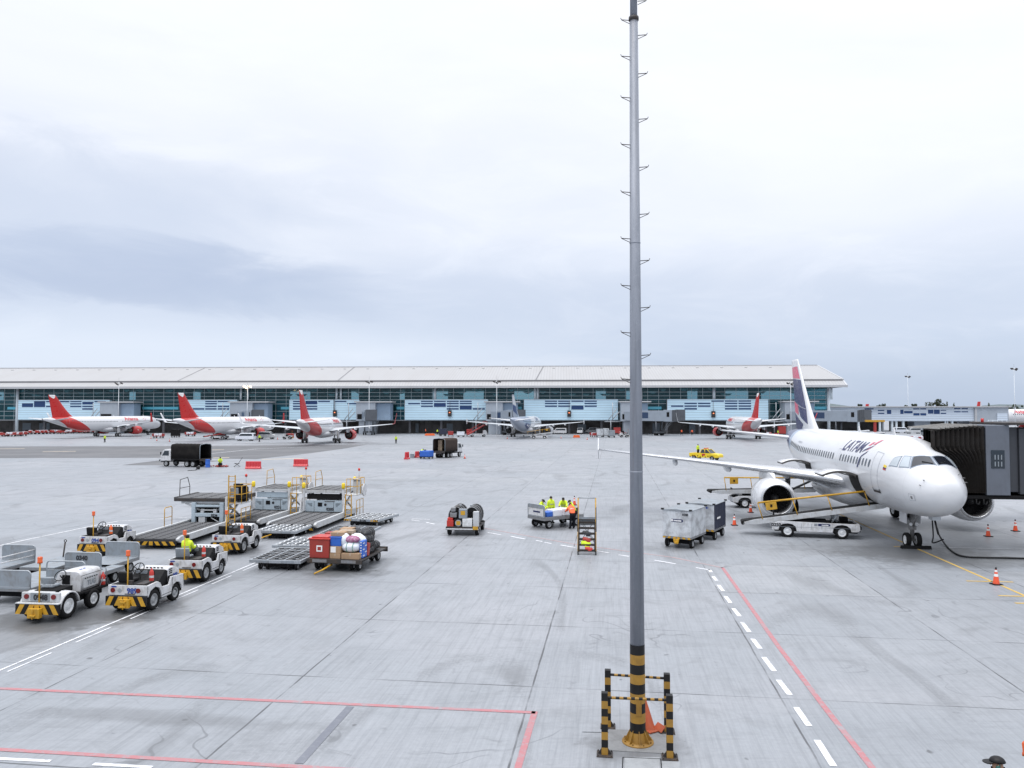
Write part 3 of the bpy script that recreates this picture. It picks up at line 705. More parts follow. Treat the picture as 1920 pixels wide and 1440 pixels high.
# ================================================================ TREES AND HILLS BEYOND
def leafmat(name,a,b_):
    m=bpy.data.materials.new(name); m.use_nodes=True; M[name]=m
    t=NT(m.node_tree); b=t.n['Principled BSDF']; tc=t.new('ShaderNodeTexCoord'); n=t.noise(tc.outputs['Object'],.5,4)
    t.l.new(t.mix(t.ss(n,.35,.65),a,b_),b.inputs['Base Color']); b.inputs['Roughness'].default_value=.7
leafmat('leaf_dark',(.030,.042,.026),(.065,.08,.045)); mat('bark',(.09,.07,.055),.9,0,.3,2)
def tree(px,ytop,wpx,label,Y=430,seed=0,shape=1.0):
    r=random.Random(seed); x=XY(px,771,Y); h=ZY(ytop,Y); wd=wpx*Y/F_PX/2
    t=thing('tree',label,'tree',(x,Y,0),0,'dark trees beyond the pier')
    b=MB(); b.cyl((0,0,0),(0,0,h*.75),.35,.12,n=7)
    for k in range(5):
        a=r.uniform(0,6.28); z=h*r.uniform(.35,.6); b.cyl((0,0,z),(wd*.6*math.cos(a),wd*.6*math.sin(a),z+h*.22),.14,.04,n=5)
    b.build('trunk','bark',t)
    b=MB(); cl_=[]
    for k in range(max(5,int(wpx/3))):
        u=r.uniform(-1,1); cl_.append((u*wd*.85,r.uniform(-1,1)*wd*.7,h*(.62+.30*(1-u*u)*r.uniform(.5,1.05)),r.uniform(.16,.34)*max(wd,2)*shape))
    for cx,cy,cz,cr_ in cl_:
        for k in range(70):
            v=Vector((r.gauss(0,1),r.gauss(0,1),r.gauss(0,.75))).normalized()*cr_*r.uniform(.55,1.05)
            p=Vector((cx,cy,min(cz+v.z,h)))+Vector((v.x,v.y,0)); s=r.uniform(.25,.5)
            a=Vector((r.gauss(0,1),r.gauss(0,1),r.gauss(0,1))).normalized()*s; c=a.cross(Vector((r.gauss(0,1),r.gauss(0,1),r.gauss(0,1)))).normalized()*s*.8
            b.add([p-a,p+c,p+a,p-c],[(0,1,2,3)])
    b.build('crown','leaf_dark',t)
for i,(px,yt,wp,l) in enumerate(((1612,756.5,14,'small dark round treetop above the left part of the pier roof'),(1651,756,26,'low wide row-like dark treetop over the pier roof, left of the thin mast'),(1698,756,16,'dark treetop directly left of the thin mast'),(1712,753.5,20,'dark treetop directly right of the thin mast'),(1755,749,36,'largest dark tree with a domed crown above the pier roof'),(1842,754.5,12,'small dark treetop beside a red tail tip over the pier end'),(1897,757,24,'dark bushy tree at the far right beyond the pier end block'),(1915,759,16,'dark shrub-like tree at the very right edge'))):
    tree(px,yt,wp,l,seed=i)
for i,(px,yt,l) in enumerate(((1776,752,'thin pointed conifer just right of the largest tree'),(1789,754,'smaller thin conifer second right of the largest tree'),(1854.5,753,'thin pointed conifer over the pier end block'))):
    Y=430; x=XY(px,771,Y); h=ZY(yt,Y); t=thing('conifer_tree',l,'tree',(x,Y,0),0,'thin conifers beyond the pier'); r=random.Random(50+i)
    b=MB(); b.cyl((0,0,0),(0,0,h*.9),.2,.05,n=6); b.build('trunk','bark',t); b=MB()
    for k in range(420):
        z=h*(1-.75*math.sqrt(r.random())); w_=(h-z)*.14+.12; a=r.uniform(0,6.28); p=Vector((math.cos(a)*w_*r.random(),math.sin(a)*w_*r.random(),z)); q=Vector((r.gauss(0,1),r.gauss(0,1),r.gauss(0,1)))*.2; q2=q.orthogonal()*.9
        b.add([p-q,p+q2,p+q,p-q2],[(0,1,2,3)])
    b.build('crown','leaf_dark',t)
b=MB(); r=random.Random(5); prof=[]
for i in range(60):
    x=-1800+i*110; prof.append((x,70+40*math.sin(i*.31)+22*math.sin(i*.83+1)+r.uniform(-6,6)))
rings=[[(x,3400,-2),(x*1.02,3700,max(h,30)*.55*.6),(x*1.04,4100,max(h,30)*.6),(x*1.06,4800,-2)] for x,h in prof]
b.loft(rings,True,caps=False,wrap=False); mat('hill',(.10,.13,.14),.9,0,.4,.004,dcol=(.07,.09,.08)); struct(b.build('hills','hill'))
# ================================================================ AIRCRAFT
def livery(name,base,regions,dirt=.10):
    """body paint; regions = [(a,b,c0,c1,colour)] : colour where c0 < x + a*z + b*z*z < c1 in fuselage coordinates"""
    m=bpy.data.materials.new(name); m.use_nodes=True; M[name]=m
    t=NT(m.node_tree); b=t.n['Principled BSDF']; tc=t.new('ShaderNodeTexCoord'); P=tc.outputs['Object']
    s=t.new('ShaderNodeSeparateXYZ'); t.l.new(P,s.inputs[0]); x,z=s.outputs[0],s.outputs[2]
    n=t.noise(t.scale(P,.35,1,1.6),1.1,6,.65)
    c=t.mix(t.ss(n,.45,.75,0,dirt*2),base,tuple(q*.62 for q in base))
    for a,bb,c0,c1,col in regions:
        f=t.m('ADD',x,t.m('ADD',t.m('MULTIPLY',z,a),t.m('MULTIPLY',t.m('MULTIPLY',z,z),bb)))
        k=t.m('MULTIPLY',t.m('GREATER_THAN',f,c0),t.m('LESS_THAN',f,c1)); c=t.mix(k,c,col)
    # panel seams
    q=t.m('FRACT',t.m('DIVIDE',x,2.13)); sm=t.ss(t.m('ABSOLUTE',t.m('SUBTRACT',q,.5)),.4955,.4985)
    c=t.mix(t.m('MULTIPLY',sm,.28),c,tuple(k*.4 for k in base))
    t.l.new(c,b.inputs['Base Color']); b.inputs['Roughness'].default_value=.30; b.inputs['Coat Weight'].default_value=.35; b.inputs['Coat Roughness'].default_value=.08
    return m
mat('wing_grey',(.50,.53,.56),.4,.1,.2,.8,dcol=(.32,.34,.36)); mat('bare_metal',(.60,.61,.63),.28,.75,.15,1.0,dcol=(.35,.35,.36))
mat('fan_dark',(.020,.020,.022),.5,.2,0); mat('duct_grey',(.05,.05,.053),.45,.2,.2,2); mat('nozzle',(.10,.095,.09),.4,.7,.3,3)
mat('gear_grey',(.22,.22,.22),.5,.2,.4,5,dcol=(.06,.05,.05)); mat('window_dark',(.05,.065,.085),.12,0,0); mat('glass_cockpit',(.012,.014,.02),.05,0,0,spec=.8); mat('glass_pale',(.45,.50,.54),.08,0,.1,3)
mat('door_line',(.38,.40,.43),.5,0,0); mat('frame_grey',(.20,.24,.30),.4,.2,0); mat('latam_navy',(.018,.022,.10),.35,0,.05); mat('latam_pink',(.62,.10,.17),.35,0,.05); mat('tail_red',(.50,.020,.018),.35,0,.12,1)
mat('white_gloss',(.64,.65,.67),.3,0,.10,.8,coat=.3); mat('engine_red',(.48,.03,.03),.35,0,.12,1); mat('hold_dark',(.014,.013,.013),.8,0,0); mat('door_edge',(.075,.07,.065),.6,0,.3,2); mat('text_red',(.52,.02,.03),.4,0,0); mat('lan_blue',(.035,.06,.16),.35,0,.1); mat('lan_grey',(.32,.36,.43),.35,0,.15,.6); mat('flag_yellow',(.75,.55,.05),.5,0,0)
TOPP=[(.2,3.42),(.215,3.56),(.25,3.70),(.32,3.86),(.45,3.99),(.75,4.20),(1.2,4.41),(1.7,4.62),(2.2,4.88),(2.8,5.21),(3.4,5.52),(4.2,5.74),(5.2,5.87),(6.2,5.92)]
BOTP=[(.2,3.26),(.215,3.11),(.25,2.96),(.32,2.80),(.45,2.64),(.75,2.40),(1.2,2.19),(1.7,2.06),(2.2,1.98),(2.8,1.91),(3.4,1.87),(4.2,1.82),(5.2,1.785),(6.2,1.78)]
WIDP=[(.2,.02),(.215,.20),(.25,.36),(.32,.52),(.45,.69),(.75,.93),(1.2,1.17),(1.7,1.35),(2.2,1.49),(2.8,1.63),(3.4,1.75),(4.2,1.86),(5.2,1.945),(6.2,1.975)]
def lerp_tab(tab,x):
    if x<=tab[0][0]: return tab[0][1]
    for (x0,y0),(x1,y1) in zip(tab,tab[1:]):
        if x<=x1: return y0+(y1-y0)*(x-x0)/(x1-x0)
    return tab[-1][1]
class Fus:
    def __init__(s,kind):
        s.sf,s.sa={319:(-1.6,-2.13),320:(0,0),321:(4.27,2.67)}[kind]; s.t=s.sf+s.sa; s.L=37.57+s.t
        e=24.2+s.t
        s.top=TOPP+[(e,5.92),(e+5,5.90),(e+9,5.80),(e+12,5.62),(e+13.1,5.50),(e+13.37,5.40)]
        s.bot=BOTP+[(e-.8,1.78),(e+1,1.90),(e+3,2.28),(e+6,3.05),(e+9,3.88),(e+12,4.70),(e+13.1,4.98),(e+13.37,5.08)]
        s.wid=WIDP+[(e-.5,1.975),(e+2,1.93),(e+5,1.70),(e+8,1.28),(e+11,.72),(e+12.6,.36),(e+13.2,.24),(e+13.37,.16)]
    def sec(s,x): 
        t,b=lerp_tab(s.top,x),lerp_tab(s.bot,x); return t,b,lerp_tab(s.wid,x),(t*.49+b*.51)
    def pt(s,x,th,off=0.0):   # th degrees from the crown, + to starboard (+y)
        t,b,w,zc=s.sec(x); a=R(th); sn,cs=math.sin(a),math.cos(a)
        r=(t-zc) if cs>0 else (zc-b)
        n=Vector((0,sn/max(w,.05),cs/max(r,.05))).normalized()
        # include nose / tail slope in the normal
        t2,b2,w2,zc2=s.sec(x+.05); r2=(t2-zc2) if cs>0 else (zc2-b2)
        p=Vector((x,w*sn,zc+r*cs)); p2=Vector((x+.05,w2*sn,zc2+r2*cs)); d=(p2-p).normalized()
        n=(n-d*n.dot(d)).normalized()
        return p+n*off
    def zth(s,x,z):
        t,b,w,zc=s.sec(x); r=(t-zc) if z>zc else (zc-b); return math.degrees(math.acos(max(-1,min(1,(z-zc)/r))))
def patch(f,x0,x1,a0,a1,off,nx=4,na=4,b=None,corner=None):
    """curved skin patch between stations and angles; corner=(4 (x,th) points) for skewed shapes"""
    b=b or MB(); vs=[]; fs=[]
    c=corner or [(x0,a0),(x1,a0),(x1,a1),(x0,a1)]
    for i in range(nx+1):
        for j in range(na+1):
            u,v=i/nx,j/na
            x=(c[0][0]*(1-u)+c[1][0]*u)*(1-v)+(c[3][0]*(1-u)+c[2][0]*u)*v
            a=(c[0][1]*(1-u)+c[1][1]*u)*(1-v)+(c[3][1]*(1-u)+c[2][1]*u)*v
            vs.append(f.pt(x,a,off))
    for i in range(nx):
        for j in range(na):
            k=i*(na+1)+j; fs.append((k,k+1,k+na+2,k+na+1))
    return b.add(vs,fs,True)
def ring_patch(f,x0,x1,a0,a1,off,wd,b):
    """outline of a door as thin skin strips"""
    da=math.degrees(wd/2.0)
    patch(f,x0,x1,a0,a0+da,off,4,1,b); patch(f,x0,x1,a1-da,a1,off,4,1,b)
    patch(f,x0,x0+wd,a0+da,a1-da,off,1,8,b); patch(f,x1-wd,x1,a0+da,a1-da,off,1,8,b)
    return b
def fus_text(f,s,size,x0,th0,side,mt_,parent,shear=.0,bold=.02,name='airline_lettering'):
    """wrap lettering on the fuselage; x0 = station of the first letter, th0 = angle of the baseline"""
    vs,fs,wd=text_mesh(s,size,shear,1.0,bold)
    bm=bmesh.new(); vv=[bm.verts.new(v) for v in vs]; bm.verts.ensure_lookup_table()
    for q in fs:
        try: bm.faces.new([vv[i] for i in q])
        except ValueError: pass
    y=.08
    while y<size*1.3:
        bmesh.ops.bisect_plane(bm,geom=bm.verts[:]+bm.edges[:]+bm.faces[:],plane_co=(0,y,0),plane_no=(0,1,0)); y+=.11
    b=MB(); bm.verts.ensure_lookup_table(); bm.verts.index_update(); out=[]
    for v in bm.verts:
        x=x0-v.co.x if side>0 else x0+v.co.x
        th=th0-math.degrees(v.co.y/2.02); out.append(f.pt(x,side*th,.012))
    b.add(out,[tuple(v.index for v in q.verts) for q in bm.faces]); bm.free()
    return b.build(name,mt_,parent),wd
def airfoil(c,tc_,n=9):
    """closed section (x along chord, z thickness)"""
    up=[];lo=[]
    for i in range(n+1):
        x=.5*(1-math.cos(PI*i/n)); y=5*tc_*(.2969*math.sqrt(x)-.126*x-.3516*x*x+.2843*x**3-.1036*x**4)
        up.append((x*c,y*c*1.15)); lo.append((x*c,-y*c*.85))
    return up[::-1]+lo[1:-1]
def wing_mesh(side,secs,metal=True):
    """secs: (y, xLE, chord, z, t/c)"""
    b=MB(); rings=[]
    for y,xl,c,z,tc_ in secs:
        pr=airfoil(c,tc_); rings.append([(xl+p[0],side*y,z+p[1]-.06*p[0]/c*c*.5) for p in pr])
    n=len(rings[0]); vs=[p for r in rings for p in r]; 
    for i in range(len(rings)-1):
        for k in range(n):
            a=i*n+k; c_=i*n+(k+1)%n; q=[a,c_,c_+n,a+n]
            b.mt(1 if (metal and 5<=k<=11) else 0)
            b.v_=0
            b.add([vs[j] for j in q],[(0,1,2,3)],True)
    b.mt(0); b.add(rings[-1],[tuple(range(n))])
    return b
def aircraft(label,kind,pos,h,style,group=None,detail=False):
    f=Fus(kind); t=thing('airliner',label,'airplane',(pos[0],pos[1],0),math.degrees(PI/2-h),group)
    sf,sa,T=f.sf,f.sa,f.t
    body={'latam':'paint_latam','avianca':'paint_avianca%d'%kind,'lan':'paint_lan'}[style]
    # ---- fuselage
    xs=[.2,.207,.215,.23,.25,.28,.32,.38,.45,.58,.75,.95,1.2,1.45,1.7,1.95,2.2,2.5,2.8,3.1,3.4,3.8,4.2,4.7,5.2,5.7,6.2]; x=7.2
    while x<24+T: xs.append(x); x+=1.2
    xs+= [24.2+T+k*.75 for k in range(18)]+[f.L]
    nt_=56 if detail else 32
    b=MB(); b.loft([[f.pt(x,360*k/nt_) for k in range(nt_)] for x in xs],True)
    fb=b
    sf0=sf; sf=sf+(1.1 if detail else 0)
    # wing-body fairing
    x0=10.2+sf; prof=[(0,.05),(.06,.55),(.16,.86),(.3,1),(.7,1),(.85,.8),(.95,.45),(1,.05)]; b=MB(); rings=[]
    for u,r in prof:
        x=x0+u*10.6; rings.append([(x,2.12*r**.6*math.sin(2*PI*k/28)*(1 if r>.1 else .4),2.33+(1.02*r)*math.cos(2*PI*k/28)*(.9 if math.cos(2*PI*k/28)>0 else .98)-.15*r) for k in range(28)])
    b.loft(rings,True); b.build('belly_fairing','white_gloss',t)
    # tail-cone exhaust
    b=MB(); b.lathe([(.001,f.L-.02),(.17,f.L-.02),(.19,f.L+.05),(.13,f.L+.06),(.12,f.L-.0)],(0,0,5.24),'X',16); b.build('tail_exhaust','nozzle',t)
    # ---- wings
    for sd in (1,-1):
        sec=[(1.0,10.9+sf,6.9,2.80,.15),(1.95,11.4+sf,6.35,2.95,.15),(4.2,12.55+sf,5.1,3.27,.135),(6.4,13.75+sf,3.85,3.50,.12),(9.5,15.33+sf,3.05,3.80,.11),(13,17.12+sf,2.25,4.10,.105),(16.9,19.05+sf,1.5,4.45,.10)]
        wg=wing_mesh(sd,sec); wo=wg.build('wing',['wing_grey' if style!='latam' else 'wing_white','bare_metal'],t)
        if style=='avianca':
            b=MB(); rings=[]
            for u in range(9):
                a=u/8*R(78); y=16.88+1.05*math.sin(a)*.8+max(0,u-5)*.10; z=4.42+1.05*(1-math.cos(a))+max(0,u-4)*.42; c=1.55-.13*u; xl=19.05+sf+u*.17+max(0,u-4)*.16
                rings.append([(xl+p[0],sd*(y-p[1]*math.sin(a)),z+p[1]*math.cos(a)) for p in airfoil(max(c,.45),.10,5)])
            b.loft(rings,True); b.build('sharklet','tail_red' if sd>0 else 'white_gloss',wo)
        else:
            b=MB()
            for up,k in ((1,.85),(-1,.70)):
                b.prism([(19.0+sf,4.42),(19.75+sf,4.42+up*k),(20.35+sf,4.42+up*k),(20.6+sf,4.42)],sd*16.90-.025,sd*16.90+.025,'xz')
            b.build('wingtip_fence','white_gloss',wo)
        for y,ln in ((4.0,2.3),(7.9,2.9),(11.4,2.4)):
            xl=lerp_tab([(q[0],q[1]+q[2]) for q in sec],y); z=lerp_tab([(q[0],q[3]) for q in sec],y)
            b=MB(); b.ell((xl-.55,sd*y,z-.36),(ln*.62,.17,.25),10,8); b.build('flap_fairing','white_gloss',wo)
        # ---- engine
        ex,ey,ez=11.25+sf,sd*5.75,1.80
        nm='engine_red' if style=='avianca' else 'white_gloss'
        b=MB(); b.lathe([(1.00,.12),(1.09,.20),(1.17,.45),(1.22,.9),(1.23,1.5),(1.18,2.3),(1.06,3.2),(.93,3.75),(.90,3.74),(.88,3.3)],(ex,ey,ez),'X',40)
        en=b.build('engine',nm,t)
        b=MB(); b.lathe([(1.00,.121),(.955,.02),(.90,-.02),(.865,.03),(.85,.14),(.845,.30)],(ex,ey,ez),'X',40); b.build('inlet_lip','bare_metal',en)
        b=MB(); b.lathe([(.845,.301),(.86,.75),(.88,1.05)],(ex,ey,ez),'X',36); b.build('inlet_duct','duct_grey',en)
        b=MB()
        for k in range(24):
            a=2*PI*k/24; c_,s_=math.cos(a),math.sin(a); a2=a+.2; 
            b.add([(ex+.95,ey+.25*c_,ez+.25*s_),(ex+.86,ey+.86*math.cos(a+.05),ez+.86*math.sin(a+.05)),(ex+1.0,ey+.86*math.cos(a+.23),ez+.86*math.sin(a+.23)),(ex+1.08,ey+.25*math.cos(a+.3),ez+.25*math.sin(a+.3))],[(0,1,2,3)])
        b.lathe([(.87,1.12),(.3,1.14),(.01,1.14)],(ex,ey,ez),'X',24); b.build('fan','fan_dark',en)
        b=MB(); b.lathe([(.01,.45),(.10,.52),(.2,.72),(.27,.98)],(ex,ey,ez),'X',18); b.build('spinner','duct_grey',en)
        b=MB(); b.lathe([(.70,3.2),(.62,4.1),(.48,4.7),(.44,4.68),(.4,4.2)],(ex,ey,ez),'X',24); b.lathe([(.36,4.2),(.30,4.8),(.03,5.35)],(ex,ey,ez),'X',20); b.build('exhaust_nozzle','nozzle',en)
        b=MB(); zt=3.34
        rings=[]
        for x,zb,z1,w_ in ((ex+.75,ez+1.14,ez+1.24,.05),(ex+1.6,ez+.95,ez+1.50,.19),(ex+2.7,ez+.8,zt-.02,.20),(ex+4.2,ez+.55,zt-.05,.20),(ex+5.6,ez+.6,zt-.15,.10)):
            rings.append([(x,ey-w_,zb),(x,ey+w_,zb),(x,ey+w_*.8,z1),(x,ey-w_*.8,z1)])
        b.loft(rings,False); b.build('pylon','white_gloss',en,.03)
        if style=='avianca':
            b=MB(); 
            for k in range(3): b.add([(ex+1.3+.35*k,ey+sd*1.205,ez-.25+.15*k),(ex+1.55+.35*k,ey+sd*1.205,ez-.25+.15*k),(ex+1.75+.35*k,ey+sd*1.203,ez+.18),(ex+1.45+.35*k,ey+sd*1.203,ez+.18)],[(0,1,2,3)])
            b.build('engine_emblem','text_white',en)
        # ---- main gear
        gx=17.71+sf
        b=MB(); b.cyl((gx,sd*3.8,.55),(gx-.1,sd*3.75,2.7),.16,.18,n=12); b.cyl((gx-.0,sd*3.7,1.7),(gx+.1,sd*2.2,2.4),.08); b.cyl((gx-.02,sd*3.8,1.2),(gx-.55,sd*3.75,2.5),.07); b.cyl((gx,sd*3.35,.575),(gx,sd*4.25,.575),.10); mg=b.build('main_gear','gear_grey',t)
        b=MB(); b.box((gx-.05,sd*4.02,1.75),(1.05,.05,1.5)); b.build('gear_door','white_gloss',mg)
        for dy in (-.465,.465): wheel(mg,gx,sd*3.8+dy,.575,.575,.40,'rim_white')
        # ---- tailplane
        b=wing_mesh(sd,[(.3,31.6+T,4.1,4.95,.10),(1.0,32.0+T,3.75,5.05,.10),(6.2,34.95+T,1.35,5.60,.09)]); b.build('tailplane',['white_gloss','white_gloss'],t)
    sf=sf0
    # ---- nose gear
    b=MB(); b.cyl((5.07,0,.40),(5.0,0,1.95),.10,.13,n=12); b.cyl((5.02,0,1.0),(4.3,0,1.85),.05); b.cyl((5.07,-.30,.38),(5.07,.30,.38),.07); b.box((5.0,0,1.05),(.25,.32,.22)); ng=b.build('nose_gear','gear_grey',t)
    for q in (.36,-.36): b=MB(); b.box((5.3,q,1.55),(1.0,.03,.55)); b.build('gear_door','white_gloss',ng)
    b=MB(); b.cyl((4.86,-.09,1.22),(4.86,-.09,1.223),.09); 
    for sy in (.14,-.14): b.cyl((4.80,sy,1.25),(4.86,sy,1.25),.085,n=14)
    b.build('taxi_light','rim_white',ng)
    for dy in (-.27,.27): wheel(ng,5.07,dy,.385,.385,.24,'rim_white')
    # ---- fin
    def fin_at(c,s_):
        xl=28.1+T+s_*5.6+ (1-s_)**6*(-.9); ch=(6.3*(1-s_)+2.2*s_)+(1-s_)**6*.9
        z=5.62+6.14*s_; th=(.36*(1-s_)+.11*s_)*(1 if s_<.97 else .8)*4*max(c,.0001)**.5*(1-c)*.62
        return xl+c*ch,th+.012,z
    b=MB(); rings=[]
    cs=[0,.01,.04,.1,.2,.35,.5,.7,.85,1]
    for s_ in [0,.03,.07,.13,.2,.3,.4,.5,.6,.7,.8,.9,.97,1.0]:
        ring=[]
        for c in cs: x,y,z=fin_at(c,s_); ring.append((x,y,z))
        for c in cs[::-1]: x,y,z=fin_at(c,s_); ring.append((x,-y,z))
        rings.append(ring)
    b.loft(rings,True); fin=b.build('tail_fin',{'latam':'white_gloss','avianca':'tail_red','lan':'lan_grey'}[style],t)
    def fin_decal(corners,mt_,name='fin_marking',n=8):
        b=MB()
        for sd in (1,-1):
            vs=[]
            for i in range(n+1):
                for j in range(n+1):
                    u,v=i/n,j/n; c=(corners[0][0]*(1-u)+corners[1][0]*u)*(1-v)+(corners[3][0]*(1-u)+corners[2][0]*u)*v; s_=(corners[0][1]*(1-u)+corners[1][1]*u)*(1-v)+(corners[3][1]*(1-u)+corners[2][1]*u)*v
                    x,y,z=fin_at(c,s_); vs.append((x,sd*(y+.012),z))
            b.add(vs,[(i*(n+1)+j,i*(n+1)+j+1,(i+1)*(n+1)+j+1,(i+1)*(n+1)+j) for i in range(n) for j in range(n)],True)
        return b.build(name,mt_,fin)
    if style=='latam':
        fin_decal([(.12,.895),(.985,.895),(.985,.745),(.09,.715)],'latam_pink')
        fin_decal([(.07,.70),(.985,.735),(.985,.42),(.09,.30)],'latam_navy')
        fin_decal([(.09,.295),(.55,.345),(.50,.20),(.18,.10)],'latam_navy')
        fin_decal([(.56,.355),(.985,.415),(.985,.26),(.62,.22)],'latam_pink')
        fin_decal([(.40,.10),(.985,.25),(.985,.03),(.55,.02)],'latam_navy')
    elif style=='avianca':
        fin_decal([(.05,1.0),(.95,1.0),(.88,.93),(.18,.93)],'text_white'); fin_decal([(.18,.925),(.88,.925),(.55,.84),(.48,.84)],'text_white')
    else:
        fin_decal([(.02,.95),(.98,.95),(.98,.60),(.02,.50)],'white_gloss'); fin_decal([(.3,.48),(.98,.58),(.98,.30),(.35,.10)],'lan_blue')
    # ---- cockpit glazing
    for sd in (1,-1):
        ck=[('glass_cockpit',[(1.68,sd*3.6),(2.36,sd*3.0),(2.64,sd*f.zth(2.64,4.94)),(2.16,sd*f.zth(2.16,4.44))]),('glass_pale' if detail else 'glass_cockpit',[(2.28,sd*f.zth(2.28,4.44)),(2.74,sd*f.zth(2.74,4.94)),(3.02,sd*f.zth(3.02,4.94)),(2.80,sd*f.zth(2.80,4.43))]),('glass_pale' if detail else 'glass_cockpit',[(2.95,sd*f.zth(2.95,4.43)),(3.14,sd*f.zth(3.14,4.93)),(3.46,sd*f.zth(3.46,4.82)),(3.52,sd*f.zth(3.52,4.43))])]
        for mt_,c in ck:
            b=patch(f,0,0,0,0,.012,6,6,None,c); cw=b.build('cockpit_window',mt_,t)
            if detail:
                cx=sum(q[0] for q in c)/4; ca=sum(q[1] for q in c)/4
                b=patch(f,0,0,0,0,.007,6,6,None,[(cx+(q[0]-cx)*1.16,ca+(q[1]-ca)*1.16) for q in c]); b.build('window_frame','frame_grey',cw)
    # ---- cabin windows
    thw=f.zth(12,4.42); skip=(14.3+sf,15.2+sf) if kind!=319 else (13.15+sf,14.0+sf)
    xw=[]; x=5.85
    while x<29.4+T:
        if not any(abs(x-q)<.35 for q in skip): xw.append(x)
        x+=.533
    for sd in (1,-1):
        if detail:
            for x in xw:
                b=MB(); pts=[]
                for k in range(12):
                    a=2*PI*k/12; q=lambda v:math.copysign(abs(v)**.7,v)
                    pts.append(f.pt(x+.125*q(math.cos(a)),sd*(thw+math.degrees(.215*q(math.sin(a))/2.02)),.012))
                b.add(pts,[tuple(range(12))]); b.build('cabin_window','window_dark',t)
        else:
            b=MB()
            fb.mt(1)
            for x in xw: patch(f,x-.11,x+.11,sd*(thw-4.2),sd*(thw+4.2),.012,1,2,fb)
        # ---- doors
        for dxx in (4.55,30.2+T):
            b=MB(); ring_patch(f,dxx,dxx+.85,sd*52,sd*112,.012,.03,b); dr=b.build('passenger_door','door_line',t)
            if detail:
                b=MB(); patch(f,dxx-.02,dxx+.87,sd*112.5,sd*116,.03,3,1,b); patch(f,dxx-.02,dxx+.04,sd*109,sd*112.4,.03,1,1,b); patch(f,dxx+.81,dxx+.87,sd*109,sd*112.4,.03,1,1,b); b.build('door_sill','dark_steel',dr)
        b=MB()
        for q in ([13.15+sf] if kind==319 else [13.9+sf,15.0+sf]): ring_patch(f,q,q+.5,sd*58,sd*88,.012,.02,b)
        b.build('exit_outline','door_line',t)
    fu=fb.build('fuselage',[body,'window_dark'],t)
    # ---- aerials
    for x,z in ((7.2,.42),(15+sf,.40)):
        b=MB(); zt=f.sec(x)[0]; b.prism([(x,zt-.05),(x+.35,zt-.05),(x+.42,zt+z),(x+.27,zt+z)],-.02,.02); b.build('aerial','white_gloss',t)
    # ---- lettering
    if style=='latam':
        o,wd=fus_text(f,'LATAM',1.14,11.45,60,1,'latam_navy',t,shear=.28,bold=.018); o,_=fus_text(f,'LATAM',1.14,6.6,60,-1,'latam_navy',t,shear=.28,bold=.018)
        for sd in (1,-1):
            e=11.45-wd-.38
            for mt_,cs_ in (('latam_pink',[(e+.10,46),(e-.22,44.5),(e-.42,36),(e-.10,37)]),('latam_pink',[(e-.50,43),(e-.82,41.5),(e-1.12,29),(e-.80,30)]),
                            ('latam_navy',[(e+.42,59),(e+.22,53),(e-.95,42.5),(e-.62,48)]),('latam_pink',[(e-.10,56.5),(e-.36,53),(e-.78,45.5),(e-.52,48.5)]),
                            ('latam_navy',[(e+.36,70),(e+.18,64),(e-.62,53.5),(e-.40,59)]),('latam_navy',[(e+.46,84),(e+.24,83),(e+.14,66),(e+.34,70)])):
                q=[(x if sd>0 else (2*8.1-x),sd*a) for x,a in cs_]
                b=patch(f,0,0,0,0,.016,8,8,None,q); b.build('airline_emblem',mt_,t)
        fus_text(f,'AIRBUS A319',.22,26.6+T,62,1,'door_line',t,bold=.004,name='type_lettering')
        b=MB(); patch(f,3.72,4.02,68,72,.014,1,2,b); b.build('flag_yellow_band','flag_yellow',t); b=MB(); patch(f,3.72,4.02,72.1,74,.014,1,1,b); b.build('flag_blue_band','navy',t); b=MB(); patch(f,3.72,4.02,74.1,76,.014,1,1,b); b.build('flag_red_band','tail_red',t)
        # open cargo doors: dark opening plus raised curved door
        for xa,xb in ((7.55,9.35),(21.9+T*1.0,23.6+T*1.0)):
            b=patch(f,xa,xb,96,146,.012,5,10); b.build('cargo_opening','hold_dark',t)
            hz=f.pt((xa+xb)/2,95,.05); ang=R(-121)
            ins=[];outs=[]
            for k in range(13):
                th=95+k*(150-95)/12
                for lst,of in ((outs,.05),(ins,-.07)):
                    p=f.pt((xa+xb)/2,th,of)-hz; y=p.y*math.cos(ang)+p.z*math.sin(ang); z=-p.y*math.sin(ang)+p.z*math.cos(ang)
                    lst.append((hz.y+y,hz.z+z))
            b=MB(); rings=[]
            for x in (xa+.03,xb-.03): rings.append([(x,p[0],p[1]) for p in outs]+[(x,p[0],p[1]) for p in ins[::-1]])
            n=len(rings[0]); vs=rings[0]+rings[1]; m=13
            for k in range(n):
                b.mt(0 if k<m-1 else 1); b.add([vs[k],vs[(k+1)%n],vs[(k+1)%n+n],vs[k+n]],[(0,1,2,3)],k<m-1)
            b.mt(1)
            for e_ in (0,n):
                for k in range(m-1): b.add([vs[e_+k],vs[e_+k+1],vs[e_+n-2-k],vs[e_+n-1-k]],[(0,1,2,3)])
            b.build('cargo_door',['white_gloss','door_edge'],t)
            b=MB()
            for x in (xa+.3,xb-.3): b.cyl(tuple(f.pt(x,100,.02)),(x,outs[7][0],outs[7][1]-.06),.03,n=6)
            b.build('door_actuator','gear_grey',t)
        # small nose details
        for xa_,xb_,a0_,a1_ in ((2.6,3.2,118,134),(4.0,4.3,128,140),(6.2,6.9,112,122),(10.2,10.8,104,114)):
            b=MB(); ring_patch(f,xa_,xb_,a0_,a1_,.008,.012,b); b.build('service_panel','door_line',t)
        b=MB(); patch(f,1.35,1.75,96,112,.010,3,3,b); b.build('access_panel_seam','door_line',t)
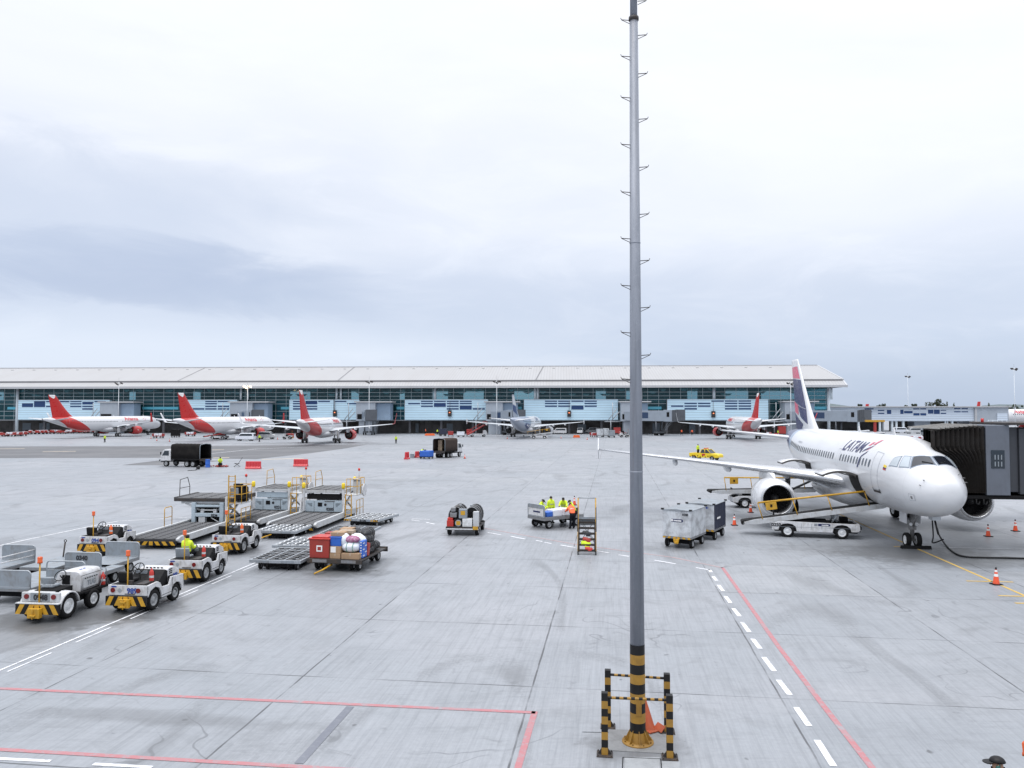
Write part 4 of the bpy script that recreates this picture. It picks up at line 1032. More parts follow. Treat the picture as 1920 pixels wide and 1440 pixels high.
        b=MB(); patch(f,1.38,1.72,97,111,.014,3,3,b); pp=b.build('access_panel','white_gloss',t); b=MB(); patch(f,1.49,1.62,101,108,.018,2,2,b); b.build('static_port','gear_grey',pp)
        b=MB()
        for x,a in ((1.0,55),(1.05,70),(1.2,-40),(1.2,-52),(.95,-60)):
            p=f.pt(x,a,.0); q=f.pt(x,a,.10); b.cyl(p,q,.02,n=6); b.cyl(q,(q.x-.15,q.y,q.z),.014,n=6)
        b.build('pitot_probe','gear_grey',t)
        b=MB()
        for sd in (1,-1):
            p=f.pt(1.78,sd*7,.03); q=f.pt(2.1,sd*22,.04); b.path([p,q],.018,6)
        b.build('windscreen_wiper','black_paint',t)
        b=MB(); p=f.pt(2.9,180,0); b.box((3.0,-.35,1.86),(.5,.4,.25)); b.build('power_panel','wing_grey',t)
    elif style=='avianca':
        for sd,xo in ((1,13.2+sf*.9),(-1,5.6+0)): fus_text(f,'Avianca',1.75,xo if sd>0 else 6.0,66,sd,'text_red',t,bold=.05)
        for sd in (1,-1):
            xx=(6.0 if sd<0 else 13.2+sf*.9); e=xx-7.2 if sd>0 else xx+7.2
            b=MB()
            for q in ([(e,60),(e-.3*sd,58),(e-1.6*sd,40),(e-1.2*sd,42)],[(e-.6*sd,76),(e-.8*sd,72),(e-1.9*sd,50),(e-1.6*sd,52)]): patch(f,0,0,0,0,.014,4,6,b,[(x,sd*a) for x,a in q])
            b.build('airline_emblem','text_red',t)
    else:
        for sd in (1,-1): fus_text(f,'LAN',1.9,12.0 if sd>0 else 6.5,66,sd,'lan_blue',t,bold=.05,shear=.15)
        for sd in (1,-1):
            b=patch(f,0,0,0,0,.013,10,8,None,[(20.5,sd*90),(27.0,sd*82),(27.5,sd*112),(22.2,sd*140)]); b.build('belly_emblem','lan_blue',t)
            b=MB(); patch(f,24.6,25.6,sd*96,sd*106,.022,2,2,b); patch(f,22.6,23.6,sd*100,sd*110,.022,2,2,b); b.build('emblem_star','text_white',t)
    return t,f
livery('paint_latam',(.64,.65,.67),[(-.55,0,29.5-3.73-2.4,99,(.30,.38,.50)),(-.55,0,30.5-3.73-2.2,99,(.022,.03,.11))])
RED=(.50,.020,.018)
for kd,T_ in ((320,0),(321,6.94)):
    livery('paint_avianca%d'%kd,(.64,.645,.665),[(-1.75,-.02,(18.6 if kd==320 else 25.6),(24.3 if kd==320 else 31.4),RED)])
livery('paint_lan',(.62,.64,.67),[(1.05,0,24.3,99,(.30,.36,.46)),(-.9,0,25.2,99,(.34,.39,.48))])
mat('wing_white',(.52,.55,.58),.35,.05,.18,.8,dcol=(.40,.42,.45))
LAT,LF=aircraft('large white jet with dark blue lettering, nose at the near jet bridge, cargo doors open',319,(20.76,36.50),.128,'latam',None,True)
AVG='white jets with red tails parked along the terminal'
aircraft('leftmost white jet with a red tail and a red engine under its wing',321,(-112.64,246.9),-2.883,'avianca',AVG)
aircraft('white jet with a red tail and a loading ramp at its rear hold',321,(-69.42,224.68),-2.907,'avianca',AVG)
aircraft('red-tailed white jet seen from its tail, standing at the end of the dark taxiway',320,(-43.84,196.02),-3.131,'avianca',AVG)
aircraft('rightmost white jet with a red tail, beyond the wing of the near jet',320,(62.68,222.29),-3.062,'avianca',AVG)
aircraft('white jet with a greyish blue belly and tail before the middle of the terminal',320,(7.93,237.8),-2.919,'lan')
# a further red-and-white jet behind the pier, only its forward half in view
aircraft('red and white jet mostly beyond the right edge, behind the pier end block',320,(XY(1853,771,305),305),1.62,'avianca',AVG)[0].scale=(1.4,1.4,1.4)

# ---- ground power cable to the nose
b=MB(); c0=LAT.matrix_basis@Vector((3.0,-.35,1.75)); pts=[c0,c0+Vector((.05,-.2,-.7))]
for px,py,z in ((1757,990,.75),(1762,1005,.35),(1775,1024,.06),(1792,1038,.05),(1812,1044,.05),(1850,1045.5,.05),(1900,1046.5,.05),(1990,1049,.05)): pts.append(G(px,py,z))
def smooth_pts(p,n=5):
    o=[]; p=[Vector(q) for q in p]
    for i in range(len(p)-1):
        a,b_,c,d=p[max(i-1,0)],p[i],p[i+1],p[min(i+2,len(p)-1)]
        for k in range(n):
            t=k/n; o.append(.5*((2*b_)+(-a+c)*t+(2*a-5*b_+4*c-d)*t*t+(-a+3*b_-3*c+d)*t**3))
    return o+[p[-1]]
b.path(smooth_pts(pts),.045,8); tag(b.build('power_cable','black_paint'),'black ground power cable curving from the near jet nose across the apron','cable')
b=MB(); q0=c0+Vector((-.15,-.05,0)); b.path(smooth_pts([q0,q0+Vector((-.02,-.1,-.8)),q0+Vector((-.05,-.1,-1.15)),q0+Vector((.45,-.2,-.95))]),.035,8); tag(b.build('loose_cable','black_paint'),'short slack loop of black cable hanging under the near jet nose','cable')
# wheel chocks
for dx in (-.75,):
    p=LAT.matrix_basis@Vector((5.07+dx+.25,0,0)); b=MB(); b.prism([(-.14,0),(.14,0),(.03,.16),(-.03,.16)],-.75,.75); tag(b.build('wheel_chock','under',None,0,tuple(p),PI/2-GR),'black wheel chock across the nose wheels of the near jet','chock')

# ================================================================ NEAR JET BRIDGE
mat('bellows_brown',(.030,.0275,.026),.85,0,.45,1.6,dcol=(.018,.014,.011),spec=.15); mat('cab_grey',(.13,.145,.175),.5,.1,.25,1.2,dcol=(.09,.10,.115)); mat('cab_dark',(.05,.054,.064),.55,.1,.3,1.0); mat('slat_grey',(.35,.34,.32),.6,.1,.4,2,dcol=(.16,.14,.12))
jb=thing('jet_bridge','near grey jet bridge with a dark brown pleated bellows pressed against the near jet','jet bridge',(0,0,0),0,None)
bh=LAT.matrix_basis
def WL(x,y,z): return bh@Vector((x,y,z))      # jet coordinates (x aft, y starboard)
XC=-2.82                                       # cab front edge, lateral
xN,xF=3.05,6.5                                 # near and far side of the corridor along the jet
z0b,z1b=3.12,6.45
def front_y(z,x):       # where the folds meet the skin (lateral, jet coordinates)
    t_,b__,w_,zc=LF.sec(max(x,2.6)); r_=(t_-zc) if z>zc else (zc-b__); q=max(0,1-((z-zc)/r_)**2)
    return -(w_*math.sqrt(q))+.10
b=MB(); NF=22; NZ=14
for side,xx,zig in ((0,xN,1),(1,xF,-1)):
    g_=[]
    for i in range(NF+1):
        u=i/NF; col=[]
        for j in range(NZ+1):
            v=j/NZ; z=z0b+(z1b-.02-z0b)*v*(1+.03*(i%2))
            yf=min(front_y(z,xx),-.25 if side==0 else -1.2)
            zz_=z-.2*(1-u)*max(0,(v-.6)/.4)
            y=yf*(1-u)+XC*u
            col.append(WL(xx-zig*(.17*(i%2))-zig*.18*math.sin(PI*u)*0,y,zz_))
        g_.append(col)
    b.loft(g_,False,caps=False,wrap=False)
# top
g_=[]
for i in range(NF+1):
    u=i/NF; y=-.25*(1-u)+XC*u; y2=-1.2*(1-u)+XC*u; zt=z1b-.02+.09*(i%2)-.2*(1-u)
    g_.append([WL(xN-.12,y,zt-.05),WL(xN+.5,y*.8+y2*.2,zt+.02),WL(xF-.5,y2,zt+.02),WL(xF+.12,y2,zt-.05)])
b.loft(g_,False,caps=False,wrap=False); b.build('bellows','bellows_brown',jb)
b=MB()
for k in range(9):
    u=k/9; y=-.55*(1-u)+(XC+.3)*u; zt=z1b+.13-.2*(1-u)
    b.box(tuple(WL((xN+xF)/2,y,zt)),(.16,xF-xN+.5,.06),-GR)
b.build('canopy_slats','slat_grey',jb)
def jbox(x0,x1,y0,y1,z0,z1,nm,mt_,par,bev=.03,mb=None):
    q=mb or MB(); c=WL((x0+x1)/2,(y0+y1)/2,(z0+z1)/2); q.box(tuple(c),(abs(y1-y0),abs(x1-x0),z1-z0),-GR)
    return q.build(nm,mt_,par,bev) if mb is None else q
cab=jbox(xN-.15,xF+.15,XC-1.12,XC,z0b-.1,z1b+.10,'cab','cab_grey',jb)
wz=jbox(xN-.18,xN-.14,XC-.86,XC-.22,4.38,5.30,'cab_window','glass_dark',jb,.02)
b=MB()
for k in range(3):
    for kk in range(2): jbox(xN-.20,xN-.19,XC-.72+k*.15,XC-.67+k*.15,4.48+kk*.34,4.72+kk*.34,'','',None,0,b)
b.build('window_bars','cart_grey',wz)
jbox(xN+.10,xF-.1,XC-1.62,XC-1.12,z0b+.05,z1b-.02,'rotating_curtain','cab_dark',jb)
jbox(xN-.05,xF,XC-16,XC-1.62,z0b-.05,z1b-.06,'tunnel','cab_dark',jb)
jbox(xN-.35,xF+.3,XC-16,XC-.9,z1b+.11,z1b+.24,'cab_roof','dark_steel',jb)
jbox(xN-.1,xF,XC-16,XC+1.6,z0b-.30,z0b-.12,'floor_beam','under',jb)
b=MB()
for k in range(11):
    jbox(xN-.12,xN-.06,XC-2.6-k*1.2,XC-2.45-k*1.2,z0b,z1b-.15,'','',None,0,b)
b.build('tunnel_ribs','cab_grey',jb)
b=MB()
for k in range(5):
    for kk in range(2): jbox(xN-.075,xN-.055,XC-2.1-k*.16,XC-2.03-k*.16,4.42+kk*.36,4.66+kk*.36,'','',None,0,b)
b.build('tunnel_vents','cart_grey',jb)
b=MB(); c=WL(xN+.3,XC-.05,z1b+.3); b.cyl(tuple(c-Vector((0,0,.06))),tuple(c+Vector((0,0,.14))),.07,n=12); b.build('beacon','tail_red',jb)
b=MB()
for y in (-2.35,-2.7,-6.3,-6.9): p=WL(xN-.05,y,z0b-.3); b=MB(); b.path([p,p+Vector((0,0,-.22)),p+Vector((.12,0,-.28)),p+Vector((.18,0,-.12))],.035,6); b.build('bumper_hook','black_paint',jb)
b=MB(); jbase=WL(5,-15,0); b.cyl(tuple(jbase),tuple(jbase+Vector((0,0,z0b-.3))),.45,n=16); b.build('support_column','cab_grey',jb)
# ================================================================ PEOPLE
def person(label,loc,deg,pose='stand',jacket='hivis',hat=None,sleeves=True,group=None,tilt=35,arms=None,seed=0,vest_band=True):
    t=thing('person',label,'person',loc,deg,group)
    r=random.Random(seed)
    J={}; th=0 if pose in('stand','walk','sit') else tilt
    pz={'sit':.50}.get(pose,.93); pel=Vector((0,0,pz)) if pose!='lean' else Vector((0,-.10,pz-.02))
    a=R(th); up=Vector((0,math.sin(a),math.cos(a))); fw=Vector((0,math.cos(a),-math.sin(a)))
    J['pel']=pel; J['spine']=pel+up*.20; J['chest']=pel+up*.40; J['neck']=pel+up*.56; J['head']=pel+up*.64+fw*.02; J['crown']=pel+up*.76+fw*.03
    for sd,n in ((-1,'L'),(1,'R')):
        J['sh'+n]=pel+up*.49+Vector((sd*.175,0,0)); J['hip'+n]=pel+Vector((sd*.09,0,-.05))
        if pose=='stand':
            J['el'+n]=J['sh'+n]+Vector((sd*.06,-.02,-.28)); J['wr'+n]=J['el'+n]+Vector((sd*.0,.07,-.24))
        elif pose=='walk':
            J['el'+n]=J['sh'+n]+Vector((sd*.05,-sd*.10,-.26)); J['wr'+n]=J['el'+n]+Vector((0,-sd*.10+.06,-.22))
        elif pose=='sit':
            J['el'+n]=J['sh'+n]+Vector((sd*.06,.10,-.26)); J['wr'+n]=J['el'+n]+Vector((-sd*.06,.23,.02))
        else:
            J['el'+n]=J['sh'+n]+Vector((sd*.07,.17,-.20)); J['wr'+n]=J['el'+n]+Vector((-sd*.02,.22,-.05))
        if arms=='raised' and sd==1:
            J['el'+n]=J['sh'+n]+Vector((.12,.05,.24)); J['wr'+n]=J['el'+n]+Vector((0,.03,.25))
        dn=(J['wr'+n]-J['el'+n]).normalized(); J['ha'+n]=J['wr'+n]+dn*.09
        if pose=='sit':
            J['kn'+n]=J['hip'+n]+Vector((sd*.03,.42,.06)); J['an'+n]=J['kn'+n]+Vector((0,.06,-.41)); 
        elif pose=='walk':
            J['kn'+n]=J['hip'+n]+Vector((0,sd*.14,-.41)); J['an'+n]=J['kn'+n]+Vector((0,sd*.10-.08,-.39))
        else:
            J['kn'+n]=Vector((sd*.11,pel.y*.4+.03,.48)); J['an'+n]=Vector((sd*.13,-.02+(.10 if (pose=='lean' and sd>0) else 0),.09))
        J['an'+n].z=max(J['an'+n].z,.085) if pose!='sit' else J['an'+n].z
        J['to'+n]=J['an'+n]+Vector((sd*.02,.17,-.045))
    rad=dict(pel=(.155,.115),spine=(.145,.105),chest=(.165,.115),neck=(.058,.058),head=(.078,.092),crown=(.070,.085),
             sh=(.068,.062),el=(.048,.046),wr=(.030,.036),ha=(.018,.040),hip=(.085,.09),kn=(.060,.062),an=(.042,.046),to=(.040,.030))
    E=[('pel','spine'),('spine','chest'),('chest','neck'),('neck','head'),('head','crown')]
    for n in 'LR': E+=[('chest','sh'+n),('sh'+n,'el'+n),('el'+n,'wr'+n),('wr'+n,'ha'+n),('pel','hip'+n),('hip'+n,'kn'+n),('kn'+n,'an'+n),('an'+n,'to'+n)]
    me=bpy.data.meshes.new('body'); ks=list(J); ix={k:i for i,k in enumerate(ks)}
    me.from_pydata([J[k] for k in ks],[(ix[a],ix[b]) for a,b in E],[])
    o=bpy.data.objects.new('tmp',me); COL.objects.link(o)
    o.modifiers.new('skin','SKIN'); s=o.modifiers.new('sub','SUBSURF'); s.levels=2; s.render_levels=2
    sv=me.skin_vertices[0].data
    for k in ks:
        q=rad.get(k) or rad.get(k[:-1]); sv[ix[k]].radius=q; sv[ix[k]].use_root=(k=='pel')
    dg=bpy.context.evaluated_depsgraph_get(); dg.update(); ev=o.evaluated_get(dg); m2=bpy.data.meshes.new_from_object(ev)
    vs=[v.co.copy() for v in m2.vertices]; nr=[v.normal.copy() for v in m2.vertices]; fs=[tuple(p.vertices) for p in m2.polygons]
    bpy.data.objects.remove(o)
    def seg(p,a,b):
        d=b-a; u=max(0,min(1,(p-a).dot(d)/max(d.length_squared,1e-9))); return (p-(a+d*u)).length
    lab=[]
    for f_ in fs:
        c=sum((vs[i] for i in f_),Vector())/len(f_)
        e=min(E,key=lambda q:seg(c,J[q[0]],J[q[1]])-.5*(rad.get(q[0]) or rad.get(q[0][:-1]))[0]); lab.append(e[1].rstrip('LR') if e[1][-1] in 'LR' else e[1])
    b=MB(); b.add(vs,fs,True)
    # face, ears and fingers
    hd=J['head']*.45+J['crown']*.55
    b.ell(tuple(hd+fw*.098-up*.012),(.014,.022,.018),8,6)
    for sd in (1,-1):
        b.ell(tuple(hd+Vector((sd*.078,0,0))-up*.012),(.012,.022,.032),8,6)
    for n,sd in (('L',-1),('R',1)):
        h=J['ha'+n]; d=(J['ha'+n]-J['wr'+n]).normalized(); side=fw.cross(d).normalized() if abs(fw.dot(d))<.9 else Vector((1,0,0)); pn=d.cross(side)
        for k in range(4):
            p=h+side*(-.03+.02*k); L=(.062,.075,.07,.055)[k]
            b.path([p-d*.02,p+d*L*.5,p+d*L*.8+pn*.02,p+d*L*.9+pn*.045],[.010,.0095,.009,.007],6)
        p=h-d*.05+side*(-.035); b.path([p,p-side*.03+d*.03,p-side*.035+d*.06],[.011,.010,.008],6)
    body=b.build('body','skin',t)
    b=MB()
    for sd in (1,-1): b.ell(tuple(hd+fw*.086+Vector((sd*.03,0,0))+up*.008),(.010,.006,.008),8,6)
    b.ell(tuple(hd+fw*.088-up*.055),(.022,.006,.005),8,6); b.build('eyes','hair',body)
    def cloth(nm,keys,mt_,off):
        use=[f_ for f_,l in zip(fs,lab) if l in keys]
        if not use: return
        ids=sorted({i for f_ in use for i in f_}); mp={i:k for k,i in enumerate(ids)}
        c=MB(); c.add([vs[i]+nr[i]*off for i in ids],[tuple(mp[i] for i in f_) for f_ in use],True)
        ob=c.build(nm,mt_,t); m=ob.modifiers.new('thick','SOLIDIFY'); m.thickness=.012; m.offset=1; return ob
    cloth('jacket',('spine','chest','neck','sh','el','wr') if sleeves else ('spine','chest','neck','sh'),jacket,.012) 
    if not sleeves: cloth('sleeves',('el','wr'),'trousers',.008)
    cloth('trousers',('pel','hip','kn','an'),'trousers',.008); cloth('shoes',('to',),'black_paint',.012)
    if jacket.startswith('hivis') and vest_band:
        b=MB(); c=J['spine']*.45+J['chest']*.55; ring=[]
        for k in range(20):
            q=2*PI*k/20; ring.append(c+Vector((math.cos(q)*.188,0,0))+fw*(math.sin(q)*.148))
        rg=[[p-up*.022 for p in ring],[p+up*.022 for p in ring]]; b.loft([[p for p in rg[0]],[p for p in rg[1]]],True,caps=False); b.build('reflective_band','galvanised',t)
    b=MB(); top=J['crown']+up*.0
    if hat=='cap':
        rings=[]
        for k in range(7):
            q=k/6*PI/2; rr=.108*math.cos(q)+.001; rings.append([hd+up*(.035+.085*math.sin(q))+Vector((math.cos(i*PI/9)*rr*.92,0,0))+fw*(math.sin(i*PI/9)*rr*1.08) for i in range(18)])
        b.loft(rings,True)
        br=[]
        for i in range(9):
            q=PI*.15+PI*.7*i/8; br.append((q,))
        for dz in (0,):
            pts=[]; 
            for i in range(9):
                q=PI*.17+PI*.66*i/8
                pts.append((hd+up*.04+Vector((math.cos(q)*.098,0,0))+fw*(math.sin(q)*.108), hd+up*.018+Vector((math.cos(q)*.105,0,0))+fw*(math.sin(q)*.125+.085)))
            vs_=[p for q in pts for p in q]; b.add(vs_+[v-up*.010 for v in vs_],[(2*i,2*i+1,2*i+3,2*i+2) for i in range(8)]+[(18+2*i,18+2*i+2,18+2*i+3,18+2*i+1) for i in range(8)],True)
        b.build('cap','black_paint',t)
    elif hat=='muffs':
        pass
    else:
        b.ell(tuple(hd+up*.032-fw*.018),(.090,.102,.088),14,9); b.build('hair','hair',t)
    return t

# ================================================================ FOREGROUND MAST
pb_=G(1196,1392); mast=thing('mast_pole','tall grey steel mast with alternating climbing rungs and a black and yellow striped foot','mast',pb_,0)
def rad_at(z): return .168*(1-z/16.2)+.092*(z/16.2)
def mastmat():
    m=bpy.data.materials.new('mast_galv'); m.use_nodes=True; M['mast_galv']=m
    t=NT(m.node_tree); b=t.n['Principled BSDF']; tc=t.new('ShaderNodeTexCoord'); P=tc.outputs['Object']
    a=t.noise(t.scale(P,3,3,.5),1.3,5,.6); f=t.noise(P,14,5,.7); d=t.noise(t.scale(P,9,9,.25),1.0,4,.6)
    c=t.mix(t.ss(a,.35,.65),(.225,.245,.285),(.285,.305,.35)); c=t.mix(t.ss(d,.5,.75,0,.7),c,(.17,.18,.205)); e=t.noise(t.scale(P,14,14,.12),1.0,5,.7); c=t.mix(t.ss(e,.58,.75,0,.5),c,(.23,.19,.165)); c=t.mix(t.ss(f,.5,.8,0,.3),c,(.40,.42,.46))
    t.l.new(c,b.inputs['Base Color']); b.inputs['Roughness'].default_value=.5; b.inputs['Metallic'].default_value=.25
mastmat()
b=MB(); b.cyl((0,0,2.13),(0,0,16.15),rad_at(2.13),rad_at(16.15),n=32); b.cyl((0,0,16.15),(0,0,21),.082,.060,n=24); b.build('shaft','mast_galv',mast)
b=MB(); b.lathe([(.095,16.06),(.112,16.07),(.115,16.11),(.112,16.15),(.085,16.16)],(0,0,0),'Z',28); b.build('collar','dark_steel',mast)
b=MB(); z0=.25
for k in range(9):
    za=z0+(2.13-z0)*k/9; zb=z0+(2.13-z0)*(k+1)/9; b.mt(k%2); b.cyl((0,0,za),(0,0,zb),rad_at(za)+.003,rad_at(zb)+.003,n=32,caps=False)
b.build('striped_band',['black_paint','mast_yellow'],mast)
b=MB(); b.lathe([(.172,.25),(.215,.06),(.22,.045)],(0,0,0),'Z',32); b.lathe([(.01,.0),(.34,.0),(.345,.02),(.34,.042),(.01,.042)],(0,0,0),'Z',36)
for k in range(8):
    a=2*PI*k/8; c_,s_=math.cos(a),math.sin(a)
    b.add([(c_*.17-s_*.006,s_*.17+c_*.006,.30),(c_*.31-s_*.006,s_*.31+c_*.006,.045),(c_*.2-s_*.006,s_*.2+c_*.006,.045),(c_*.17+s_*.006,s_*.17-c_*.006,.30),(c_*.31+s_*.006,s_*.31-c_*.006,.045),(c_*.2+s_*.006,s_*.2-c_*.006,.045)],[(0,1,2),(5,4,3),(0,3,4,1),(0,2,5,3)])
    a+=.26; b.cyl((math.cos(a)*.30,math.sin(a)*.30,.04),(math.cos(a)*.30,math.sin(a)*.30,.085),.016,n=6)
mat('flange_yellow',(.30,.16,.022),.6,0,.35,3,dcol=(.09,.05,.02)); b.build('base_flange','flange_yellow',mast)
for z_ in (5.9,11.0):
    b=MB(); b.lathe([(rad_at(z_),z_-.02),(rad_at(z_)+.006,z_-.01),(rad_at(z_)+.006,z_+.01),(rad_at(z_),z_+.02)],(0,0,0),'Z',28); b.build('weld_seam','mast_galv',mast)
b=MB(); b.bx(-.06,.06,-rad_at(.8)-.012,-rad_at(.8)+.02,.62,.98); b.build('inspection_cover','flange_yellow',mast,.006)
b=MB(); b.cyl((.07,rad_at(1)*.9,.05),(.05,rad_at(15)*.9,16.0),.016,n=6); b.build('cable_conduit','mast_galv',mast)
for ys,sd in (((4,68,140,225,315,403,490,578,667),1),((40,108,185,273,362,449,537,625,712),-1)):
    for y in ys:
        z=ZY(y,pb_.y); r_=rad_at(z); b=MB(); L=.19
        b.path([(sd*r_*.95,-.03,z+.005),(sd*(r_+L),-.03,z+.02),(sd*(r_+L+.015),-.03,z+.06)],.009,6); b.cyl((sd*r_*.95,-.03,z-.075),(sd*(r_+L*.95),-.03,z+.012),.007,n=6)
        b.build('climbing_rung','dark_steel',mast)
b=MB(); b.bx(-.64,.64,-.50,.62,-.05,.012); tag(b.build('mast_plinth','concrete_pad',None,0,pb_,-GR),None,None,None,'structure')
def post(px,py,label):
    p=G(px,py); t=thing('guard_post',label,'post',p,-7.5,'striped guard posts round the mast')
    b=MB(); w=.068; n=8; H=1.30
    for k in range(n):
        b.mt((k+1)%2 if False else (1-k%2)); b.bx(-w,w,-w,w,.012+(H-.012)*k/n,.012+(H-.012)*(k+1)/n)
    b.build('shaft',['black_paint','mast_yellow'],t)
    b=MB(); b.bx(-.17,.17,-.15,.15,.0,.022); b.build('base_plate','dark_steel',t,.004)
    b=MB()
    for sx_ in (1,-1):
        b.prism([(sx_*.068,.022),(sx_*.15,.022),(sx_*.068,.14)],-.01,.01); 
        for sy in (1,-1): b.cyl((sx_*.14,sy*.12,.02),(sx_*.14,sy*.12,.05),.014,n=6)
    b.build('gusset','dark_steel',t)
    return p
P1=post(1134,1415,'front left striped guard post nearest the camera beside the mast foot'); P2=post(1256,1421,'front right striped guard post beside the mast foot'); P3=post(1140,1363,'rear left striped guard post behind the mast foot'); P4=post(1251,1372,'rear right striped guard post behind the mast foot')
for a_,b__,l in ((P1,P2,'front striped rail between the two nearer guard posts, crossing before the mast'),(P3,P4,'rear striped rail between the two farther guard posts, passing behind the mast')):
    b=MB(); n=15; a2=a_+Vector((0,0,1.19)); b2=b__+Vector((0,0,1.19)); d=(b2-a2).normalized(); a2+=d*.07; b2-=d*.07
    for k in range(n): b.mt(k%2); b.cyl(a2+(b2-a2)*(k/n),a2+(b2-a2)*((k+1)/n),.029,n=10,caps=False)
    tag(b.build('guard_rail',['black_paint','mast_yellow']),l,'rail','striped rails round the mast')

# ================================================================ CONES AND BARRIERS
mat('cone_orange',(.80,.10,.035),.45,0,.18,4); mat('cone_white',(.80,.80,.80),.4,0,.15,4)
def cone(label,loc,deg=0,h=.72,dark=True,group='traffic cones on the apron'):
    t=thing('traffic_cone',label,'traffic cone',loc,deg,group)
    b=MB(); b.box((0,0,.02),(.38,.38,.04)); b.build('base','under' if dark else 'cone_orange',t,.01)
    b=MB(); rr=lambda z:.135*(1-z/h)+.028*(z/h)
    segs=[(.04,.34,0),(.34,.45,1),(.45,.53,0),(.53,.61,1),(.61,h*.87,0),(h*.87,h,2)]
    for z0,z1,k in segs: b.mt(k); b.cyl((0,0,z0),(0,0,z1),rr(z0),rr(z1),n=18,caps=(z1==h))
    b.build('cone_body',['cone_orange','cone_white','black_paint'],t)
    return t
for px,py,l in ((1377,985,'orange cone with a white band at the low end of the near belt loader'),(1407.5,961,'orange cone in front of the wheels of the far belt loader'),(1853,1006,'orange cone on a dark base below the engine under the jet bridge'),(1904,996,'orange cone farther right beyond the engine under the jet bridge'),(1868,1096,'orange cone standing on the yellow stop bar at the right edge'),(1077,947,'orange cone behind the baggage handlers, left of the step ladder top')):
    cone(l,G(px,py))
for px,py,l in ((283,822.5,'tiny far cone left of the dark cart below the first jet nose'),(294,826.5,'tiny far cone nearest the camera below the first jet nose'),(318,828,'tiny far cone right of the dark cart below the first jet nose'),(520.5,824,'tiny far cone between the second and third red-tailed jets'),(1101,824.5,'tiny far cone below the right wing tip of the grey-bellied jet'),(1052,822,'tiny far cone below the right engine of the grey-bellied jet'),(951,823,'tiny far cone below the left engine of the grey-bellied jet'),(1490,830,'tiny far cone at the tail of the near white jet')):
    cone(l,G(px,py),0,.75)
tc_=thing('traffic_cone','faded orange cone leaning against the back of the striped mast foot','traffic cone',G(1217,1369),0,'traffic cones on the apron')
b=MB(); b.lathe([(.16,.03),(.14,.06),(.035,.80),(.02,.82)],(0,0,0),'Z',20); mat('cone_faded',(.42,.085,.03),.6,0,.35,3); o=b.build('cone_body','cone_faded',tc_); o.rotation_euler=(R(-4),R(-9),0)
b=MB(); b.box((.04,-.02,.035),(.36,.36,.03),.5,.0); b.box((.22,-.10,.10),(.17,.30,.025),.4,-.8); o=b.build('base','cone_faded',tc_,.008)

mat('barrier_red',(.60,.045,.055),.4,0,.15,2)
def barrier(label,loc,deg,L=2.0,mt_='barrier_red',H=.95):
    t=thing('road_barrier',label,'barrier',loc,deg,'plastic road barriers')
    b=MB(); pr=[(-.28,0),(.28,0),(.28,.12),(.15,.30),(.10,H),(-.10,H),(-.15,.30),(-.28,.12)]
    b.prism([(p[0],p[1]) for p in pr],-L/2,L/2,'xz'); o=b.build('barrier_body',mt_,t,.03); o.rotation_euler.z=PI/2
    b=MB()
    for k in range(5): b.bx(-L/2+.22+k*(L-.5)/4,-L/2+.30+k*(L-.5)/4,-.20,.20,.30,H-.06)
    b.build('ribs',mt_,t,.02)
    return t
barrier('red plastic road barrier nearer the sitting worker, above the cargo loaders',G(475,879),-4,1.95)
barrier('red plastic road barrier standing alone farther right above the cargo loaders',G(564,874.5),-4,1.9)
barrier('narrow red and white barrier seen end-on left of the brown-canvas truck',G(763,861),75,1.2,'barrier_red',1.1)
barrier('small red barrier behind the blue tank cart',G(782,858),70,1.0,'barrier_red',1.0)
cone('squat dark red cone right of the brown-canvas truck',G(871.5,860),20,.75,True)

# ================================================================ BAGGAGE TRACTORS
def place_by(px,py,lx,ly,deg,z=0):
    g_=G(px,py,z); a=R(deg); return Vector((g_.x-(lx*math.cos(a)-ly*math.sin(a)),g_.y-(lx*math.sin(a)+ly*math.cos(a)),0))
def hazard(b,x,y0,y1,z0,z1,n=7,face=-1,slant=.16,ymid=None):
    """slanted yellow stripes, mirrored about the middle, on a plane facing -x"""
    ym=(y0+y1)/2; w=(y1-y0)/n
    for k in range(n):
        if k%2: continue
        a=y0+k*w; s=slant if (a+w/2)<ym else -slant
        if abs(a+w/2-ym)<w*.6: s=0
        q=[(a,z0),(a+w,z0),(a+w+s,z1),(a+s,z1)]; q=[(min(max(p[0],y0),y1),p[1]) for p in q]
        b.add([(x,p[0],p[1]) for p in q]+[(x-.006,p[0],p[1]) for p in q],[(0,1,2,3),(7,6,5,4),(0,4,5,1),(1,5,6,2),(2,6,7,3),(3,7,4,0)])
def extinguisher(parent,x,y,z,mt_='red_paint'):
    b=MB(); b.lathe([(.01,0),(.075,0),(.08,.03),(.08,.34),(.05,.40),(.025,.43),(.03,.48),(.01,.48)],(x,y,z),'Z',16); e=b.build('fire_extinguisher',mt_,parent)
    b=MB(); b.lathe([(.083,.14),(.083,.22)],(x,y,z),'Z',16); b.build('extinguisher_band','white_paint',e)
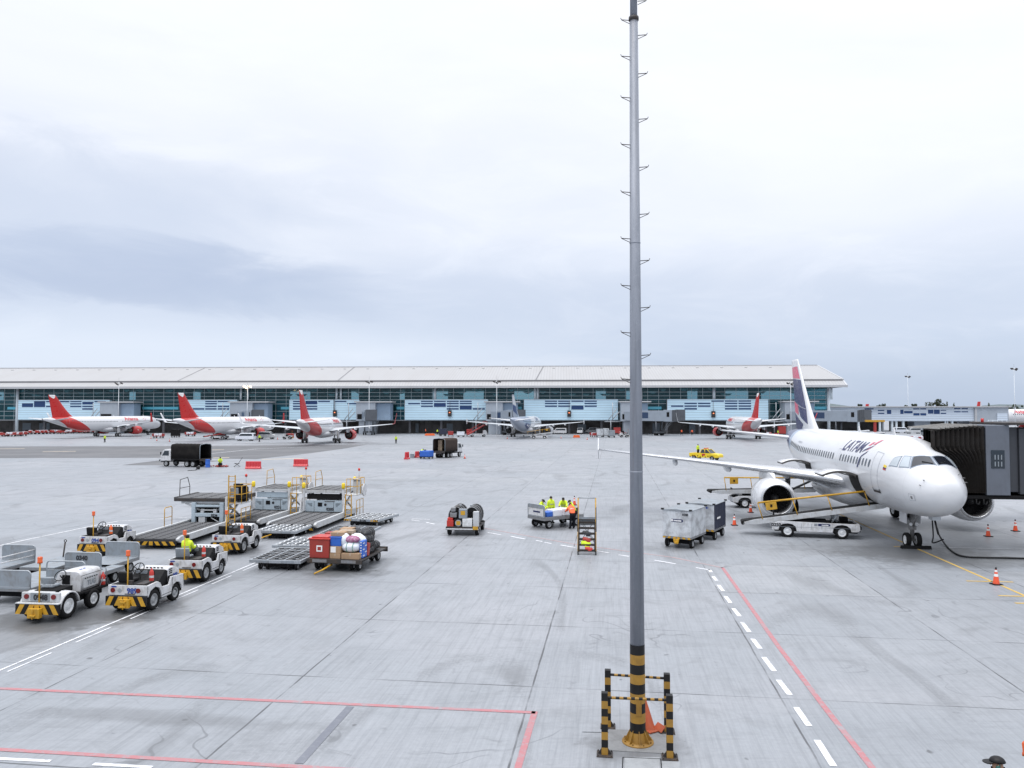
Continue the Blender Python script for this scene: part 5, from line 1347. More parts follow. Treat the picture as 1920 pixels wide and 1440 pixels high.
def tug(label,loc,deg,number,num_mat='text_blue',ext='red_paint',grey_seat=False,seat_y=.30,logo=True,body='white_paint',num_y=-.18):
    t=thing('baggage_tractor',label,'baggage tractor',loc,deg,'white baggage tractors with striped rear bumpers')
    side=[(-1.50,.62),(-1.50,.97),(-.62,1.0),(-.40,.92),(-.27,.74),(.18,.72),(.32,.99),(1.30,.93),(1.36,.52),(1.22,.40),(1.08,.40),(1.05,.50),(.93,.66),(.70,.72),(.47,.66),(.35,.50),(.32,.34),(-.28,.34),(-.31,.52),(-.44,.74),(-.75,.84),(-1.06,.74),(-1.20,.54),(-1.22,.62)]
    b=MB()
    for y in (.68,-.75): b.prism(side,y,y+.07)
    b.bx(-1.50,-.40,-.68,.68,.90,.96); b.bx(-1.55,-1.50,-.75,.75,.62,.985); b.bx(1.28,1.36,-.68,.68,.45,.93)
    b.build('body',body,t,.015)
    b=MB(); b.bx(-1.45,1.3,-.66,.66,.28,.60); b.bx(-.42,.30,-.67,.67,.60,.70); b.bx(-1.46,-.45,-.66,.66,.60,.885); b.build('chassis','under',t)
    b=MB(); b.bx(-1.66,-1.56,-.78,.78,.27,.61); bp=b.build('rear_bumper','black_paint',t,.012)
    b=MB(); hazard(b,-1.662,-.78,.78,.275,.605,9); b.build('hazard_stripes','yellow_paint',bp)
    b=MB(); b.bx(-1.80,-1.664,-.20,.20,.22,.52); b.bx(-1.86,-1.80,-.10,.10,.24,.30); b.bx(-1.86,-1.80,-.10,.10,.40,.46); b.cyl((-1.83,0,.18),(-1.83,0,.56),.02,n=8); b.build('tow_hitch','yellow_paint',t,.01)
    for y in (.56,-.42):
        b=MB(); b.cyl((-1.549,y,.80),(-1.575,y,.80),.085,n=16); b.build('tail_light','tail_lamp',t)
    b=MB(); b.cyl((-1.552,.30,.80),(-1.565,.30,.80),.07,n=16); b.build('emblem','galvanised',t)
    if logo:
        b=MB(); b.bx(-1.556,-1.552,.42,.62,.90,.955); b.build('badge','text_blue',t)
    if number: put_text(number,.26,(-1.552,num_y,.70),(0,-1,0),(0,0,1),num_mat,t,'fleet_number',.012)
    b=MB(); b.bx(-1.45,-.42,-.66,.66,.962,1.0); b.build('rear_deck','seat_black',t,.01)
    b=MB(); sy=seat_y
    if grey_seat:
        b.box((-.92,sy,1.22),(.10,.62,.42),0,-.15); b.bx(-.92,-.45,sy-.28,sy+.28,1.0,1.10)
    else:
        b.box((-.95,sy,1.20),(.12,.55,.38),0,-.15); b.bx(-.9,-.45,sy-.26,sy+.26,1.0,1.12)
    b.build('seat','cart_grey' if grey_seat else 'seat_black',t,.04)
    b=MB(); b.prism([(-.25,.72),(.34,.72),(.34,1.20),(.18,1.28),(-.02,1.10),(-.2,.95)],-.58,.60); b.build('dashboard','seat_black',t,.02)
    b=MB(); b.bx(.02,.06,.05,.5,1.12,1.24); b.build('gauge_panel','cart_grey',t)
    b=MB(); c=Vector((-.12,sy,1.36)); pts=[c+Vector((math.cos(a)*.11,math.sin(a)*.21,math.cos(a)*.18)) for a in [2*PI*k/20 for k in range(20)]]; b.path(pts,.018,6,True); b.cyl(tuple(c),(.12,sy,1.16),.022,n=8)
    for k in (0,7,13): b.cyl(tuple(c),tuple(pts[k]),.012,n=5)
    b.build('steering_wheel','black_paint',t)
    hood=[(.33,.74),(.35,1.24),(.48,1.30),(.80,1.30),(1.28,1.12),(1.34,.94)]
    b=MB(); b.prism(hood,-.56,.58); hd=b.build('hood',body,t,.03)
    b=MB()
    for z in (1.06,1.13,1.20):
        b.bx(.46,.68,-.575,-.562,z,z+.035); b.bx(.46,.68,.582,.595,z,z+.035)
    for y in (-.3,-.15,0,.15,.3): b.box((.42,y,1.285),(.10,.08,.02),0,.42)
    b.build('louvre','under',hd)
    if number: put_text(number,.22,(.90,-.566,.86),(1,0,0),(0,0,1),num_mat,t,'side_number',.01)
    b=MB(); b.bx(.34,.62,-.63,-.59,.62,1.0); b.build('side_recess','under',t)
    b=MB()
    for y in (-.753,.753): b.bx(-1.44,-1.40,y-.004,y+.004,.66,.95); b.bx(.36,.375,y-.004,y+.004,.45,.95); b.bx(1.26,1.27,y-.004,y+.004,.5,.9); b.bx(-.3,.3,y-.004,y+.004,.425,.44)
    b.build('panel_gap','under',t)
    b=MB(); b.path(smooth_pts([(-.15,-.35,1.15),(-.3,-.42,1.32),(-.45,-.45,1.05),(-.6,-.40,1.0)]),.018,6); b.build('hose','black_paint',t); b=MB(); b.path(smooth_pts([(.1,.45,1.2),(-.05,.52,1.38),(-.25,.55,1.1)]),.015,6); b.build('hose','black_paint',t)
    b=MB(); b.cyl((-.28,.12,.98),(-.36,.10,1.22),.014,n=6); b.ell((-.365,.10,1.24),(.03,.03,.03),8,6); b.build('gear_lever','black_paint',t)
    b=MB(); b.bx(-1.57,-1.55,-.30,.10,.66,.69); b.bx(-1.44,-.6,-.60,-.30,1.0,1.03); b.bx(-1.40,-1.15,-.15,.05,1.0,1.14); b.build('tool_box','dark_steel',t,.01)
    extinguisher(t,-.62,-.52,1.0,ext)
    b=MB(); b.cyl((-1.50,.02,.60),(-1.50,.02,2.02),.026,n=10); b.build('beacon_pole','yellow_paint',t)
    b=MB(); b.lathe([(.01,2.02),(.085,2.02),(.085,2.06),(.075,2.07),(.085,2.20),(.07,2.23),(.01,2.24)],(-1.50,.02,0),'Z',16); b.build('beacon','amber_lens',t)
    tabx=[(-2,-1.78),(-1.55,-1.36),(-1.50,-1.32),(-1.22,-1.27),(-.28,-.40),(.32,.22),(1.08,.95),(1.36,1.10),(1.6,1.32)]
    def squeeze(o):
        for c in kids(o):
            for v in c.data.vertices: v.co.x=lerp_tab(tabx,v.co.x)
            squeeze(c)
    squeeze(t)
    for y in (.60,-.60): wheel(t,-.84,y,.37,.37,.27,'rim_grey')
    for y in (.60,-.60): wheel(t,.585,y,.31,.31,.22,'rim_grey')
    for y in (.5,-.5): b=MB(); b.cyl((1.09,y,.76),(1.125,y,.76),.08,n=14); b.build('headlight','rim_white',t)
    return t
HD=83.0
tug('white tractor numbered 989 in dark blue, with a red extinguisher, parked by the white line',place_by(290,1143.5,-.84,-.74,HD),HD,'989')
drv=place_by(388,1090,-.84,-.74,HD+2); tug('white tractor with a grey seat back and a driver in a yellow-green jacket',drv,HD+2,'',grey_seat=True,seat_y=.28)
tug('white tractor numbered 0944, standing beyond the grey flat carts at left',place_by(212,1040,-.84,-.74,HD+1),HD+1,'0944',ext='orange_plastic')
tug('white tractor with an orange extinguisher beside the roller dollies, no number on its back',place_by(458.6,1037,-.84,-.74,HD),HD,'',ext='orange_plastic')
tug('white tractor mostly outside the frame at the lower right, only its beacon pole in view',(7.63,10.55,0),HD+180,'',logo=False)
# older tractor with round wings
def old_tug(label,loc,deg):
    t=thing('baggage_tractor',label,'baggage tractor',loc,deg,'white baggage tractors with striped rear bumpers')
    b=MB(); b.bx(-1.35,1.35,-.42,.42,.36,.62); b.bx(-.55,.15,-.60,.60,.62,.70); b.bx(.1,1.45,-.60,.60,.58,.68); b.bx(-1.2,-.3,-.40,.40,.62,1.0); b.build('chassis','under',t,.02)
    for s in (1,-1):
        b=MB(); rings=[]
        for k in range(11):
            a=R(8)+R(172)*k/10; c_,s_=math.cos(a),math.sin(a); cx,cz=-.93,.43
            rings.append([(cx+c_*.50,s*.42,cz+s_*.50),(cx+c_*.53,s*.45,cz+s_*.53),(cx+c_*.53,s*.76,cz+s_*.51),(cx+c_*.49,s*.78,cz+s_*.46),(cx+c_*.48,s*.74,cz+s_*.47)])
        b.loft(rings,True); b.build('wing','white_paint',t)
    b=MB(); b.bx(-1.42,-1.30,-.70,.70,.66,.98); b.bx(-1.30,-1.0,-.40,.40,.94,.98); b.build('rear_panel','white_worn',t,.04)
    b=MB(); b.bx(-1.428,-1.422,-.36,.36,.68,.97); b.build('number_plate','cart_grey',t)
    put_text('0948',.26,(-1.431,-.02,.73),(0,-1,0),(0,0,1),'text_black',t,'fleet_number',.014)
    b=MB(); b.prism([(-.80,-1.62),(.80,-1.62),(.80,-1.42),(-.80,-1.42)],.62,.66,'xy') if False else b.bx(-1.60,-1.42,-.80,.80,.62,.655); b.build('bumper_top','white_worn',t,.01)
    b=MB(); b.bx(-1.58,-1.46,-.80,.80,.27,.618); bp=b.build('rear_bumper','black_paint',t,.012)
    b=MB(); hazard(b,-1.582,-.80,.80,.275,.61,9,slant=.18); b.build('hazard_stripes','yellow_paint',bp)
    b=MB(); b.bx(-1.76,-1.59,-.22,.22,.18,.50); b.bx(-1.83,-1.76,-.1,.1,.24,.30); b.cyl((-1.80,0,.16),(-1.80,0,.5),.02,n=8); b.build('tow_hitch','yellow_paint',t,.01)
    for y in (.50,-.50):
        b=MB(); b.cyl((-1.42,y,.84),(-1.455,y,.84),.085,n=16); b.build('tail_light','tail_lamp',t)
    b=MB(); b.box((-.80,.20,1.26),(.08,.52,.26),0,-.2); b.bx(-.85,-.40,-.02,.42,1.0,1.1); b.build('seat','cart_grey',t,.04)
    b=MB(); rings=[]
    for x,hh,w_ in ((.02,1.0,1.0),(.06,1.02,1.0),(.7,1.02,.98),(1.25,.98,.92),(1.34,.88,.85)):
        ring=[]
        for k in range(15):
            a=PI*k/14; y=.47*w_*math.copysign(abs(math.cos(a))**.36,math.cos(a)); z=.70+(.70*hh)*abs(math.sin(a))**.36; ring.append((x,y,z))
        rings.append(ring)
    b.loft(rings,True); hd=b.build('hood','white_paint',t)
    b=MB(); b.bx(.004,.018,-.06,.24,.95,1.28); b.build('dash_opening','under',hd)
    b=MB(); b.bx(.16,1.02,-.485,-.472,.78,1.18); b.build('side_panel','white_worn',hd,.004)
    b=MB()
    for k in range(6): b.bx(.22+.13*k,.30+.13*k,-.489,-.486,1.10,1.14)
    b.bx(.05,1.3,-.478,-.474,1.24,1.255); b.build('panel_gap','under',hd)
    put_text('TUG',.24,(.60,-.489,.86),(1,0,0),(0,0,1),'cart_grey',hd,'side_lettering',.01)
    put_text('0948',.17,(.46,-.30,1.36),(1,0,0),(0,.8,.6),'text_blue',hd,'hood_number',.008)
    b=MB(); c=Vector((-.18,.18,1.30)); pts=[c+Vector((math.cos(a)*.12,math.sin(a)*.2,math.cos(a)*.16)) for a in [2*PI*k/20 for k in range(20)]]; b.path(pts,.017,6,True); b.cyl(tuple(c),(.05,.18,1.05),.02,n=8); b.build('steering_wheel','black_paint',t)
    extinguisher(t,1.24,-.52,.68)
    b=MB(); b.path([(1.0,-.55,.66),(1.36,-.55,1.30),(1.46,-.55,.7)],.018,6); b.path([(1.0,.55,.66),(1.36,.55,1.30),(1.46,.55,.7)],.018,6); b.cyl((1.36,-.55,1.30),(1.36,.55,1.30),.018,n=6); b.build('front_guard','galvanised',t)
    b=MB(); b.cyl((-1.47,.0,.64),(-1.47,.0,2.0),.026,n=10); b.build('beacon_pole','yellow_paint',t)
    b=MB(); b.lathe([(.01,2.0),(.085,2.0),(.085,2.06),(.075,2.07),(.085,2.19),(.07,2.22),(.01,2.23)],(-1.47,.0,0),'Z',16); b.build('beacon','amber_lens',t)
    for y in (.60,-.60): wheel(t,-.93,y,.43,.43,.28,'rim_white')
    for y in (.55,-.55): wheel(t,.55,y,.34,.34,.22,'rim_white')
    return t
old_tug('older white tractor numbered 0948 with round wheel wings and a domed hood, nearest at left',place_by(130,1159,-.93,-.74,HD+1),HD+1)
a=R(HD+2)
person('driver in a bright yellow jacket sitting on the white tractor, back to the camera',drv+Vector((math.cos(a)*-.62-math.sin(a)*.28,math.sin(a)*-.62+math.cos(a)*.28,.62)),HD+2-90,'sit','hivis',None,seed=1)
# man at the lower right corner
mn=person('person in a black cap and green ear muffs at the lower right corner',(7.74,12.46,0),70,'stand','trousers','cap',seed=2)
mat('muff_green',(.02,.10,.085),.5,0,0)
b=MB()
for s_ in (1,-1): b.ell((s_*.088,.035,1.60),(.022,.036,.042),10,8)
b.path([(.092*math.cos(q),.01,1.60+.135*math.sin(q)) for q in [PI*k/12 for k in range(13)]],.008,6); b.build('ear_muffs','muff_green',mn)

# ================================================================ GREY FLAT BAGGAGE CARTS
LC2=(G(241,1042,.64)-G(155,1064,.64)).length
def end_panel(parent,x,W,H=.62,z0=.70,number=None,frame=True,half=False):
    b=MB(); r=.14; hw=W/2
    def outline(i):
        o=[(-hw+i,z0+i),(hw-i,z0+i)]
        for k in range(6): a=PI/2*k/5; o.append((hw-i-r+r*math.cos(a),z0+H-i-r+r*math.sin(a)))
        for k in range(6): a=PI/2+PI/2*k/5; o.append((-hw+i+r+r*math.cos(a),z0+H-i-r+r*math.sin(a)))
        return o
    if not half: b.prism(outline(.02),x-.02,x+.02,'yz')
    else: b.prism([(-hw+.02,z0),(hw-.02,z0),(hw-.02,z0+H*.45),(-hw+.02,z0+H*.45)],x-.02,x+.02,'yz')
    p=b.build('end_panel','cart_grey',parent)
    b=MB(); b.path([(x,q[0],q[1]) for q in outline(0)],.028,8,True); b.build('panel_frame','galvanised',p)
    if number: put_text(number,.26,(x-.026,.05,z0+H*.5),(0,-1,0),(0,0,1),'text_black',p,'fleet_number',.012)
    b=MB(); b.cyl((x-.02,.0,z0+H*.4),(x-.024,.0,z0+H*.4),.001,n=4)
    return p
def flat_cart(label,loc,deg,L=3.4,W=1.65,near='full',far='full',number=None,rails=False,bar=False,z=.62):
    t=thing('baggage_cart',label,'baggage cart',loc,deg,'grey flat baggage carts at the left')
    b=MB(); b.bx(-L/2,L/2,-W/2,W/2,z-.05,z); b.build('deck','cart_grey',t,.008)
    b=MB(); 
    for y in (-W/2,W/2-.06): b.bx(-L/2,L/2,y,y+.06,z-.16,z-.052)
    for x in (-L/2,-L/6,L/6,L/2-.06): b.bx(x,x+.06,-W/2+.062,W/2-.062,z-.14,z-.054)
    b.build('frame','steel',t,.006)
    if near: end_panel(t,-L/2+.03,W,.62,z+.02,number,half=(near=='half'))
    if far: end_panel(t,L/2-.03,W,.62,z+.02,None,half=(far=='half'))
    if rails:
        b=MB()
        for y in (-W/2+.03,):
            for zz_ in (.22,.46): b.cyl((-L/2,y,z+zz_),(L/2,y,z+zz_),.026,n=8)
        b.build('side_rail','white_paint',t)
    b=MB(); b.bx(-L/2+.35,-L/2+.6,-W/2+.2,W/2-.2,.22,z-.15); b.bx(L/2-.6,L/2-.35,-W/2+.2,W/2-.2,.22,z-.15); b.build('axle','under',t)
    for x in (-L/2+.48,L/2-.48):
        for y in (W/2-.18,-W/2+.18): wheel(t,x,y,.23,.23,.16,'rim_grey')
    if bar:
        b=MB(); b.path([(-L/2-.05,0,.45),(-L/2-.22,0,1.30)],.032,8); b.path([(-L/2-.22+.05*math.cos(q),0,1.36+.05*math.sin(q)) for q in [2*PI*k/10 for k in range(10)]],.016,6,True); b.build('tow_bar','dark_steel',t)
    return t
flat_cart('grey flat cart with a panel numbered 0340, deck running back towards tractor 0944',place_by(155,1064,-LC2/2,0,HD,.64),HD,LC2,1.65,number='0340')
flat_cart('grey flat cart with an open-topped end frame right behind the domed-hood tractor',place_by(122,1082,-1.3,0,HD,.64),HD,2.6,1.65,near='half',far=None,bar=False)
flat_cart('grey flat cart at the lower left edge with a wide low end panel',place_by(10,1101,-1.5,0,HD,.64),HD,3.0,2.0,far=None,near='full')
flat_cart('grey flat cart with two white side rails and a tall panel at the left edge',place_by(36,1048,1.7,0,HD,.64),HD,3.4,1.6,near=None,rails=True)
flat_cart('empty grey flat cart without panels between the railed cart and the 0340 cart',place_by(72,1062,-1.3,0,HD,.64),HD,2.8,1.6,near=None,far=None,bar=False)
t=thing('tow_bar','rusty tow bar standing upright with a ring at its top, left of the 0340 panel','tow bar',G(117,1070),0)
b=MB(); b.path([(0,0,.05),(.02,0,.6),(.10,0,1.28)],.035,8); b.path([(.11+.055*math.cos(q),0,1.35+.055*math.sin(q)) for q in [2*PI*k/12 for k in range(12)]],.018,6,True); b.build('bar','dark_steel',t)
# ================================================================ CARGO LOADERS
mat('deck_dark',(.05,.05,.055),.5,.3,.35,2,dcol=(.16,.155,.15)); mat('roller_steel',(.15,.155,.165),.4,.4,.3,6,dcol=(.10,.09,.08))
mat('rail_steel',(.12,.12,.125),.5,.3,.4,2)
def conveyor(b,x0,x1,w,z,rails=4):
    """dark belt lanes with steel rails between them and cross rollers"""
    b.mt(0); b.bx(x0,x1,-w/2,w/2,z-.10,z-.02)
    n=int((x1-x0)/.22)
    b.mt(1)
    for k in range(n):
        x=x0+.1+k*(x1-x0-.2)/(n-1)
        for j in range(rails): 
            y0=-w/2+.06+j*(w-.06)/rails; b.cyl((x,y0,z-.005),(x,y0+(w-.06)/rails-.10,z-.005),.028,n=6,caps=False)
    b.mt(2)
    for j in range(rails+1): y=-w/2+.03+j*(w-.06)/rails; b.bx(x0,x1,y-.03,y+.03,z-.019,z+.03)
    b.mt(0)
def loader(label,loc,deg,dl=6.0,w=2.5,bz=1.95,number='0205',open_tower=False,mirror=1):
    t=thing('cargo_loader',label,'cargo loader',loc,deg,'white cargo loaders with dark roller decks')
    zd=.52
    b=MB(); conveyor(b,0,dl,w,zd); b.build('main_deck',['deck_dark','roller_steel','rail_steel'],t)
    b=MB()
    for s in (1,-1): b.bx(.25,dl+2.6,s*(w/2+.02),s*(w/2+.20),.28,.62); b.prism([(.0,.42),(.25,.30),(.25,.60),(.0,.52)],s*(w/2+.03),s*(w/2+.19))
    b.build('side_rail','white_worn',t,.015)
    b=MB(); b.bx(-.16,-.01,-w/2-.1,w/2+.1,.20,.42); bp=b.build('rear_bumper','black_paint',t,.01)
    b=MB(); hazard(b,-.165,-w/2-.1,w/2+.1,.21,.41,13,slant=.14); b.build('hazard_stripes','yellow_paint',bp)
    b=MB(); b.bx(.3,dl+2.5,-w/2+.2,w/2-.2,.14,.40); b.bx(dl-.4,dl+2.8,-w/2+.15,w/2-.15,.2,.42); b.build('undercarriage','under',t)
    for x in (dl+.6,dl+2.0):
        for y in (w/2-.05,-w/2+.05): wheel(t,x,y,.28,.28,.26,'rim_grey')
    # front bridge
    bl=3.0; bw=3.7 if open_tower else w*.94; wt=2.0 if open_tower else w; yb=.25 if open_tower else 0
    b=MB(); conveyor(b,dl+.3,dl+.3+bl,bw,bz); bdk=b.build('bridge_deck',['deck_dark','roller_steel','rail_steel'],t); bdk.location.y=yb
    b=MB()
    for s in (1,-1): b.bx(dl+.3,dl+.3+bl,s*(bw/2+.01),s*(bw/2+.11),bz-.20,bz+.05)
    b.bx(dl+.22,dl+.297,-bw/2,bw/2,bz-.20,bz-.03); bf=b.build('bridge_frame','dark_steel' if open_tower else 'white_worn',t,.01); bf.location.y=yb
    if open_tower:
        b=MB()
        for k in range(5): b.bx(dl+.32+k*.6,dl+.40+k*.6,-bw/2+.1,bw/2-.1,bz-.34,bz-.205)
        b.path([(dl+.4,bw*.42,bz-.3),(dl+.4,.6,1.2)],.06,6); b.path([(dl+.4,-bw*.42,bz-.3),(dl+.4,-.5,1.2)],.06,6); b.build('bridge_brackets','white_worn',t)
    # lifting scissor between chassis and bridge
    b=MB()
    for s in (1,-1):
        y=s*(w*.40); b.path([(dl+.6,y,.55),(dl+2.9,y,bz-.25)],.07,6); b.path([(dl+2.9,y-.10*s,.55),(dl+.6,y-.10*s,bz-.25)],.07,6)
    b.cyl((dl+1.75,-w*.4,(bz+.3)/2),(dl+1.75,w*.4,(bz+.3)/2),.06); b.build('scissor_arms','white_worn',t)
    if not open_tower:
        b=MB(); b.bx(dl+.12,dl+.2,-w/2+.06,w/2-.06,zd+.05,zd+.80); wl=b.build('backboard','cyan_paint',t,.01)
        b=MB()
        for y in (-w/4,w/4): b.bx(dl+.11,dl+.117,y-.01,y+.01,zd+.08,zd+.78)
        b.bx(dl+.105,dl+.118,-.75*1,-.05*1,zd+.72,zd+.76) ; b.build('panel_seam','dark_steel',wl)
        b=MB()
        for s in (1,-1):
            b=MB()
            for k in range(4): b.bx(dl+.108,dl+.117,s*(w*.30),s*(w*.30+.36-.07*k),zd+.60-.06*k,zd+.615-.06*k)
            b.build('grille_slots','under',wl)
    
        put_text(number,.26,(dl+.112,-.42,zd+.14),(0,-1,0),(0,0,1),'text_black',wl,'fleet_number',.012)
        b=MB(); b.bx(dl+.106,dl+.116,.12,.42,zd+.40,zd+.66); b.build('opening','under',wl)
        b=MB(); b.cyl((dl+.11,-.10,zd+.52),(dl+.118,-.10,zd+.52),.09,n=16); b.build('emblem','text_black',wl)
        b=MB(); b.bx(dl+.30,dl+.36,-w/2+.1,w/2-.1,zd+.86,bz-.26); b.build('rear_plate','under' if number=='0205' else 'cyan_paint',t)
    else:
        b=MB()
        for y in (-wt/2+.12,wt/2-.12): b.bx(dl+.1,dl+.32,y-.12,y+.12,.42,bz-.26)
        b.bx(dl+.1,dl+.26,-wt/2+.245,wt/2-.245,1.42,1.56); b.bx(dl+.1,dl+.26,-wt/2+.245,wt/2-.245,.84,1.06); tw=b.build('tower_frame','cyan_paint',t,.02)
        put_text(number,.20,(dl+.095,-.45,.87),(0,-1,0),(0,0,1),'text_black',tw,'fleet_number',.01)
        b=MB(); b.bx(dl+.45,dl+.55,-w/2+.2,w/2-.2,.42,bz-.3); b.build('tower_core','under',t)
        b=MB(); b.bx(dl+.12,dl+.42,.15,.55,.45,.82); b.bx(dl+.15,dl+.3,-.5,.45,1.20,1.27); b.bx(dl+.15,dl+.3,-.55,-.35,1.07,1.3); b.bx(dl+.15,dl+.3,.25,.45,1.07,1.3); b.cyl((dl+.2,-.7,.5),(dl+.2,-.2,.78),.035); b.build('hydraulics','white_worn',t,.01)
    for s in ((-1,) if open_tower else (1,-1)):
        b=MB(); b.bx(dl-.05,dl+.10,s*(w/2+.02)-.07,s*(w/2+.02)+.07,.62,bz+.12); p_=b.build('lift_post','white_paint',t,.01)
        b=MB(); b.prism([(dl-.35,.62),(dl+.10,.62),(dl+.10,1.5),(dl-.06,1.5)],s*(w/2+.10),s*(w/2+.19)); b.build('side_shield','white_paint',p_,.01)
        if not open_tower:
            b=MB(); b.lathe([(.01,bz+.125),(.10,bz+.125),(.12,bz+.2),(.12,bz+.42),(.08,bz+.50),(.01,bz+.51)],(dl+.02,s*(w/2+.02),0),'Z',14); b.build('work_lamp','bright_yellow',p_)
    # operator platform on the right
    m=-mirror; yo=m*(w/2+.62)
    b=MB(); b.bx(dl-.1,dl+1.5,yo-.38,yo+.38,bz-.32,bz-.26); b.build('operator_platform','white_worn',t)
    b=MB()
    for x in (dl-.05,dl+.7,dl+1.45):
        for y in (yo-.36,yo+.36): b.cyl((x,y,bz-.26),(x,y,bz+.78),.022,n=7)
    for zz_ in (bz+.28,bz+.78):
        b.cyl((dl-.05,yo+m*.36,zz_),(dl+1.45,yo+m*.36,zz_),.022,n=7); b.cyl((dl+1.45,yo-.36,zz_),(dl+1.45,yo+.36,zz_),.022,n=7); b.cyl((dl-.05,yo-.36,zz_),(dl-.05,yo+.36,zz_),.022,n=7)
    b.build('safety_rail','yellow_paint',t)
    b=MB(); b.box((dl+1.1,yo,bz+.15),(.35,.5,.85)); b.box((dl+1.05,yo,bz+.62),(.45,.5,.12),0,.4); b.build('control_console','seat_black' if open_tower else 'white_worn',t,.03)
    if open_tower:
        b=MB(); b.box((dl+.35,yo,bz+.45),(.14,.6,.9),0,-.1); b.box((dl+.6,yo,bz+.02),(.55,.55,.14)); b.build('operator_seat','seat_black',t,.04)
        b=MB(); b.box((dl-.02,yo+.1,bz+.45),(.06,.5,.42)); b.build('side_box','cart_grey',t,.02)
    b=MB(); b.cyl((dl+1.45,yo,bz+.78),(dl+1.45,yo,bz+1.22),.02,n=8); b.build('beacon_pole','white_worn',t)
    b=MB(); b.lathe([(.01,bz+1.22),(.07,bz+1.22),(.08,bz+1.30),(.06,bz+1.38),(.01,bz+1.40)],(dl+1.45,yo,0),'Z',14); b.build('beacon','red_lens',t)
    b=MB(); b.ell((dl+1.25,yo-m*.25,bz+.72),(.10,.10,.12),12,8); b.build('work_lamp','bright_yellow',t)
    # access ladder
    lx=dl-.25; ly=m*(w/2+.46); top=bz+1.45 if open_tower else bz-.2
    b=MB()
    for y in (ly-.2,ly+.2): b.bx(lx-.03,lx+.03,y-.025,y+.025,.25,top)
    z=.45
    while z<top: b.cyl((lx,ly-.2,z),(lx,ly+.2,z),.02,n=6); z+=.32
    b.build('ladder','yellow_paint',t)
    b=MB()
    for x in (dl+.1,dl+.8,dl+1.5):
        b.cyl((x,m*(w/2+.9),.35),(x,m*(w/2+.9),1.35),.022,n=6)
    for zz_ in (.8,1.35): b.cyl((dl+.1,m*(w/2+.9),zz_),(dl+1.5,m*(w/2+.9),zz_),.022,n=6)
    b.build('step_rail','yellow_paint',t)
    # rail on the open edge of the bridge
    b=MB(); y=-m*(bw/2+.06)+yb; x0=dl+.9 if open_tower else dl+2.0
    b.path([(x0,y,bz+.05),(x0+.05,y,bz+1.05),(x0+1.0,y,bz+1.12),(x0+1.3,y,bz+.55),(x0+1.28,y,bz+.05)],.024,7); b.cyl((x0+.02,y,bz+.52),(x0+1.29,y,bz+.52),.02,n=6)
    b.build('bridge_rail','dark_steel' if open_tower else 'yellow_paint',t)
    if open_tower:
        b=MB(); b.path([(dl*.60,w/2+.1,.62),(dl*.60,w/2+.1,1.6),(dl*.60+.1,w/2+.1,1.68),(dl*.60+.75,w/2+.1,1.68),(dl*.60+.85,w/2+.1,1.6),(dl*.60+.85,w/2+.1,.62)],.024,7); b.cyl((dl*.6,w/2+.1,1.1),(dl*.6+.85,w/2+.1,1.1),.02,n=6); b.build('deck_rail','yellow_paint',t)
    else:
        b=MB(); b.cyl((dl+1.2,yo+m*.42,bz-.05),(dl+1.2,yo+m*.50,bz-.05),.42,n=24); b.build('mirror_disc','white_paint',t)
    return t
def along(px,py,z,deg,lx=0,ly=0): return place_by(px,py,lx,ly,deg,z)
loader('cargo loader numbered 0236 with an open front tower and a tall yellow ladder',along(286,1011,.5,86),86,6.1,2.45,1.95,'0236',True)
loader('cargo loader numbered 0221 with a pale blue backboard, middle one of the three',along(508,958,.5,83,4.9,0),83,4.9,2.5,2.0,'0221')
loader('cargo loader numbered 0205 with yellow lamps on both posts, rightmost of the three',along(606,962,.5,83,5.3,0),83,5.3,2.7,2.0,'0205')

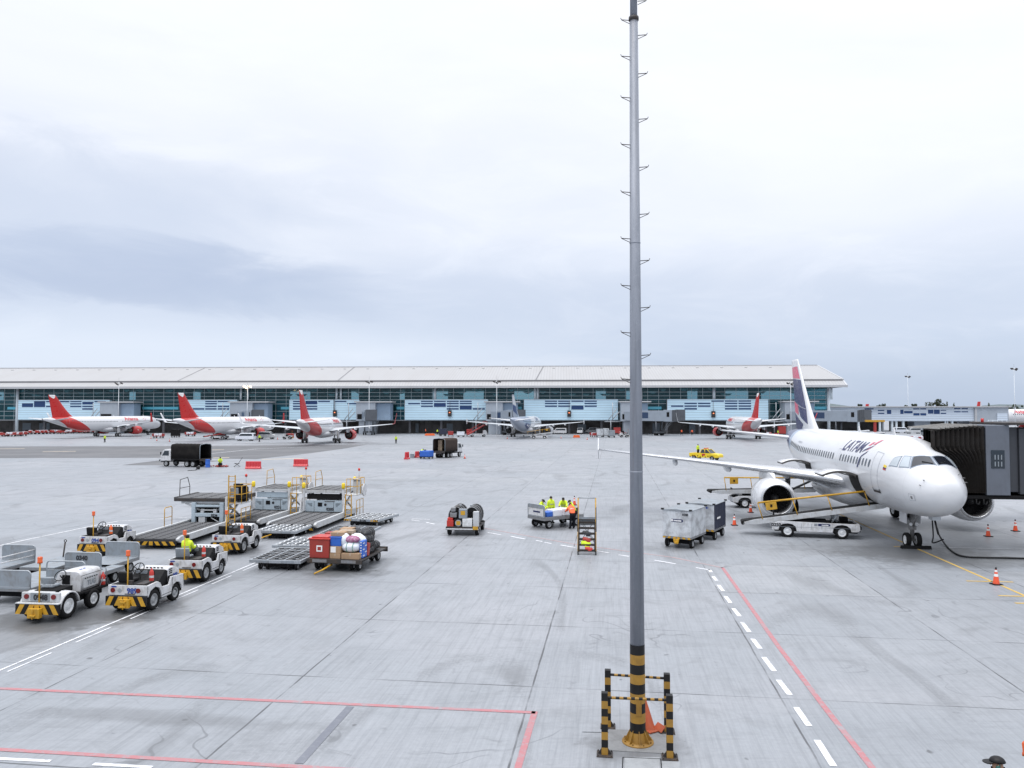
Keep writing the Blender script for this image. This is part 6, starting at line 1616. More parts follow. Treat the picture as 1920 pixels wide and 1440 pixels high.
# ================================================================ ROLLER DOLLIES
def dolly(label,loc,deg,L=3.2,W=2.4,z=.50,stripes=False,number=None,bar=False,balls=False):
    t=thing('roller_dolly',label,'dolly',loc,deg,'grey roller dollies beside the cargo loaders')
    b=MB()
    for y in (-W/2,W/2-.09): b.bx(-L/2,L/2,y,y+.09,z-.14,z)
    for x in (-L/2,L/2-.09): b.bx(x,x+.09,-W/2+.092,W/2-.092,z-.14,z-.003)
    for k in range(1,5): x=-L/2+k*L/5; b.bx(x-.03,x+.03,-W/2+.092,W/2-.092,z-.11,z-.02)
    for k in (1,2): y=-W/2+k*W/3; b.bx(-L/2+.092,L/2-.092,y-.035,y+.035,z-.018,z+.012)
    b.mt(1); n=9; m=6
    for i in range(n):
        x=-L/2+.25+i*(L-.5)/(n-1)
        for j in range(m):
            y=-W/2+.2+j*(W-.4)/(m-1)
            if balls: b.box((x,y,z+.0),(.26,.07,.05),.5 if i%2 else -.5)
            else: b.cyl((x,y-.12,z-.01),(x,y+.12,z-.01),.035,n=8)
    b.build('roller_frame',['galvanised','roller_steel' if not balls else 'rim_white'],t,.006)
    b=MB(); b.bx(-L/2+.3,L/2-.3,-W/2+.3,W/2-.3,z-.26,z-.16); b.bx(-L/2+.35,-L/2+.6,-.7,.7,.12,z-.26); b.bx(L/2-.6,L/2-.35,-.7,.7,.12,z-.26); b.build('undercarriage','under',t)
    for x in (-L/2+.45,L/2-.45):
        for y in (W/2-.35,W/2-.72,-W/2+.35,-W/2+.72): wheel(t,x,y,.165,.165,.12,'rim_grey')
    b=MB()
    for s in (1,-1): b.bx(-L/2-.02,-L/2-.003,s*W*.12,s*W*.36,z-.13,z-.01)
    b.build('plate','cart_grey',t)
    if stripes:
        for s in (1,-1):
            b=MB(); b.bx(-L/2-.015,-L/2-.002,s*W*.28,s*W*.49,z-.13,z-.01); q=b.build('end_plate','black_paint',t); b=MB(); hazard(b,-L/2-.018,min(s*W*.28,s*W*.49),max(s*W*.28,s*W*.49),z-.128,z-.012,7,slant=.06); b.build('hazard_stripes','yellow_paint',q)
        put_text(number,.15,(-L/2-.03,-.15,z-.125),(0,-1,0),(0,0,1),'text_black',t,'fleet_number',.008)
    if bar:
        b=MB(); b.path([(-L/2,W*.1,z-.2),(-L/2-1.0,W*.38,.06)],.035,8); b.build('tow_bar','yellow_paint',t)
    return t
dolly('nearest grey roller dolly, left of the cart piled with boxes and bags',along(516,1050,.5,HD,-1.6,0),HD,3.3,2.45)
dolly('roller dolly with a yellow tow bar leaning down, in front of loader 0221',along(515,996,.5,HD,-1.4,0),HD,2.6,2.45,bar=True,balls=True)
dolly('roller dolly with pale angled rollers, directly behind the nearest one',along(552,1024,.5,HD,-1.5,0),HD,2.7,2.5,balls=True)
dolly('roller dolly in front of the right post of loader 0205, frame partly hidden by boxes',along(640,1001,.5,HD,-1.5,0),HD,3.2,2.7)
dolly('roller dolly with striped end plates numbered 0-1136, far right of the loaders',along(678,973,.5,HD-10,-1.4,0),HD-10,3.0,2.4,stripes=True,number='0-1136',balls=True)

# ================================================================ LOADED CART
LD=79.0; lc=along(627,1048.5,.55,LD,-1.6,0)
t=thing('baggage_cart','dark steel flat cart loaded with a red crate, boxes and black bags','baggage cart',lc,LD)
b=MB(); b.bx(-1.6,1.7,-1.28,1.28,.47,.55); b.bx(-1.66,-1.602,-1.32,1.32,.36,.56); b.bx(1.702,1.76,-1.32,1.32,.36,.60); b.build('deck','dark_steel',t,.01)
b=MB()
for y0,y1 in ((.35,1.05),(-1.05,-.35)): b.bx(-1.672,-1.662,y0,y1,.40,.53)
b.build('plate','steel',t)
b=MB(); b.bx(-1.4,1.5,-1.0,1.0,.3,.46); b.build('undercarriage','under',t)
for x in (-1.15,1.2):
    for y in (1.0,.70,-.70,-1.0): wheel(t,x,y,.24,.24,.16,'rim_grey')
b=MB(); b.path([(-1.5,.15,.30),(-2.1,.35,.15),(-2.5,.55,.06)],.04,8); b.build('tow_bar','yellow_paint',t)
def on(base,deg,lx,ly,lz=0): a=R(deg); return Vector((base.x+lx*math.cos(a)-ly*math.sin(a),base.y+lx*math.sin(a)+ly*math.cos(a),lz))
def carton(label,pos,deg,dim,mt_='cardboard',group=None,tape=True,lab=False):
    t=thing('cardboard_box',label,'box',pos,deg,group); b=MB(); b.bx(-dim[0]/2,dim[0]/2,-dim[1]/2,dim[1]/2,0,dim[2]); c=b.build('carton',mt_,t,.012)
    if tape:
        b=MB(); b.bx(-dim[0]/2-.003,dim[0]/2+.003,-.03,.03,dim[2],dim[2]+.003); b.bx(-dim[0]/2-.004,-dim[0]/2-.001,-.03,.03,dim[2]*.6,dim[2]); b.build('tape','tan',t)
    if lab:
        b=MB(); b.bx(-dim[0]/2-.006,-dim[0]/2-.002,-dim[1]*.05,dim[1]*.42,dim[2]*.15,dim[2]*.95); b.build('label_sheet','text_white',t)
    return t
z0=.555
t=thing('plastic_crate','large dark red crate with a square label at the front left of the loaded cart','crate',on(lc,LD,-1.05,.78,z0),LD)
b=MB(); b.box((0,0,.42),(.95,.95,.84),top=1.03); b.build('crate_body','crate_red',t,.03); b=MB(); b.box((0,0,.87),(1.04,1.04,.06)); b.box((0,0,.93),(.8,.8,.06)); b.build('lid','red_paint',t,.02)
b=MB(); b.bx(-.50,-.492,-.16,.12,.30,.58); lb=b.build('label_sheet','text_white',t); b=MB(); b.bx(-.506,-.501,-.10,.07,.36,.52); b.build('label_print','crate_red',lb)
carton('flat cardboard box at the very bottom beside the red crate',on(lc,LD,-1.15,.02,z0),LD,(.7,.52,.22))
carton('cardboard box with a white label sheet, between the red crate and the white bundles',on(lc,LD,-1.15,.02,z0+.225),LD,(.65,.52,.32),lab=True)
t=thing('plastic_box','blue plastic box resting on the labelled cardboard box','box',on(lc,LD,-1.13,.03,z0+.55),LD); b=MB(); b.box((0,0,.19),(.6,.5,.38),top=1.04); b.box((0,0,.40),(.66,.56,.04)); b.build('box_body','blue_box',t,.02)
carton('cardboard box lying on top of the blue plastic box',on(lc,LD,-1.0,.02,z0+.975),LD+5,(.6,.62,.18))
carton('wide flat cardboard box under the white bundles',on(lc,LD,-1.15,-.72,z0),LD,(.75,.85,.26),'cardboard')
t=thing('wrapped_bundle','bulging white plastic bundle with green straps on the front right of the loaded cart','bundle',on(lc,LD,-1.15,-.62,z0+.265),LD)
b=MB(); b.ell((0,0,.24),(.36,.46,.25),18,12,.04); b.build('bundle_wrap','plastic_white',t); b=MB()
for y in (-.2,.1): b.path([(.37*math.cos(q),y,.24+.262*math.sin(q)) for q in [2*PI*k/16 for k in range(16)]],.014,5,True)
mat('green_strap',(.05,.25,.16),.5,0,0); b.build('strap','green_strap',t)
t=thing('plastic_sack','round pale plastic sack squeezed between the blue box and the plaid bag','sack',on(lc,LD,-1.1,-.30,z0+.50),LD); b=MB(); b.ell((0,0,.26),(.30,.22,.34),16,10,.05); b.build('sack_body','plastic_white',t)
t=thing('plaid_bag','purple plaid bag lying on top of the white bundle','bag',on(lc,LD,-1.12,-.66,z0+.70),LD); b=MB(); b.ell((0,0,.13),(.30,.36,.17),16,10,.03); b.build('bag_body','plaid',t)
t=thing('plastic_sack','white plastic sack behind the plaid bag','sack',on(lc,LD,-.72,-.74,z0+.30),LD); b=MB(); b.ell((0,0,.36),(.34,.44,.40),16,10,.05); b.build('sack_body','plastic_white',t)
t=thing('suitcase','tall blue suitcase with white spots at the right side of the white bundle','suitcase',on(lc,LD,-1.0,-1.14,z0),LD); b=MB(); b.box((0,0,.40),(.55,.16,.78)); b.build('case','blue_box',t,.04); b=MB()
for k in range(10): b.box((-.2+.13*(k%4),-.083,.12+.14*(k//2)),(.07,.006,.05),0,.4)
for k in range(6): b.box((-.278,.0,.12+.12*k),(.006,.06,.05))
b.build('spots','text_white',t)
t=thing('suitcase','dark red suitcase lying on the right edge behind the blue spotted one','suitcase',on(lc,LD,-.55,-1.10,z0),LD); b=MB(); b.box((0,0,.30),(.25,.3,.6),0,.25); b.build('case','crate_red',t,.04)
r=random.Random(4); lab=['lowest black wrapped bag at the right rear','second black wrapped bag of the pile','third black wrapped bag of the pile','fourth black wrapped bag of the pile','topmost black wrapped bag on the pile','black bag lying across the back of the load','black bag at the rear right corner of the cart']
for k,(x,y,zz_,dg_) in enumerate(((.05,-.95,0,20),(.15,-.92,.26,26),(.10,-.90,.52,18),(.55,-.85,.02,30),(.45,-.80,.74,24),(.60,-.15,.70,75),(.95,-.88,.05,22))):
    t=thing('duffel_bag',lab[k],'bag',on(lc,LD,x,y,z0+zz_),LD+dg_-20,'black wrapped bags on the loaded cart'); b=MB(); rings=[]
    for i in range(9):
        u=-1+i/4; q=.19*(1-abs(u)**4*.75)*r.uniform(.92,1.06); rings.append([(u*.62,q*math.cos(2*PI*j/12)*1.25,.17+q*1.05*math.sin(2*PI*j/12)) for j in range(12)])
    b.loft(rings,True); bb=b.build('bag_body','bag_black',t); b=MB()
    for u in (-.28,0,.28): b.path([(u,.245*math.cos(q),.17+.205*math.sin(q)) for q in [2*PI*j/12 for j in range(12)]],.010,5,True)
    b.build('binding','dark_steel',bb)
for k,(x,y,zz_,dm,mt_,l) in enumerate(((-.25,.75,0,(.6,.8,.55),'cardboard','brown box behind the red crate on the loaded cart'),(-.2,.72,.56,(.5,.6,.42),'crate_red','small dark red box on the brown box behind the red crate'),(-.2,.05,0,(.7,.7,.62),'cardboard','brown box in the middle of the load'),(-.2,.10,.63,(.6,.5,.34),'cardboard_pale','pale box on the middle brown box'),(-.25,-.45,.35,(.6,.5,.5),'cardboard_pale','pale taller box behind the white sack'),(.35,.2,.0,(.6,.6,1.12),'cardboard','tallest brown box standing at the back of the load'),(-.28,-.05,.98,(.4,.7,.14),'tan','thin tan box on top of the pale box'))):
    carton(l,on(lc,LD,x,y,z0+zz_),LD+r.uniform(-6,6),dm,mt_)

# ================================================================ HANDLERS AND THEIR CART
PD_=36.0; pc_=along(1006,990,0,PD_,-1.55,0)
t=thing('baggage_cart','baggage cart with a white end panel, worked on by handlers in bright vests','baggage cart',pc_,PD_)
b=MB(); b.bx(-1.6,1.6,-.85,.85,.66,.72); b.bx(-1.6,1.6,.80,.86,.52,.66); b.bx(-1.6,1.6,-.86,-.80,.52,.66); b.bx(-1.6,-1.54,-.798,.798,.52,.655); b.build('deck','steel',t,.01)
end_panel(t,-1.57,1.7,.72,.74); 
b=MB(); b.bx(-1.615,-1.60,-.75,.75,.78,1.22); pn=b.build('panel','white_paint',t,.01); b=MB(); b.bx(-1.62,-1.617,-.45,.25,.98,1.08); b.build('badge','navy',pn)
b=MB(); b.bx(-1.25,-1.0,-.6,.6,.28,.55); b.bx(1.0,1.25,-.6,.6,.28,.55); b.bx(-1.1,1.1,-.1,.1,.4,.52); b.build('axle','under',t)
for x in (-1.12,1.12):
    for y in (.68,-.68): wheel(t,x,y,.26,.26,.18,'rim_grey')
for k,(x,y,dm,mt_,l) in enumerate(((-1.05,-.35,(.5,.7,.30),'blue_box','blue box at the panel end of the handlers cart'),(-.45,-.38,(.7,.75,.40),'plastic_white','first pale plastic-wrapped box on the handlers cart'),(.25,-.38,(.66,.75,.42),'plastic_white','second pale plastic-wrapped box on the handlers cart'),(.92,-.36,(.6,.75,.40),'canvas_brown','dark box at the far end of the handlers cart'),(.0,.42,(1.6,.65,.28),'tan','long pale tan bale at the back of the handlers cart'),(-1.05,.42,(.5,.6,.34),'plastic_white','pale box behind the blue one on the handlers cart'))):
    t=thing('wrapped_box',l,'box',on(pc_,PD_,x,y,.725),PD_); b=MB(); b.box((0,0,dm[2]/2),dm); b.build('box_body',mt_,t,.035)
HG='baggage handlers round the cart'
def facing(frm,to): d=to-frm; return math.degrees(math.atan2(d.y,d.x))-90
cc=pc_
for px,py,l,po,jk,ht,sd in ((1011,984,'handler in a yellow vest and cap bending at the panel end of the cart','lean','hivis','cap',5),(1033,981,'handler with dark hair in yellow-green standing upright behind the cart','stand','hivis',None,6),(1057,979,'dark-haired handler leaning in from behind the orange vest','lean','hivis',None,7),(1076,986,'handler in yellow-green at the far end of the cart, near the step ladder','lean','hivis','cap',8)):
    p=G(px,py); person(l,p,facing(p,Vector((cc.x+.3,cc.y,0))),po,jk,ht,True,HG,tilt=28,seed=sd)
p=G(1073,991.5); person('handler in an orange vest and dark trousers bending over the near side of the cart',p,facing(p,Vector((G(1040,975).x,G(1040,975).y,0))),'lean','hivis_orange','cap',True,HG,tilt=42,seed=9)

# ================================================================ SERVICE TRAILER
SV=84; sp=along(868,1003.5,0,SV,-1.1,0)
t=thing('service_trailer','red framed service trailer with two large dark hose drums and white cabinets','service trailer',sp,SV)
b=MB(); b.bx(-1.25,1.7,-.92,.92,.38,.48); b.bx(-1.33,-1.252,-.98,.98,.32,.52); b.build('frame','dark_steel',t,.01)
b=MB(); b.bx(-1.345,-1.332,-.95,.95,.36,.42); b.build('marker_strip','rim_white',t)
for s,l in ((1,0),(-1,0)):
    b=MB(); rings=[]
    for x,ro in ((-.75,.50),(-.72,.54),(-.1,.54),(.9,.54),(.93,.50)):
        rings.append([(x,s*.48+ro*.78*math.cos(2*PI*k/24),1.02+ro*1.05*math.sin(2*PI*k/24)) for k in range(24)])
    b.loft(rings,True); dr=b.build('hose_drum','seat_black',t)
    b=MB()
    for x in (-.76,-.25,.25,.92): b.path([(x,s*.48+.44*math.cos(q),1.02+.585*math.sin(q)) for q in [2*PI*k/20 for k in range(20)]],.028,6,True)
    b.build('drum_hoop','steel',dr)
    b=MB(); b.path([(-.78,s*.48+rr*math.cos(q)*.8,1.02+rr*math.sin(q)) for q,rr in [(2*PI*k/14,.12+.022*k*.6) for k in range(26)]],.025,6); b.build('hose_coil','rubber',dr)
b=MB(); b.bx(-1.15,-.80,-.24,.24,.98,1.52); cb=b.build('control_cabinet','cart_grey',t,.02); b=MB(); b.bx(-1.16,-1.152,-.13,.13,1.18,1.42); b.build('warning_plate','yellow_paint',cb)
b=MB(); b.bx(-1.2,-.80,-.55,.02,.50,.97); b.build('white_cabinet','rim_white',t,.02)
b=MB(); b.bx(-1.2,-.85,.06,.50,.50,.95); q=b.build('black_cabinet','seat_black',t,.02); b=MB(); b.cyl((-1.205,.26,.72),(-1.215,.26,.72),.19,n=20); pl=b.build('round_plate','galvanised',q); b=MB(); b.bx(-1.222,-1.217,.14,.38,.60,.84); b.build('warning_plate','yellow_paint',pl)
b=MB(); b.bx(-1.2,-.8,.55,.95,.5,.86); b.bx(-1.15,-.6,.60,.92,.86,1.0); b.build('red_box','red_paint',t,.02)
b=MB(); b.bx(-1.1,-.8,.38,.78,1.02,1.30); b.bx(-1.12,-.85,.45,.72,1.36,1.60); b.build('pump_unit','steel',t,.03)
b=MB(); b.bx(-1.15,-.8,-.92,-.60,.5,1.38); b.build('side_cabinet','white_worn',t,.02)
b=MB(); b.bx(-1.352,-1.347,-.92,-.62,.36,.56); b.build('rear_marker','yellow_paint',t)
b=MB(); b.cyl((-.2,.3,1.58),(-.2,.3,1.68),.07,n=10); b.cyl((-.2,-.35,1.58),(-.2,-.35,1.68),.07,n=10); b.build('valve','galvanised',t)
for x in (-.95,1.2):
    for y in (.82,-.82): wheel(t,x,y,.29,.29,.20,'rim_grey')

# ================================================================ ROLLING STEP LADDER
SLD=84; slp=along(1100.5,1040.5,0,SLD,-.9,0)
t=thing('step_ladder','wheeled yellow-railed step ladder with a high loop handrail','step ladder',slp,SLD)
b=MB()
for s in (1,-1):
    y=s*.45; b.path([(-.88,y,.18),(-.40,y,1.05),(-.10,y,1.68),(-.10,y,2.78)],.032,8); b.path([(.70,y,.18),(.55,y,1.2),(.42,y,1.66)],.026,8); b.cyl((-.88,y,.22),(.70,y,.22),.024,n=8); b.cyl((.42,y,1.66),(-.10,y,1.66),.026,n=8); b.cyl((-.62,y,.66),(.62,y,.66),.02,n=6)
b.build('frame','yellow_paint',t)
b=MB(); b.cyl((-.10,-.45,2.78),(-.10,.45,2.78),.03,n=8); b.build('top_rail','galvanised',t)
for k in range(6):
    u=k/5; b=MB(); b.box((-.85+.72*u,0,.24+1.30*u),(.24,.86,.045)); b.box((-.96+.72*u,0,.22+1.30*u),(.02,.86,.09)); b.build('tread','dark_steel',t,.006)
b=MB()
for s in (1,-1): b.path([(-.92,s*.41,.16),(-.10,s*.41,1.64)],.045,6); b.path([(-.80,s*.47,1.15),(-.42,s*.47,1.9),(-.10,s*.47,2.30)],.022,6)
b.cyl((-.85,-.45,.20),(-.85,.45,.20),.03,n=6); b.path([(.66,-.43,.3),(.44,.43,1.6)],.016,5); b.path([(.66,.43,.3),(.44,-.43,1.6)],.016,5)
b.build('stringers','dark_steel',t)
b=MB(); b.bx(-.12,.44,-.43,.43,1.655,1.69); b.build('platform','dark_steel',t); b=MB(); b.bx(.41,.43,-.43,.43,1.30,1.60); b.build('rear_plate','cart_grey',t); b=MB(); b.bx(-.13,-.115,-.43,.43,1.70,1.80); b.build('kick_plate','cart_grey',t)
b=MB(); b.path([(-.05,.25,1.55),(.45,-.35,.55)],.012,5); b.build('cable_stay','black_paint',t)
for x in (-.88,.70):
    for s in (1,-1): wheel(t,x,s*.45,.10,.10,.06,'rim_grey')
for l,nm,cat,mt_,pos,dm in (('black folded cloth on the upper tread of the step ladder','folded_cloth','cloth','bag_black',(-.42,0,.95),(.3,.6,.16)),('dark red bag on a middle tread of the step ladder','bag','bag','crate_red',(-.58,0,.68),(.26,.6,.14)),('yellow-green vest heaped on a lower tread of the step ladder','folded_vest','vest','hivis',(-.68,.05,.45),(.24,.66,.20)),('red bag on the lowest tread of the step ladder','bag','bag','red_paint',(-.84,-.1,.265),(.24,.5,.12))):
    b=MB(); b.box((0,0,dm[2]*.4),(dm[0],dm[1]*.8,dm[2]*.8),.1,0,.05,.85); b.box((.02,dm[1]*.12,dm[2]*.85),(dm[0]*.8,dm[1]*.55,dm[2]*.5),-.25,0,.12,.7); b.box((-dm[0]*.45,-dm[1]*.1,dm[2]*.1),(.05,dm[1]*.4,dm[2]*1.2),.1,.2); tag(b.build(nm,mt_,None,.03,on(slp,SLD,*pos),R(SLD)),l,cat)

# ================================================================ CLOSED BAGGAGE CONTAINERS
mat('container_white',(.60,.63,.66),.45,.1,.5,1.6,dcol=(.20,.20,.21))
def container_cart(label,loc,deg,curtain=False,number=None,L=2.5,W=1.55):
    t=thing('container_cart',label,'baggage container',loc,deg,'closed baggage container carts')
    b=MB(); b.bx(-L/2,L/2,-W/2,W/2,.50,.60); b.mt(1); hazard(b,-L/2-.02,-W/2,W/2,.51,.60,11,slant=.05); b.build('chassis',['steel','yellow_paint'],t)
    b=MB(); b.bx(-L/2,-L/2+.05,-W/2,W/2,.605,1.98)
    if curtain: b.bx(L/2-.05,L/2,-W/2,W/2,.605,1.98); b.bx(-L/2+.05,L/2-.05,W/2-.05,W/2,.605,1.98)
    else: b.bx(L/2-.05,L/2,-W/2,W/2,.605,1.98); b.bx(-L/2+.05,L/2-.05,-W/2,-W/2+.05,.605,1.98); b.bx(-L/2+.05,L/2-.05,W/2-.05,W/2,.605,1.98)
    w_=b.build('walls','container_white',t,.01)
    if curtain:
        b=MB(); n=22; vs=[]
        for k in range(n+1): x=-L/2+.05+(L-.1)*k/n; yy=-W/2+.02+.03*math.sin(k*1.9); vs.append([(x,yy,.56),(x,yy-.01,1.2),(x,yy,1.97)])
        b.loft(vs,True,caps=False,wrap=False); b.build('curtain','canvas_navy',t)
        b=MB(); b.bx(-L/2+.5,-L/2+1.2,-W/2-.04,-W/2-.032,1.15,1.25); b.build('badge','text_white',t)
    b=MB(); b.prism([(-W/2-.04,1.985),(W/2+.04,1.985),(W/2+.04,2.01),(0,2.07),(-W/2-.04,2.01)],-L/2-.05,L/2+.05,'yz'); b.build('roof','cart_grey',t,.006)
    for x in (-L/2,L/2):
        for y in (-W/2,W/2): b=MB(); b.box((x,y,2.04),(.16,.14,.08)); b.build('corner_casting','black_paint',t,.01)
    if not curtain:
        b=MB(); pts=[]
        for k in range(8): a=PI/2-PI*k/7; pts.append((-.14-.0+math.cos(a)*.08*-1-.10,1.46+math.sin(a)*.08))
        b.prism([(.28,1.38),(.28,1.54),(-.30,1.54),(-.36,1.50),(-.36,1.42),(-.30,1.38)],-L/2-.006,-L/2-.001,'yz'); bd=b.build('badge','navy',t)
        put_text('menzies',.13,(-L/2-.009,-.06,1.425),(0,-1,0),(0,0,1),'text_white',bd,'badge_lettering',.006)
        put_text('M',.14,(-L/2-.009,.25,1.42),(0,-1,0),(0,0,1),'text_white',bd,'badge_emblem',.012)
        put_text('0100',.16,(-L/2-.005,-.48,1.74),(0,-1,0),(0,0,1),'text_black',w_,'fleet_number',.01)
    else: put_text('0391',.16,(-L/2-.005,-.30,1.76),(0,-1,0),(0,0,1),'text_blue',w_,'fleet_number',.01)
    b=MB(); b.bx(-L/2+.25,L/2-.25,-.1,.1,.32,.48); b.bx(-L/2+.42,-L/2+.62,-.6,.6,.2,.49); b.bx(L/2-.62,L/2-.42,-.6,.6,.2,.49); b.build('axle','under',t)
    b=MB(); b.prism([(-.16,.50),(.16,.50),(.10,.24),(-.10,.24)],-L/2-.10,-L/2-.001,'yz'); b.path([(-L/2-.05,0,.34),(-L/2-.18,0,.30)],.05,8); b.build('tow_hitch','yellow_paint',t,.01)
    for x in (-L/2+.45,L/2-.45):
        for y in (W/2-.1,-W/2+.1): wheel(t,x,y,.24,.24,.16,'rim_grey')
    return t
container_cart('scuffed white closed container cart with a grey roof, the nearer of the pair',along(1270,1027.5,0,58,-1.15,0),58,False)
container_cart('white closed container cart with a dark blue curtain side, behind the scuffed one',along(1315,1011.5,0,60,-1.1,0),60,True)

# ================================================================ BELT LOADERS
def belt_loader(label,loc,deg,tilt=10,number=None,zlow=.62,badge=True):
    t=thing('belt_loader',label,'belt loader',loc,deg,'white belt loaders at the near jet')
    b=MB(); 
    pr=[(-2.15,.42),(-2.15,.78),(-1.7,.92),(2.55,.86),(2.58,.50),(2.40,.42),(2.12,.42),(2.06,.62),(1.88,.76),(1.62,.80),(1.36,.76),(1.18,.62),(1.12,.36),(-.80,.36),(-.86,.62),(-1.04,.76),(-1.30,.80),(-1.56,.76),(-1.74,.62),(-1.80,.42)]
    for y in (-.92,.85): b.prism(pr,y,y+.07)
    b.bx(-2.13,-2.08,-.84,.84,.44,.78); b.bx(2.5,2.56,-.84,.84,.5,.85); b.build('body','white_paint',t,.012)
    b=MB(); b.bx(-2.0,2.45,-.84,.84,.34,.66); b.bx(-1.9,2.4,-.83,.83,.66,.82); b.build('chassis','under',t)
    b=MB(); b.bx(2.60,2.78,-.15,.15,.46,.62); b.cyl((2.62,-.6,.66),(2.66,-.6,.66),.09,n=12); b.bx(2.56,2.6,-.85,.85,.42,.56); b.build('bumper','black_paint',t,.01)
    b=MB()
    for x in (-.55,-.0,.55): b.bx(x-.01,x+.01,-.925,-.921,.5,.82)
    b.bx(-2.0,2.4,-.925,-.921,.60,.615) ; b.build('panel_seam','cart_grey',t)
    if number: put_text(number,.26,(-1.92,-.926,.62),(1,0,0),(0,0,1),'text_black',t,'fleet_number',.012)
    if badge:
        b=MB(); b.prism([(.35,.70),(.95,.70),(1.0,.74),(1.0,.80),(.95,.84),(.35,.84)],-.926,-.922,'xz'); bd=b.build('badge','navy',t); put_text('menzies',.11,(.72,-.929,.735),(1,0,0),(0,0,1),'text_white',bd,'badge_lettering',.005)
        b=MB(); b.bx(.14,.32,-.926,-.922,.70,.84); b.build('badge_emblem','cart_grey',t)
    for x in (-1.30,1.62):
        for y in (.80,-.80): wheel(t,x,y,.36,.36,.24,'rim_white')
    a=R(tilt); L=8.1; p0=Vector((-3.75,0,zlow)); d=Vector((math.cos(a),0,math.sin(a))); n=Vector((-math.sin(a),0,math.cos(a)))
    def P(s,y,h): return tuple(p0+d*s+n*h+Vector((0,y,0)))
    b=MB()
    for y0,y1 in ((-.56,-.47),(.47,.56)):
        vs=[P(s,y,h) for s,h0,h1 in ((0,.02,.10),(.7,-.12,.18),(L-.4,-.10,.18),(L,.02,.12)) for y in (y0,y1) for h in (h0,h1)]
        for k in range(3):
            o=k*4; b.add([vs[o+i] for i in range(8)],[(0,1,5,4),(2,6,7,3),(0,4,6,2),(1,3,7,5),(0,2,3,1),(4,5,7,6)])
    b.build('conveyor_frame','white_worn',t,.008)
    b=MB(); rings=[]
    for k in range(13):
        q=PI/2+PI*k/12; rings.append([P(.02+.09*math.cos(q),y,.09+.09*math.sin(q)) for y in (-.465,.465)])
    for k in range(13):
        q=-PI/2+PI*k/12; rings.append([P(L-.02+.09*math.cos(q),y,.11+.09*math.sin(q)) for y in (-.465,.465)])
    rings.append(rings[0]); b.loft(rings,True,caps=False,wrap=False); b.build('belt','rubber',t)
    b=MB(); b.cyl(P(L,-.56,.08),P(L,.56,.08),.17,n=14); b.cyl(P(0,-.56,.06),P(0,.56,.06),.10,n=12); b.build('end_roller','rubber',t)
    b=MB(); y=-.56
    b.cyl(P(1.05,y,1.12),P(L-.95,y,.98),.055,n=8)
    for s,h in ((1.15,1.12),(3.1,1.08),(5.0,1.04),(7.0,.99)): b.cyl(P(s,y,.15),P(s-.12,y,h),.03,n=7)
    b.build('handrail','yellow_paint',t)
    b=MB(); c=p0+d*1.75+n*.84; b.box((c.x,y,c.z),(.62,.10,.44),0,-a); bx_=b.build('control_box','yellow_paint',t,.02)
    b=MB(); b.box((c.x,y-.06,c.z+.02),(.12,.02,.16)); b.build('control_button','under',bx_)
    b=MB()
    for y in (-.4,.4): b.path([(1.15,y,.85),tuple(p0+d*5.3+n*-.1+Vector((0,y,0)))],.045,7); b.path([(-1.6,y,.8),tuple(p0+d*2.0+n*-.1+Vector((0,y,0)))],.05,7)
    b.cyl((1.5,0,.86),tuple(p0+d*4.9+n*-.1),.06,n=10); b.build('lift_arms','galvanised',t)
    b=MB(); b.bx(-1.2,.9,-.4,.4,.82,.98); b.box((1.9,.45,.98),(.45,.4,.25)); b.build('engine_cover','under',t,.02)
    b=MB(); b.bx(-1.9,-1.55,.45,.8,.93,1.05); b.box((-1.95,.62,1.2),(.08,.4,.4)); b.build('driver_seat','seat_black',t,.03)
    return t
bd_=-14.5; belt_loader('white belt loader numbered 0250 with a yellow handrail, raised to the near jet hold',along(1477,1007.5,0,bd_,-1.30,-.92),bd_,9.3,'0250')
belt_loader('white belt loader partly behind the near jet engine, belt nearly level',along(1397,953,0,-3,-1.3,-.92),-3,1.2,None,1.12,False)

